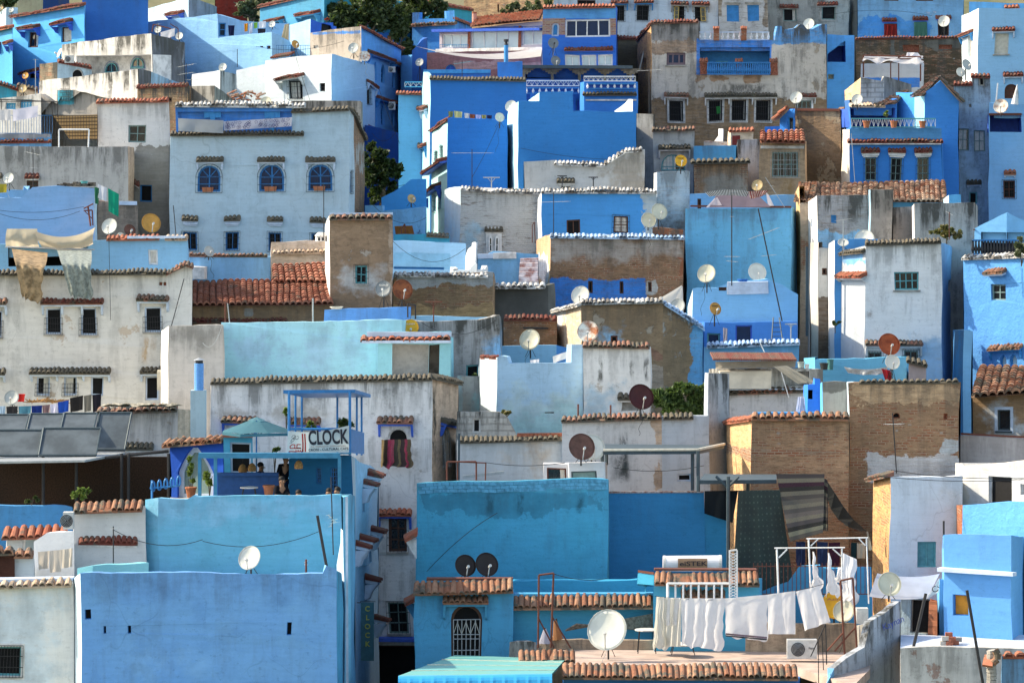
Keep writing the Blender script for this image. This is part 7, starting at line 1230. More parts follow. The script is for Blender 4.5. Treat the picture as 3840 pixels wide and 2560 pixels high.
def tree(label,x,yc,Y,blobs,base,n,s,leaf='tree',name='tree',cat='tree',seed=1,trunk=.18):
    rnd=random.Random(seed); a=W(x,base,Y); root=empty(name,a,label,cat); tb=MB(); mb=MB(); c0=W(x,yc,Y); fork=a.lerp(c0,.55); tb.tube(a,fork,trunk,8,trunk*.7)
    for (bx,by,br,bz) in blobs:
        c=W(bx,by,Y); R=br/F*Y; Z=bz/F*Y; mid=fork.lerp(c,.5)+Vector((rnd.uniform(-.2,.2),rnd.uniform(-.2,.2),.1)); tb.tube(fork,mid,trunk*.5,6,trunk*.3); tb.tube(mid,c,trunk*.3,5,trunk*.1)
        for q in range(4): tb.tube(mid.lerp(c,.5),c+Vector((rnd.uniform(-R,R)*.7,rnd.uniform(-R,R)*.6,rnd.uniform(-Z,Z)*.7)),trunk*.12,4,.01)
        foliage(mb,c,R,R*.8,Z,int(n*br*bz/sum(b[2]*b[3] for b in blobs)),s,rnd)
    tb.build('trunk',BARK,root); mb.build('crown',LEAF[leaf],root)
tree('large dense green tree in front of the teal house',1370,60,211.5,[(1290,70,75,50),(1370,40,80,55),(1450,60,70,70),(1350,90,90,35),(1400,-5,90,40),(1250,40,40,28)],250,9000,.30,seed=2); tree('dark green tree left of the blue corner house with tile band',1560,60,214.5,[(1550,30,60,50),(1620,40,60,45),(1530,110,45,60),(1600,-5,70,30)],300,5500,.30,seed=3)
tree('tall shadowed tree between the long blue house and the narrow light blue house',1515,150,211,[(1505,140,35,45),(1530,190,30,30)],320,2000,.28,seed=4); tree('light green tree left of the teal house at the top edge',940,40,218,[(935,30,45,30),(905,52,26,20),(955,70,22,14),(980,0,50,14)],130,3000,.28,'olive',seed=5)
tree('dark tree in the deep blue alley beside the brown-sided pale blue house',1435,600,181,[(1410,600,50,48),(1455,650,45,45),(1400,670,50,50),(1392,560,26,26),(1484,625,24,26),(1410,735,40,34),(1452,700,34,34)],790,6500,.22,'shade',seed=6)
tree('bush above the ochre stone wall left of the white house',1980,30,246,[(1960,30,60,22),(2040,25,45,22),(1900,45,30,12)],80,2500,.34,'olive',name='bush',cat='bush',seed=7,trunk=.08); tree('dark tree in the very top left corner',20,8,222,[(15,5,50,26)],80,1500,.3,seed=8)
tree('bushy fig tree with large leaves behind the white tiled wall',2560,1510,131.6,[(2480,1490,45,38),(2560,1470,50,38),(2620,1490,38,40),(2530,1530,60,30),(2610,1540,38,26),(2648,1600,14,70)],1700,3600,.34,'fig',name='fig_tree',seed=9)
tree('dry grass tuft growing on the corner of the flat grey house',3550,870,153.2,[(3530,868,40,20),(3575,882,38,18),(3560,855,24,12)],915,2200,.16,'dry',name='grass_tuft',cat='plant',seed=10,trunk=.03)
mb=MB(); rw=random.Random(77)
for k in range(70):
    y=rw.uniform(262,420); x=rw.uniform(-.17,.17)*y; foliage(mb,Vector((x,y,gz(y)+1.2)),rw.uniform(1.5,3.5),2,rw.uniform(1.2,2.4),230,.7,rw)
o=mb.build('hillside_shrubs',LEAF['olive'],loc=(0,300,10)); tag(o,'olive scrub covering the slope above the town','shrubs',kind='stuff')
def potplant(label,px,py,r,base,Y,leaf='pot',n=260,s=.14,pot=True,rz=None,seed=0,name='potted_plant'):
    rnd=random.Random(seed+int(px)); a=W(px,base,Y); root=empty(name,a,label,'plant',None); R=r/F*Y; Z=(rz or r)/F*Y
    mb=MB(); foliage(mb,W(px,py,Y),R,R*.8,Z,n,s,rnd); mb.build('leaves',LEAF[leaf],root)
    st=MB()
    for q in range(4): st.tube(a,W(px,py,Y)+Vector((rnd.uniform(-R,R)*.6,0,rnd.uniform(-Z,Z)*.5)),.02,4,.008)
    st.build('stem',BARK,root)
    if pot: q=MB(); q.tube(a-Vector((0,0,.02)),a+Vector((0,0,.26)),.12,10,.17); q.tube(a+Vector((0,0,.26)),a+Vector((0,0,.31)),.19,10); q.build('pot',PM['terrap'],root)
potplant('tall leafy climber before the pointed arch window of the cafe',716,1770,22,1862,118.6,n=420,rz=72,seed=1,s=.13); potplant('glossy plant with white blooms at the cafe terrace corner',786,1805,18,1862,116.8,n=220,rz=46,s=.2,seed=2,pot=False); potplant('round terracotta pot of trailing leaves on the cafe wall',1008,1832,18,1856,115,n=160,rz=8,seed=3)
potplant('small dark olive tree in a pot behind the blue beam',1030,1690,16,1770,118.5,'fig',n=180,rz=18,pot=False,seed=4); potplant('yellow-green shrub on the upper cafe deck',1165,1594,24,1612,118.4,'pot',n=320,rz=12,pot=False,seed=5); potplant('yellowing vine climbing the left post of the cafe canopy',1074,1545,8,1610,117.8,n=160,rz=28,pot=False,seed=6)
potplant('light green fern plant on the bamboo terrace',312,1846,36,1880,115.6,n=420,rz=22,pot=False,seed=7,s=.18); potplant('dim green plant on the bamboo terrace at the left',118,1872,34,1893,115.6,'tree',n=300,rz=12,pot=False,seed=8); potplant('leafy plant in the window of the mottled grey house',1782,1425,16,1444,141.2,'fig',n=260,rz=18,pot=False,seed=9,s=.16)
potplant('hanging flower pot at the left of the lattice terrace railing',3249,462,10,478,176.9,'red',n=60,rz=5,seed=10); potplant('red geranium pot at the middle of the lattice terrace railing',3352,460,10,478,176.9,'red',n=70,rz=6,seed=11); potplant('flower pot near the right end of the lattice terrace railing',3459,462,9,478,176.9,'pot',n=60,rz=5,seed=12)
potplant('green climber inside the shaded loggia of the gabled house',3325,425,16,478,179.2,n=160,rz=12,pot=False,seed=13); potplant('flower pot on the royal blue parapet above the alley',1464,142,10,156,212,'pot',n=90,rz=8,seed=14); potplant('red flowers on the small deep blue rooftop room',1222,74,22,86,206,'red',n=120,rz=5,pot=False,seed=15)
potplant('leafy tree top in front of the gabled terrace railing at the right edge',3830,925,30,1000,147,'olive',n=420,rz=36,pot=False,seed=16,s=.2); potplant('small shrub on the dark alley wall beside the off-white house',3132,1212,18,1250,152.6,'tree',n=160,rz=12,pot=False,seed=17)
potplant('dark spiky agave on the upper cafe deck',1296,1592,20,1606,118.2,'tree',n=60,rz=12,pot=False,seed=18,s=.4); potplant('weeds beside the dry twigs of the block hut',1900,1548,26,1562,129.9,'dry',n=200,rz=14,pot=False,seed=19)
# ================================================================ CAFE: frame, banner, umbrella, people
Yc=115.4
root=empty('cafe_canopy',W(1080,1700,Yc),'blue steel canopy frame over the banner on the cafe roof','canopy')
mb=MB(); q=[W(1062,1462,Yc),W(1332,1460,Yc),W(1390,1478,Yc+3),W(1150,1480,Yc+3)]; mb.hexa([p-Vector((0,0,.1)) for p in q]+q); mb.build('roof',PM['bluem'],root)
for x,yo in ((1084,0),(1312,0),(1108,2.8),(1132,2.9),(1265,2.8),(1338,2.8),(1356,2.9)):
    mb=MB(); mb.tube(W(x,1706,Yc+yo),W(x,1466+yo*6,Yc+yo),.045 if yo==0 else .035,6); mb.build('post',PM['bluem'],root)
for a,b,y in ((1084,1312,1608),):
    mb=MB(); mb.tube(W(a,y,Yc),W(b,y,Yc),.04,6); mb.build('rail',PM['bluem'],root)
mb=MB(); q=[W(1314,1606,Yc),W(1366,1622,Yc+3),W(1366,1702,Yc+3),W(1314,1698,Yc)]; mb.quad(*q)
mb.build('side_panel',PM['bluem'],root)
for k in range(9):
    pass
# banner
root=empty('banner',W(1196,1695,Yc-.1),'white CLOCK cafe banner with red bars on the canopy frame','banner')
NX,NY=30,10; YB=Yc-.14
def ban(u,v):
    top=1615+(1606-1615)*u+8*math.sin(u*3.6)-8*max(0,u-.5)*2*1.0; x0=1080-4*(1-v); x=x0+(1309-x0)*u
    bot=1694; p=W(x,bot+(top-bot)*v,YB); p.y-=.03*math.sin(u*9) ; return p
mb=MB()
for j in range(NY+1):
    for i in range(NX+1): mb.v.append(ban(i/NX,j/NY))
for j in range(NY):
    for i in range(NX): a=j*(NX+1)+i; mb.f.append([a,a+1,a+NX+2,a+NX+1]); mb.m.append(0)
mb.build('sheet',cmat((.68,.70,.66)),root,smooth=True)
yB=YB-.05
text('CLOCK',W(1230,1641,yB),(1,0,.09),(0,0,1),.60,TXT['dark'],root,width=151/F*yB,bold=.018)
text('FEZ  MARRAKECH  CHEFCHAOUEN',W(1231,1673,yB),(1,0,.07),(0,0,1),.062,TXT['rust'],root,width=130/F*yB); text('CROSS - CULTURAL CAFE',W(1232,1684,yB),(1,0,.09),(0,0,1),.10,TXT['dark'],root,width=150/F*yB,bold=.002)
rb=MB()
def stroke(pts,wd,mbx):
    for (x0,y0),(x1,y1) in zip(pts[:-1],pts[1:]):
        a=W(x0,y0,yB); b=W(x1,y1,yB); d=(b-a).normalized(); nrm=Vector((-d.z,0,d.x))*(wd/F*yB/2); e=d*(wd/F*yB*.3)
        mbx.quad(a-e-nrm,b+e-nrm,b+e+nrm,a-e+nrm)
for x in (1134,1143): stroke([(x,1627),(x+2,1660),(x+2,1692)],5,rb)
stroke([(1127,1666),(1114,1666),(1113,1679),(1128,1679)],3.5,rb); stroke([(1088,1680),(1105,1680),(1106,1667),(1096,1666),(1088,1672),(1088,1680)],3.2,rb); stroke([(1105,1680),(1128,1680)],3.5,rb); stroke([(1084,1692),(1134,1692),(1134,1684)],3.5,rb)
for x in (1110,1118,1126): stroke([(x,1691),(x,1686)],3,rb)
rb.build('red_letters',TXT['red'],root)
kb=MB(); stroke([(1119,1640),(1117,1646),(1112,1647),(1108,1643),(1104,1648),(1100,1645),(1103,1640),(1107,1633),(1110,1636),(1106,1641),(1098,1642),(1092,1650),(1090,1655),(1096,1656),(1102,1651)],1.6,kb); stroke([(1093,1639),(1099,1632),(1106,1631)],1.4,kb); stroke([(1114,1634),(1121,1637)],1.4,kb)
for x in (1087,1092): stroke([(x,1661),(x+1.5,1661)],2,kb)
kb.build('calligraphy',TXT['dark'],root)
# beams of the cafe terrace
root=empty('cafe_pergola',W(740,1860,114.6),'cyan painted beam and posts along the cafe terrace','pergola')
CY=simple('teal_blue_beam',(.035,.20,.34),.6)
for n_,a,b,hgt in (('beam',(745,1697),(1276,1694),.16),):
    A=W(*a,114.4); B=W(*b,114.4); mb=MB(); mb.box((A.x,114.3,A.z-hgt),(B.x,114.5,A.z)); mb.build(n_,CY,root)
mb=MB(); mb.hexa([W(745,1704,114.5),W(1318,1702,114.5),W(1318,1702,116.8),W(745,1704,118.6),W(745,1698,114.5),W(1318,1696,114.5),W(1318,1696,116.8),W(745,1698,118.6)]); mb.build('roof',CY,root)  # roof slab added behind the beam to block sun from the terrace
for x in (749,808,1273): mb=MB(); A=W(x,1858,114.4); B=W(x,1712,114.4); mb.box((A.x-.05,114.32,A.z),(A.x+.05,114.48,B.z)); mb.build('post',CY,root)
mb=MB(); A=W(815,1771,115.6); B=W(1044,1783,115.6); mb.box((A.x,115.5,B.z),(B.x,115.7,A.z)); mb.box((A.x,115.7,W(0,1858,115.6).z),(B.x,115.8,B.z)); root2=mb.build('terrace_counter',simple('deep_blue_counter',(.015,.07,.22),.7),loc=A,top=('blue counter wall of the cafe terrace','counter'))
slab('terrace_floor','shaded floor of the cafe terrace',[(W(560,0,112.6).x,112.7),(W(1290,0,112.6).x,112.7),(W(1290,0,121).x,121),(W(560,0,121).x,121)],W(0,1960,112.6).z,.2,PM['cement'])
# umbrella
root=empty('parasol',W(961,1865,117.4),'pale green parasol over the cafe terrace','parasol'); cen=W(962,1572,117.4); mb=MB(); K=8; rim=[]
for k in range(K): t=2*math.pi*(k+.5)/K; rim.append(cen+Vector((math.cos(t)*1.12,math.sin(t)*1.1,-.36-.03*(k % 2)))); 
rim2=[cen+Vector((math.cos(2*math.pi*(k+.5)/K)*.28,math.sin(2*math.pi*(k+.5)/K)*.28,-.05)) for k in range(K)]
for k in range(K): k2=(k+1) % K; mid=(rim[k]+rim[k2])/2+Vector((0,0,.03)); mb.add([rim2[k],rim[k],mid,rim[k2],rim2[k2]],[(0,1,2),(0,2,4),(2,3,4)]); mb.quad(rim[k],rim[k2],rim[k2]-Vector((0,0,.09)),rim[k]-Vector((0,0,.09)))
mb.build('canopy',cmat((.10,.25,.30)),root); mb=MB(); mb.add([cen+Vector((0,0,.08))]+[p*1.0+Vector((0,0,.03)) for p in rim2],[(0,k+1,(k+1) % K+1) for k in range(K)]); mb.build('vent_cap',cmat((.14,.31,.37)),root)
mb=MB(); mb.tube(W(961,1865,117.4),cen,.025,6); mb.build('pole',PM['bluem'],root); mb=MB()
for k in range(K): mb.tube(cen-Vector((0,0,.5)),rim[k].lerp(cen,.4) ,.008,3)
mb.build('ribs',PM['iron'],root)
# wicker lamps
WK=simple('wicker',(.36,.20,.08),.9,scale=30,var=.5)
for x,y,Y,l in ((910,1758,116.2,'left wicker lamp hanging over the cafe counter'),(945,1754,116,'second wicker lamp hanging over the cafe counter'),(1120,1744,114.9,'wicker lamp hanging before the deep blue cafe room')):
    c=W(x,y,Y); root=empty('wicker_lamp',c,l,'lamp','wicker lamps of the cafe'); mb=MB(); rr=[(0,.16),(.07,.13),(.11,.07),(.135,-.0),(.13,-.1)]
    for (r0,z0),(r1,z1) in zip(rr[:-1],rr[1:]): mb.tube(c+Vector((0,0,z0)),c+Vector((0,0,z1)),max(r0,.005),12,r1,caps=False)
    mb.build('lamp_shade',WK,root,smooth=True); mb=MB(); mb.tube(c+Vector((0,0,.15)),W(x,1708,Y),.006,4); mb.build('cord',PM['cable'],root)
# cafe table and bar
def table(label,px,py,base,Y,w_=.5):
    a=W(px,base,Y); t=W(px,py,Y); root=empty('cafe_table',a,label,'table'); mb=MB(); mb.tube(t-Vector((0,0,.03)),t,w_,14); mb.build('tabletop',PM['plastic'],root)
    for sx in (-1,1):
        for sy in (-1,1): q=MB(); q.tube(t+Vector((sx*w_*.6,sy*w_*.5,-.03)),Vector((t.x+sx*w_*.75,t.y+sy*w_*.6,a.z)),.014,5); q.build('leg',PM['iron'],root)
table('round pale-topped iron table on the cafe terrace',934,1825,1858,114.9,.28)
table('iron garden table at the left of the terrace sheets',2425,2358,2446,109.8,.35); table('low iron table behind the terrace sheets',2560,2412,2450,109.4,.45)
# people
SKIN=simple('skin',(.24,.13,.08),.6); HAIR=simple('black_hair',(.008,.007,.006),.7)
def person(label,px,head,base,Y,top,legs,turn=0,lean=0.0,sit=False,arm='down',bag=False):
    """head: pixel y of the crown; base: pixel y of the feet (or of the seat edge that hides the rest)"""
    zt=(HY-head)/F*Y; Hh=1.72; a=W(px,base,Y); z0=zt-(Hh if not sit else 1.28); x,y=a.x,Y
    root=empty('person',Vector((x,y,z0)),label,'person',None)
    t=math.radians(turn); rx=Vector((math.cos(t),math.sin(t),0)); fw=Vector((math.sin(t),-math.cos(t),0))
    if not sit: J={'pel': (0,0,.93),'chest': (0,.02+lean*.5,1.28),'neck': (0,.02+lean,1.47),'head': (0,.05+lean,1.58),'crown': (0,.04+lean,1.66),'kl': (-.1,.04,.5),'al': (-.11,0,.08),'fl': (-.12,.14,.04),'kr': (.1,.02,.5),'ar': (.11,-.03,.08),'fr': (.12,.12,.04),'hl': (-.09,0,.88),'hr': (.09,0,.88)}
    else: J={'pel': (0,0,.45),'chest': (0,.04+lean*.5,.84),'neck': (0,.04+lean,1.03),'head': (0,.07+lean,1.14),'crown': (0,.06+lean,1.22),'hl': (-.1,.05,.45),'hr': (.1,.05,.45),'kl': (-.12,.45,.48),'kr': (.12,.45,.48),'al': (-.12,.48,.06),'ar': (.12,.48,.06),'fl': (-.12,.6,.03),'fr': (.12,.6,.03)}
    c=J['chest']; J['sl']=(-.17,c[1],c[2]+.12); J['sr']=(.17,c[1],c[2]+.12)
    if arm=='down': J['el']=(-.23,c[1]-.02,c[2]-.15); J['wl']=(-.24,c[1]+.08,c[2]-.40); J['er']=(.23,c[1]-.02,c[2]-.15); J['wr']=(.24,c[1]+.08,c[2]-.40)
    else: J['el']=(-.22,c[1]+.08,c[2]-.12); J['wl']=(-.12,c[1]+.32,c[2]-.12); J['er']=(.22,c[1]+.08,c[2]-.12); J['wr']=(.12,c[1]+.32,c[2]-.12)
    R={'pel': .13,'chest': .14,'neck': .055,'head': .095,'crown': .075,'hl': .085,'hr': .085,'kl': .06,'kr': .06,'al': .04,'ar': .04,'fl': .035,'fr': .035,'sl': .06,'sr': .06,'el': .045,'er': .045,'wl': .03,'wr': .03}
    E=[('pel','chest'),('chest','neck'),('neck','head'),('head','crown'),('pel','hl'),('pel','hr'),('hl','kl'),('hr','kr'),('kl','al'),('kr','ar'),('al','fl'),('ar','fr'),('chest','sl'),('chest','sr'),('sl','el'),('sr','er'),('el','wl'),('er','wr')]
    def wp(k): q=J[k]; return rx*q[0]+fw*q[1]+Vector((0,0,q[2]))
    def skin(name,keys,edges,rad,mat,parent,extra=None,rootk=None,sub=2):
        me=bpy.data.meshes.new(name); P=[wp(k) if isinstance(k,str) else k for k in keys]; me.from_pydata(P,edges,[]); me.materials.append(mat); ob=bpy.data.objects.new(name,me); col.objects.link(ob); ob.parent=parent
        m=ob.modifiers.new('skin','SKIN'); m.use_smooth_shade=True
        for i,r_ in enumerate(rad): me.skin_vertices[0].data[i].radius=(r_,r_)
        me.skin_vertices[0].data[rootk or 0].use_root=True; ob.modifiers.new('sub','SUBSURF').levels=sub; ob.modifiers['sub'].render_levels=sub; return ob
    ks=list(J.keys()); ix={k: i for i,k in enumerate(ks)}
    body=skin('body',ks,[(ix[a_],ix[b_]) for a_,b_ in E],[R[k] for k in ks],SKIN,root,rootk=ix['pel'])
    tk=['pel','chest','sl','sr','el','er']; ti={k: i for i,k in enumerate(tk)}
    skin('shirt',tk,[(0,1),(1,2),(1,3),(2,4),(3,5)],[.155,.165,.08,.08,.06,.06],top,root)
    lk=['pel','hl','hr','kl','kr','al','ar']; skin('trousers',lk,[(0,1),(0,2),(1,3),(2,4),(3,5),(4,6)],[.145,.10,.10,.08,.08,.06,.06],legs,root)
    hp=wp('crown'); hb=MB(); o_=root.location
    for i in range(5):
        pass
    def ball(mbx,c_,r_,sq=(1,1,1),n=8):
        vs=[]; fs=[]
        for i in range(n+1):
            th=math.pi*i/n
            for j in range(n*2): ph_=math.pi*j/n; vs.append(c_+rx*(math.sin(th)*math.cos(ph_)*r_*sq[0])+fw*(math.sin(th)*math.sin(ph_)*r_*sq[1])+Vector((0,0,math.cos(th)*r_*sq[2])))
        for i in range(n):
            for j in range(n*2): j2=(j+1) % (n*2); fs.append((i*n*2+j,i*n*2+j2,(i+1)*n*2+j2,(i+1)*n*2+j))
        mbx.add(vs,fs)
    ball(hb,o_+hp-fw*.03+Vector((0,0,-.005)),.105,(.92,1.0,.9)); hb.build('hair',HAIR,root,smooth=True)
    fb=MB(); hd=o_+wp('head'); ball(fb,hd+fw*.105+Vector((0,0,-.01)),.018,(.8,1.2,1.4),5)
    for s_ in (-1,1): ball(fb,hd+rx*.09*s_+Vector((0,0,-.01)),.025,(.4,.8,1.3),5)
    fb.build('face_features',SKIN,root,smooth=True); eb=MB()
    for s_ in (-1,1): ball(eb,hd+fw*.09+rx*.032*s_+Vector((0,0,.02)),.011,(1,.6,.7),5)
    ball(eb,hd+fw*.092+Vector((0,0,-.05)),.02,(1,.4,.25),5); eb.build('eyes_and_mouth',HAIR,root,smooth=True)
    # hands: palm, four fingers and a thumb, slightly curled
    for s_,wk,ek in ((-1,'wl','el'),(1,'wr','er')):
        a0=wp(wk); d=(a0-wp(ek)).normalized(); sd_=rx*s_; keys=[a0,a0+d*.05,a0+d*.09]; ed=[(0,1),(1,2)]; rad=[.026,.036,.032]
        for f_,(off,ln) in enumerate(((-.03,.065),(-.01,.075),(.01,.07),(.028,.055))):
            b0=a0+d*.09+fw*off; keys+=[b0,b0+d*ln*.55+sd_*-.008,b0+d*ln+sd_*-.025]; k0=3+f_*3; ed+=[(2,k0),(k0,k0+1),(k0+1,k0+2)]; rad+=[.010,.009,.008]
        keys+=[a0+d*.035+fw*.04,a0+d*.075+fw*.055]; ed+=[(1,15),(15,16)]; rad+=[.012,.010]
        skin('hand',keys,ed,rad,SKIN,body,sub=1)
    return root
DK=cmat((.012,.014,.022)); NV=cmat((.014,.03,.09)); BL=cmat((.03,.09,.3))
person('person in a dark T-shirt standing behind the cafe counter with a bowed head',1062,1706,1862,116.2,DK,NV,35,.12)
person('person in black leaning at the right end of the cafe counter',1050,1786,1880,114.2,DK,DK,30,.08,True,'front'); person('person with dark hair seated behind the counter beside the wicker lamps',968,1734,1780,117.6,BL,DK,70,.05,True,'front')
person('seated person of whom only the dark hair shows above the cafe wall',1119,1837,1880,113.7,NV,DK,10,.0,True,'front'); person('seated person with black hair at the right of the cafe wall beside the thin mast',1238,1830,1880,113.8,DK,DK,-20,.05,True,'front'); person('seated person partly behind the right post of the cafe terrace',1268,1826,1880,113.6,cmat((.30,.06,.04)),DK,-30,.0,True,'front'); person('seated person in black against the doorway of the cafe room',1075,1843,1880,114.2,DK,DK,0,.0,True,'front')
# chimneys
def chimney(label,pts,mat,capm=None):
    a=W(pts[0][0],pts[0][1],pts[0][3]); root=empty('chimney',a,label,'chimney'); names=['shaft','flue','cap','top']
    for k,((x0,y0,r0,Y),(x1,y1,r1,_)) in enumerate(zip(pts[:-1],pts[1:])):
        mb=MB(); mb.tube(W(x0,y0,Y),W(x1,y1,Y),r0/F*Y,14,r1/F*Y); mb.build(names[min(k,3)],mat[k],root,smooth=False)
    return root
mb=MB(); yc=119.4; A=W(714,1640,yc); B=W(770,1464,yc); root=empty('chimney',W(742,1640,yc),'tall pale blue chimney with a bright blue flue by the cafe','chimney'); mb.box((A.x,yc,A.z),(B.x,yc+.45,B.z)); mb.build('shaft',wallmat((.50,.58,.66),grime=.1),root)
RB=simple('ribbed_blue_flue',(.12,.34,.70),.45,scale=20); mb=MB(); mb.tube(W(746,1464,yc+.2),W(747,1362,yc+.2),.145,14); 
for k in range(12): z=1460-k*8.5; mb.tube(W(746,z,yc+.2),W(746,z-3,yc+.2),.155,14)
mb.build('flue',RB,root); mb=MB(); mb.tube(W(747,1362,yc+.2),W(747,1350,yc+.2),.12,10); mb.build('cowl',PM['iron'],root); mb=MB(); mb.tube(W(747,1350,yc+.2),W(747,1341,yc+.2),.19,14,.02); mb.build('cap',PM['galv'],root)
chimney('blue round chimney with a black cap by the sail awning',[(1898,234,8,189),(1898,170,8,189),(1898,158,5,189),(1898,157,9,189),(1898,148,9,189)],[PM['shut'],PM['iron'],PM['iron'],PM['iron']]); chimney('salmon pink round chimney beside the tiled verandah roof',[(1779,92,9,208),(1779,52,9,208),(1779,46,9,208)],[simple('pink_plaster',(.50,.27,.22),.9),PM['brickp']])
mb=MB(); c=W(1205,905,146.8)
root=empty('chimney',W(1205,905,149.5),'small white chimney cap with arched holes left of the brown tower','chimney'); c=W(1205,905,149.5); mb=MB(); mb.tube(c,c+Vector((0,0,.22)),.24,10,.24); mb.build('shaft',PM['whitep'],root); mb=MB(); mb.tube(c+Vector((0,0,.22)),c+Vector((0,0,.36)),.28,10,.12); mb.build('cap',PM['whitep'],root)
for k in (-.08,.08): mb=MB(); mb.box((c.x+k-.04,c.y-.26,c.z+.04),(c.x+k+.04,c.y-.2,c.z+.16)); mb.build('hole',PM['black'],root)
# wall box items
def ac(label,x0,y0,x1,y1,Y,side=False,word=None):
    a=W(x0,y1,Y); b=W(x1,y0,Y); root=empty('air_conditioner',a,label,'air conditioner',None); mb=MB(); mb.box((a.x,Y,a.z),(b.x,Y+.32,b.z)); mb.build('casing',PM['plastic'],root); h_=b.z-a.z; w_=b.x-a.x; cx=a.x+w_*.36; cz=a.z+h_*.5; r_=h_*.38
    mb=MB(); P=[Vector((cx+math.cos(t)*r_,Y-.008,cz+math.sin(t)*r_)) for t in [2*math.pi*k/18 for k in range(18)]]; mb.add(P,[tuple(range(18))]); f_=mb.build('fan',PM['iron'],root); mb=MB()
    for k in range(5): rr=r_*(k+1)/5; mb.path([Vector((cx+math.cos(t)*rr,Y-.02,cz+math.sin(t)*rr)) for t in [2*math.pi*j/16 for j in range(17)]],.006,3)
    mb.build('fan_guard',PM['galv'],f_)
    if word: text(word,Vector((a.x+w_*.82,Y-.01,cz+h_*.05)),(1,0,0),(0,0,1),.09,TXT['dark'],root)
ac('white air conditioner on the sunlit terrace floor',2952,2398,3064,2468,108.2,word='Fitco'); ac('air conditioner on the roof corner of the grey loggia house',242,208,276,236,188.8); ac('air conditioner fixed beside the left end of the white tiled wall',236,1920,274,1984,111.2); ac('upper air conditioner on the shaded long blue house',1456,250,1482,272,203.5); ac('lower air conditioner in the shaded alley of the long blue house',1458,382,1482,412,203)
mb=MB(); a=W(590,1462,141); b=W(611,1388,141); mb.box((a.x,140.9,a.z),(b.x,141.2,b.z)); 
for k in range(8): mb.box((a.x+.02,140.87,a.z+.05+k*.085),(b.x-.02,140.9,a.z+.09+k*.085))
mb.build('vent_box',PM['beige'],loc=a,top=('cream louvred vent box beside the off-white house','vent'))
mb=MB(); a=W(3212,2338,109); b=W(3256,2280,109); mb.box((a.x,109,a.z),(b.x,109.3,b.z)); mb.box((a.x+.04,108.97,a.z+.3),(a.x+.16,109.0,a.z+.38)); mb.build('meter_box',PM['plastic'],loc=a,top=('grey meter box right of the cream dish','box'))
# solar panels and bamboo terrace
SP=simple('solar_collector_glass',(.085,.105,.12),.5,scale=1.5,spec=.25,var=.3)
for k,(x0,x1,yt,yb,dx,Y,l) in enumerate(((-40,108,1555,1612,14,119.6,'leftmost solar panel of the rear row'),(116,238,1552,1612,14,119.6,'second solar panel of the rear row'),(242,364,1550,1610,14,119.6,'third solar panel of the rear row'),(374,494,1548,1686,26,119.4,'large upright solar panel at the right end'),(-40,158,1613,1707,16,117.6,'left solar panel of the front row'),(164,378,1606,1706,18,117.5,'wide right solar panel of the front row'))):
    A,B,C_,D_=W(x0-dx,yb,Y),W(x1-dx,yb,Y),W(x1,yt,Y+.9),W(x0,yt,Y+.9); root=empty('solar_panel',A,l,'solar panel','solar panels above the bamboo terrace'); mb=MB(); n_=Vector((0,.03,-.05)); mb.hexa([A+n_,B+n_,C_+n_,D_+n_,A,B,C_,D_]); mb.build('collector',SP,root)
    mb=MB(); up=Vector((0,-.01,.01))
    for p,q_ in ((A,B),(B,C_),(C_,D_),(D_,A)): mb.tube(p+up,q_+up,.03,5)
    mb.build('frame',PM['slate'],root)
root=empty('bamboo_pergola',W(300,1890,116.5),'dark pergola with bamboo screens under the solar panels','pergola')
BM=simple('bamboo_reed_screen',(.035,.018,.010),.95,scale=25,var=.6); mb=MB(); A,B=W(-30,1890,119.2),W(628,1890,119.2); mb.box((A.x,119.2,A.z-.3),(B.x,119.3,W(0,1712,119.2).z)); mb.build('reed_screen',BM,root)  # reed colour near black, holding the pergola's interior shade
mb=MB(); A,B=W(-30,1722,116.4),W(340,1716,116.4); mb.hexa([W(-30,1738,116.2),W(318,1732,116.2),W(470,1704,119),W(-30,1712,119.2),W(-30,1730,116.2),W(318,1724,116.2),W(470,1696,119),W(-30,1704,119.2)]); mb.build('roof_sheet',PM['galv'],root)
for a,b,Y in (((318,1724),(632,1690),117.5),((480,1704),(632,1692),118)): mb=MB(); mb.tube(W(*a,Y),W(*b,Y+.4),.05,6); mb.build('beam',PM['iron'],root)
for x in (456,482,632,286,162): mb=MB(); mb.tube(W(x,1895,117.6),W(x,1700,117.6),.05,6); mb.build('post',PM['iron'],root)
# rippled roof + black void behind the bamboo, blue hose coil
BLM=PM['bluem']; mb=MB(); pts=[]
for k in range(5):
    cx=570+k*24; c=W(cx,1822,113.4); rr=.15; mb.path([c+Vector((math.sin(t)*.06+t*.01,math.cos(t*.5)*.1,math.cos(t)*rr+.04*k)) for t in [j*.5 for j in range(13)]],.03,5)
mb.tube(W(562,1830,113.4),W(672,1820,113.4),.03,5); mb.tube(W(570,1885,113.4),W(570,1800,113.4),.035,5); mb.build('hose_reel',BLM,loc=W(570,1885,113.4),top=('coiled dark blue hose on a stand left of the pointed arch','hose'))
# roof cabin with brown dish
h=H('roof_cabin','small white roof cabin with a brown door under the big brown dish',[(2036,1738,122.6),(2130,1738,122.6),(2132,1730,122),(2272,1732,122),(2276,1734,123)],1.2,D((.60,.60,.62),grime=.02),back=0,par=.1); h.win(0,2048,1752,2122,1805,'maroonfr' if 'maroonfr' in PM else 'rust','glass',1,1,fr=.05,curtain=-.32); h.win(2,2140,1763,2240,1810,'slate','greenfr',1,1,fr=.05); h.build()
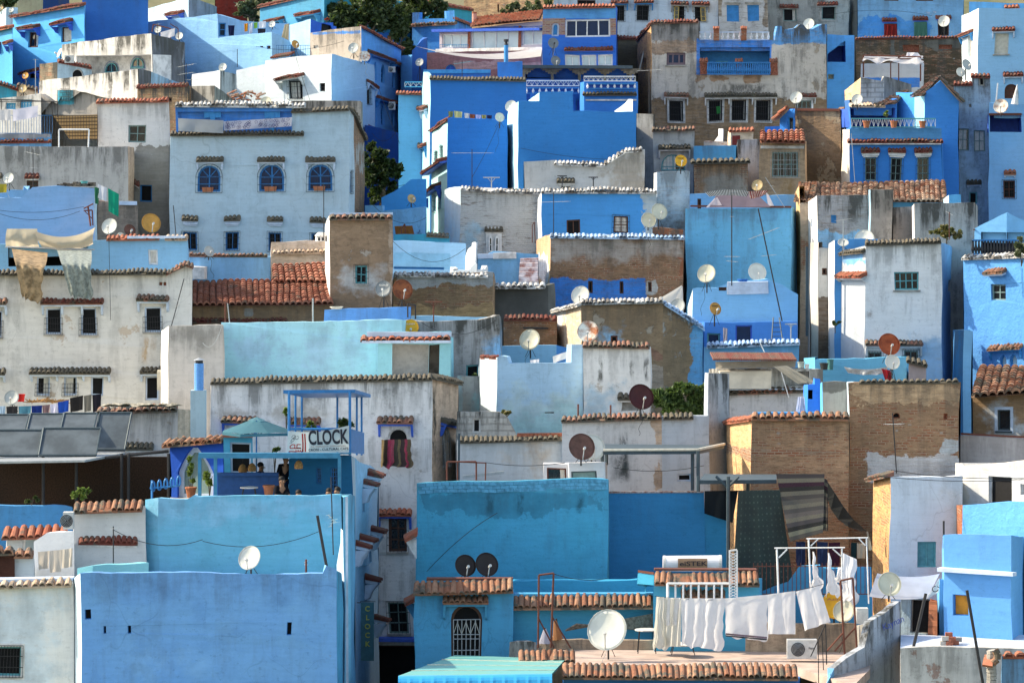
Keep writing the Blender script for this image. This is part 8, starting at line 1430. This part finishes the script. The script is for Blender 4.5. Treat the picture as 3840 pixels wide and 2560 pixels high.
# flat canopies
def flatroof(label,q,mat,posts,base,edge=None):
    root=empty('flat_canopy',q[0],label,'canopy'); mb=MB(); mb.hexa([p-Vector((0,0,.12)) for p in q]+q); mb.build('roof',PM[mat],root)
    if edge: mb=MB(); mb.tube(q[0]+Vector((0,-.02,.03)),q[1]+Vector((0,-.02,.03)),.05,5); mb.tube(q[1]+Vector((0,-.02,.03)),q[2]+Vector((0,0,.03)),.05,5); mb.build('edge',PM[edge],root)
    for x,Y,yt,yb in posts: mb=MB(); mb.tube(W(x,yb,Y),W(x,yt,Y),.06,6); mb.build('post',PM[mat],root)
flatroof('long thin canopy on steel posts right of the brown dish',[W(2262,1690,122.5),W(2620,1688,122.5),W(2716,1668,126),W(2262,1664,126)],'slate',[(2258,122.7,1690,1742),(2274,124,1680,1742),(2597,122.7,1690,1838),(2618,122.4,1690,1838)],0,'beige')
flatroof('dark steel canopy beside the striped blanket',[W(2622,1800,118.4),W(2912,1798,118.4),W(2912,1778,121),W(2640,1776,121)],'slate',[(2731,118.2,1786,2200),(2618,118.5,1786,1842),(2805,120.5,1790,1842)],0)
frame('steel corner brace of the dark canopy',[(2685,1786),(2729,1826),(2770,1786)],118.3,'slate',r=.05)
cloth('dark_sheet','dark grey plastic sheet behind the steel post in the wall notch','sheet',(2642,1840),(2768,1838),(2748,1960),(2642,1925),120.6,cmat((.012,.018,.024)),fold=.02,nf=2)
# water tank
root=empty('water_tank',W(2595,2138,111.8),'white cylindrical solar water tank with a brown label','water tank'); a=W(2486,2112,111.8); b=W(2706,2110,111.8); mb=MB(); mb.tube(a,b,.23,26); mb.build('tank',simple('white_enamel',(.72,.72,.74),.3,scale=1),root,smooth=False)
for p,q_ in ((a,a+Vector((.08,0,0))),(b-Vector((.08,0,0)),b)): mb=MB(); mb.tube(p,q_,.24,26); mb.build('end_cap',PM['plastic'],root)
mb=MB(); K=6; xa,xb=W(2541,0,111.8).x,W(2651,0,111.8).x
for k in range(K): t0=math.radians(150+k*10); t1=math.radians(160+k*10); p=lambda x,t: Vector((x,a.y+math.cos(t)*.235,a.z-.01+math.sin(t-math.pi)*-.235)); mb.quad(Vector((xa,a.y+math.cos(t0)*.236,a.z-math.sin(t0-math.pi/2-.5)*0+(K/2-k)*.058)),Vector((xb,a.y+math.cos(t0)*.236,a.z+(K/2-k)*.058)),Vector((xb,a.y+math.cos(t1)*.236,a.z+(K/2-k-1)*.058)),Vector((xa,a.y+math.cos(t1)*.236,a.z+(K/2-k-1)*.058)))
mb.build('label',simple('brown_label',(.36,.22,.13),.6),root); text('eiSTEK',W(2600,2113,111.5),(1,0,.02),(0,0,1),.19,TXT['dark'],root,width=.82,bold=.003)
for x in (2500,2696): mb=MB(); mb.tube(W(x,2140,111.8),W(x,2112,111.8),.03,5); mb.build('support',PM['galv'],root)
# white lattice and white rail on the tank block
root=empty('lattice_panel',W(2748,2240,109.2),'tall white perforated lattice panel beside the water tank','lattice'); mb=MB()
for x in (2736,2764): mb.tube(W(x,2240,109.2),W(x,2062,109.2),.03,4)
mb.tube(W(2736,2064,109.2),W(2764,2060,109.2),.03,4); mb.build('frame',PM['whitem'],root); mb=MB()
for k in range(15): y=2072+k*11; mb.tube(W(2738,y,109.2),W(2762,y+10,109.2),.014,4); mb.tube(W(2762,y,109.2),W(2738,y+10,109.2),.014,4)
mb.build('lattice',PM['whitem'],root)
root=empty('railing',W(2504,2240,109.3),'white slatted railing in front of the small tile hood','railing'); mb=MB(); mb.tube(W(2502,2186,109.3),W(2740,2186,109.3),.04,5); mb.build('rail',PM['whitem'],root)
for k in range(8): mb=MB(); x=2504+k*29; mb.tube(W(x,2242,109.3),W(x,2186,109.3),.03 if k else .045,5); mb.build('bar',PM['whitem'],root)
def barrail(label,x0,x1,yt,yb,Y,n,mat='iron',spike=False,r=.012):
    root=empty('railing',W(x0,yb,Y),label,'railing'); mb=MB(); A,B=W(x0,yt,Y),W(x1,yt,Y); mb.tube(A,B,r*1.4,4); mb.tube(W(x0,yb,Y),W(x1,yb,Y),r*1.4,4); mb.build('rail',PM[mat],root); mb=MB()
    for k in range(n+1): x=x0+(x1-x0)*k/n; mb.tube(W(x,yb,Y),W(x,yt-(12 if spike else 0),Y),r,4)
    mb.build('bars',PM[mat],root)
barrail('dark red spiked railing below the dark green carpet',2826,3260,2122,2226,112.2,27,'rust',True,.014); barrail('blue balcony railing on the left edge terrace',-20,196,433,500,171.4,22,'bluem'); barrail('dark railing over the orange slatted awning',198,366,434,524,169.6,16,'iron'); barrail('blue railing above the red tile patch of the upper left terrace',1036,1164,171,208,201,14,'bluem'); barrail('thin railing on the verandah at the left of the big windows',1650,1756,168,178,203.6,12,'cyanp')
mb=MB(); A,B=W(1016,218,200),W(1080,208,200)
for k in range(9): p=A.lerp(B,k/8); mb.tube(p,p+Vector((.3,.5,.18)),.07,5)
mb.build('tile_patch',T['maroon'],loc=A,top=('red ridged tile patch left of the blue railing','tiles'))
# teal sheet roof
TS=simple('teal_painted_sheet',(.10,.33,.34),.45,scale=.8,var=.3,spec=.4,alt=(.14,.36,.32)); CS=simple('cyan_rolled_sheet',(.02,.30,.58),.3,scale=1,spec=.6)
root=empty('sheet_roof',W(1700,2540,106),'teal corrugated sheet roof with a bright rolled cyan edge at the bottom','sheet roof'); A,B,C_,D_=W(1494,2532,103.6),W(2070,2524,103.6),W(2120,2470,107.5),W(1706,2454,109.5); mb=MB(); mb.quad(A,B,C_,D_); mb.quad(A-Vector((0,0,.05)),D_-Vector((0,0,.05)),C_-Vector((0,0,.05)),B-Vector((0,0,.05))); mb.build('sheet',TS,root)
mb=MB()
for v in (.22,.5,.76): mb.tube(A.lerp(D_,v)+Vector((0,0,.012)),B.lerp(C_,v)+Vector((0,0,.012)),.014,4)
mb.build('seam',PM['beige'],root); mb=MB(); n_=52
for k in range(n_):
    for s_ in range(5):
        u0,u1=k/n_,(k+1)/n_; t0,t1=math.pi/2*s_/5,math.pi/2*(s_+1)/5; ro=.30
        def rp(u,t): base=A.lerp(B,u); bump=.03*(1 if (u*n_/4) % 1 < .18 else 0); return base+Vector((0,-math.sin(t)*(ro+bump),-(1-math.cos(t))*(ro+bump)))
        mb.quad(rp(u0,t0),rp(u1,t0),rp(u1,t1),rp(u0,t1))
mb.build('rolled_edge',CS,root,smooth=False); 
mb=MB(); tb=Fac((W(1944,0,107.5).x,107.5),(W(2170,0,107.5).x,107.5)); tiles(mb,tb,0,tb.L-.1,W(0,2448,107.5).z,W(0,2446,107.5).z,.34,.22,.1,.16); mb.build('tile_ledge',T['terra'],loc=W(1944,2448,107.5),top=('short sloping row of clay tiles left of the giant dish','tiles'))
# CLOCK vertical sign
root=empty('hanging_sign',W(1376,2475,117),'vertical teal CLOCK sign hanging in the dark alley','sign'); a=W(1353,2476,117); b=W(1402,2258,117); mb=MB(); mb.box((a.x,117,a.z),(b.x,117.12,b.z)); mb.build('board',simple('dark_teal_board',(.03,.13,.17),.6),root)
for k,ch in enumerate('CLOCK'): text(ch,W(1378,2282+k*33,116.98),(1,0,0),(0,0,1),.22,TXT['green'],root,bold=.006)
mb=MB(); mb.tube(W(1350,2254,117.05),W(1408,2254,117.05),.012,4); mb.tube(W(1353,2258,117.05),W(1340,2258,118),.02,4); mb.build('bracket',PM['iron'],root)
# vertical street furniture of the alley right side
for (x,y,l) in ((1556,1998,'clay tile hood sticking out at the left edge of the large cyan wall'),(1552,2238,'clay tile hood sticking out left of the arched barred window')):
    fh=Fac((W(1562,0,114).x-.001,115.6),(W(1562,0,114).x,114.6)); fh.n=Vector((-1,0)); mb=MB(); z=W(0,y,114.8).z; tiles(mb,fh,0,1.0,z,z-.0,.42,.22,0,.2); o=mb.build('tile_hood',T['red'],loc=W(1556,y,115),top=(l,'tile hood','tile hoods over the alley')); q=MB(); xx=W(1562,0,115).x; q.hexa([Vector((xx,115,z-.8)),Vector((xx-.02,115,z-.8)),Vector((xx-.02,115.1,z-.8)),Vector((xx,115.1,z-.8)),Vector((xx,115,z-.2)),Vector((xx-.34,115,z-.26)),Vector((xx-.34,115.1,z-.26)),Vector((xx,115.1,z-.2))]); q.build('bracket',PM['whitep' if y < 2100 else 'cyanp'],o)
# ladder, crates of bricks, tubs, misc roof objects
root=empty('ladder',W(2905,1272,150.9),'thin blue ladder leaning on the light blue house','ladder')
for a,b in (((2894,1273),(2900,1190)),((2934,1272),(2922,1190))): mb=MB(); mb.tube(W(*a,150.9),W(*b,151.6),.025,5); mb.build('side_rail',PM['slate'],root)
for k in range(4): mb=MB(); y=1210+k*17; mb.tube(W(2898-k*.8,y,151.2),W(2925+k*2.2,y,151.2),.018,4); mb.build('rung',PM['slate'],root)
root=empty('brick_pile',W(3560,2418,108),'small pile of loose bricks and blocks below the orange window','brick pile')
pr=random.Random(4)
for k,(x,y) in enumerate(((3540,2418),(3562,2418),(3584,2418),(3546,2400),(3572,2402),(3560,2386),(3595,2404))):
    mb=MB(); c=W(x,y,108+pr.uniform(-.2,.2)); mb.box((c.x-.11,c.y-.06,c.z),(c.x+.09,c.y+.1,c.z+.12)); mb.build('brick',PM['brickp'] if k % 3 else PM['cement'],root)
def tub(label,px,py,r,hpx,Y,c,cat='tub',name='tub',g_='tubs and buckets on the roofs'):
    a=W(px,py,Y); mb=MB(); R=r/F*Y; hh=hpx/F*Y; mb.tube(a,a+Vector((0,0,hh)),R*.82,12,R,caps=False); mb.tube(a,a+Vector((0,0,.02)),R*.8,12); mb.path([a+Vector((math.cos(t)*R,math.sin(t)*R,hh)) for t in [2*math.pi*k/14 for k in range(15)]],.02,4)
    return mb.build(name,simple('plastic_'+str(px),c,.45),loc=a,top=(label,cat,g_))
tub('bright red plastic tub by the grey-white dish',76,1505,18,26,139.4,(.6,.01,.01)); tub('dark grey bucket on the blue ledge',3090,1386,16,24,137.4,(.03,.035,.035)); tub('pale see-through tub at the left end of the blue ledge',3004,1384,13,26,137.2,(.30,.36,.34)); tub('small white bucket on the blue ledge',3026,1384,8,18,137.2,(.6,.6,.6)); tub('teal plastic crate on the blue ledge',3114,1386,12,38,137.8,(.06,.20,.20)); tub('blue tub on the sky blue roof',2785,1056,20,8,152.6,(.01,.14,.5)); tub('turquoise tub among the junk on the periwinkle roof',316,688,14,8,153.8,(.08,.34,.36)); tub('pale basin lying on the cobalt roof wall',1262,1158,24,7,144,(.55,.54,.48))
mb=MB(); a,b=W(214,690,154.2),W(352,692,154.2); pr=random.Random(8)
for k in range(16): x=a.x+(b.x-a.x)*k/16; mb.box((x,154+pr.uniform(0,.6),a.z-.1),(x+pr.uniform(.08,.3),154.8,a.z+pr.uniform(-.02,.09)))
mb.build('scrap_pile',simple('scrap',(.16,.13,.10),.9,scale=9,var=.7),loc=a,top=('pile of flat scrap boards on the periwinkle roof','scrap'),)
mb=MB(); pr=random.Random(12)
for k in range(34): x,y=850+pr.uniform(0,120),352+pr.uniform(0,22) ; a=W(x,y,186+pr.uniform(0,1)); mb.tube(a,a+Vector((pr.uniform(-.4,.5),0,pr.uniform(-.1,.2))),.05,5)
mb.build('rubbish_heap',simple('rusty_rubbish',(.30,.08,.03),.9,scale=6,var=.7,alt=(.4,.36,.3)),loc=W(850,370,186),top=('heap of rusty rubbish on the roof left of the white cube house','rubbish'))
mb=MB(); pr=random.Random(13)
for k in range(60): x=110+pr.uniform(0,110); a=W(x,1508-pr.uniform(0,10)*(1-abs(x-160)/70),139+pr.uniform(0,.8)); mb.tube(a,a+Vector((pr.uniform(-.4,.6),pr.uniform(-.2,.2),pr.uniform(-.05,.12))),.02,4)
mb.build('bamboo_heap',WK,loc=W(110,1508,139),top=('heap of cane and straw behind the coloured washing','cane heap'))
mb=MB(); f=Fac((W(350,0,127).x,127),(W(695,0,127).x,126.8)); pr=random.Random(3)
h=H('white_house','low whitewashed wall with a rag-strewn broken tile edge above the solar panels',[(350,1542,128),(662,1536,127.8),(716,1540,129)],4,D((.54,.50,.47),v=.06,grime=.25,ua=.2,under=(.4,.32,.26),bump=.8),smat={1: D('cream')},back=0); h.coping(0,360,1534,662,1528,'dark',.3,pitch=.22); h.hood(0,470,574,1664,'moss','whitep',.2,0); h.build()
for k in range(18): u=pr.uniform(.2,f.L-.4); z=W(0,1530,127).z; mb.add([f.pt(u,z+.05,.1),f.pt(u+.35,z+pr.uniform(.02,.18),.2),f.pt(u+.5,z+.1,-.2),f.pt(u+.1,z+pr.uniform(.1,.2),-.2)],[(0,1,2,3)])
mb.build('rag_heap',simple('rags',(.40,.36,.28),.95,scale=6,var=.6),loc=W(420,1530,127),top=('rags spread over the broken tile edge by the blue chimney','rags'))
mb=MB(); a=W(3700,2560,102.4); 
for k in range(9): z=2560-k*14; mb.tube(W(3718+2*math.sin(k),z,102.4),W(3718,z-12,102.4),.14,9,.135)
root=empty('clay_pipe_pier',a,'stub of clay tiles and curved ridge tile on the scratched parapet','tile stub'); mb.build('pier',PM['cement'],root); mb=MB(); q=[W(3684,2490,102.2),W(3722,2496,102.0),W(3724,2454,102.4),W(3692,2452,102.6)]; mb.hexa([p-Vector((0,-.1,.06)) for p in q]+q); mb.build('flat_tile',T['red'],root); mb=MB(); mb.path([W(3722,2485,102.2),W(3740,2470,102.2),W(3740,2450,102.2),W(3732,2436,102.2)],.1,10); mb.build('ridge_tile',T['terra'],root)
text('Kaynan',W(3350,2335,108.8),(.62,.78,.62),(-.05,0,1),.28,TXT['blue'],None,thick=.001).name='graffiti'
o=bpy.data.objects['graffiti']; tag(o,'blue scrawled word on the white side wall of the laundry terrace','graffiti')
mb=MB(); a=W(2150,2394,112); 
for k in range(22): mb.tube(W(2120+k*2,2362-k*1.1,111.8),W(2455,2300+k*3,112.4),.03,5)
mb.build('cane_roof',simple('grey_cane',(.20,.17,.14),.95,scale=12,var=.5),loc=W(2120,2362,112),top=('weathered grey cane roof right of the giant white dish','cane roof'))
root=empty('closed_parasol',W(2044,2412,110.6),'closed striped parasol between the rusty laundry posts','parasol'); mb=MB(); mb.tube(W(2044,2410,110.6),W(2044,2356,110.6),.2,10,.04); mb.build('canopy',stripes_mat('parasol_stripes',[(.6,.6,.66),(.3,.3,.4)],8,'X') if False else cmat((.52,.52,.6)),root); mb=MB(); mb.tube(W(2044,2412,110.6),W(2044,2352,110.6),.02,5); mb.build('pole',PM['iron'],root)
root=empty('closed_parasol',W(2092,2400,110.8),'closed orange parasol right of the rusty laundry frame','parasol'); mb=MB(); mb.tube(W(2092,2396,110.8),W(2082,2326,110.8),.16,10,.05); mb.build('canopy',cmat((.46,.24,.12)),root); mb=MB(); mb.tube(W(2092,2400,110.8),W(2086,2318,110.8),.03,5); mb.build('pole',PM['iron'],root)
# small things on the right
mb=MB(); a=W(3812,350,190); mb.tube(W(3805,392,181),W(3815,318,181),.18,12,.02); mb.build('closed_parasol',PM['whitep'],loc=W(3805,392,181),top=('white cone-shaped parasol behind the large rust-footed dish','closed parasol'))
cable('pale pole beside the white cone-shaped parasol',(3736,380),(3742,312),180.5,0,'whitem',.04); mb=MB(); q=[W(2290,470,181),W(2590,455,181)]
cloth('flag_cloth','small green cloth in the second lower window of the peeling house','cloth',(2686,400),(2700,398),(2702,424),(2688,428),199.4,cmat((.03,.25,.07)),fold=.04,nf=1,nx=8,ny=4)
cloth('straw_mat','rolled straw mat leaning on the pale blue pillar','straw mat',(1068,92),(1084,90),(1082,152),(1056,140),203.6,cmat((.46,.36,.22)),fold=.03,nf=2,nx=10,ny=5)
cloth('cloth','rust-brown cloth bundled on the wall below the bright blue gable','cloth',(1479,848),(1546,846),(1552,878),(1482,880),165.5,cmat((.30,.11,.03)),fold=.06,nf=2); frame('rusty angled rail by the rust-brown cloth',[(1506,900),(1506,856),(1518,840),(1522,902)],164.5,'rust',r=.03)
cloth('yellow_cloth','mustard cloth hanging at the left edge below the white dish','cloth',(-10,690),(25,690),(25,722),(-10,724),153.8,cmat((.34,.28,.04)),fold=.02,nf=1,nx=8,ny=4)
root=empty('utility_bracket',W(342,850,151.5),'rusty forked cable bracket on the periwinkle house','bracket'); mb=MB(); mb.tube(W(340,848,152.5),W(330,772,152.5),.04,5); mb.build('post',PM['rust'],root); mb=MB(); mb.tube(W(314,782,152.5),W(350,764,152.5),.03,5); mb.tube(W(314,790,152.5),W(346,788,152.5),.03,5); mb.tube(W(346,788,152.5),W(348,846,152.5),.03,5); mb.tube(W(316,790,152.5),W(346,820,152.5),.02,4); mb.build('arms',PM['rust'],root)
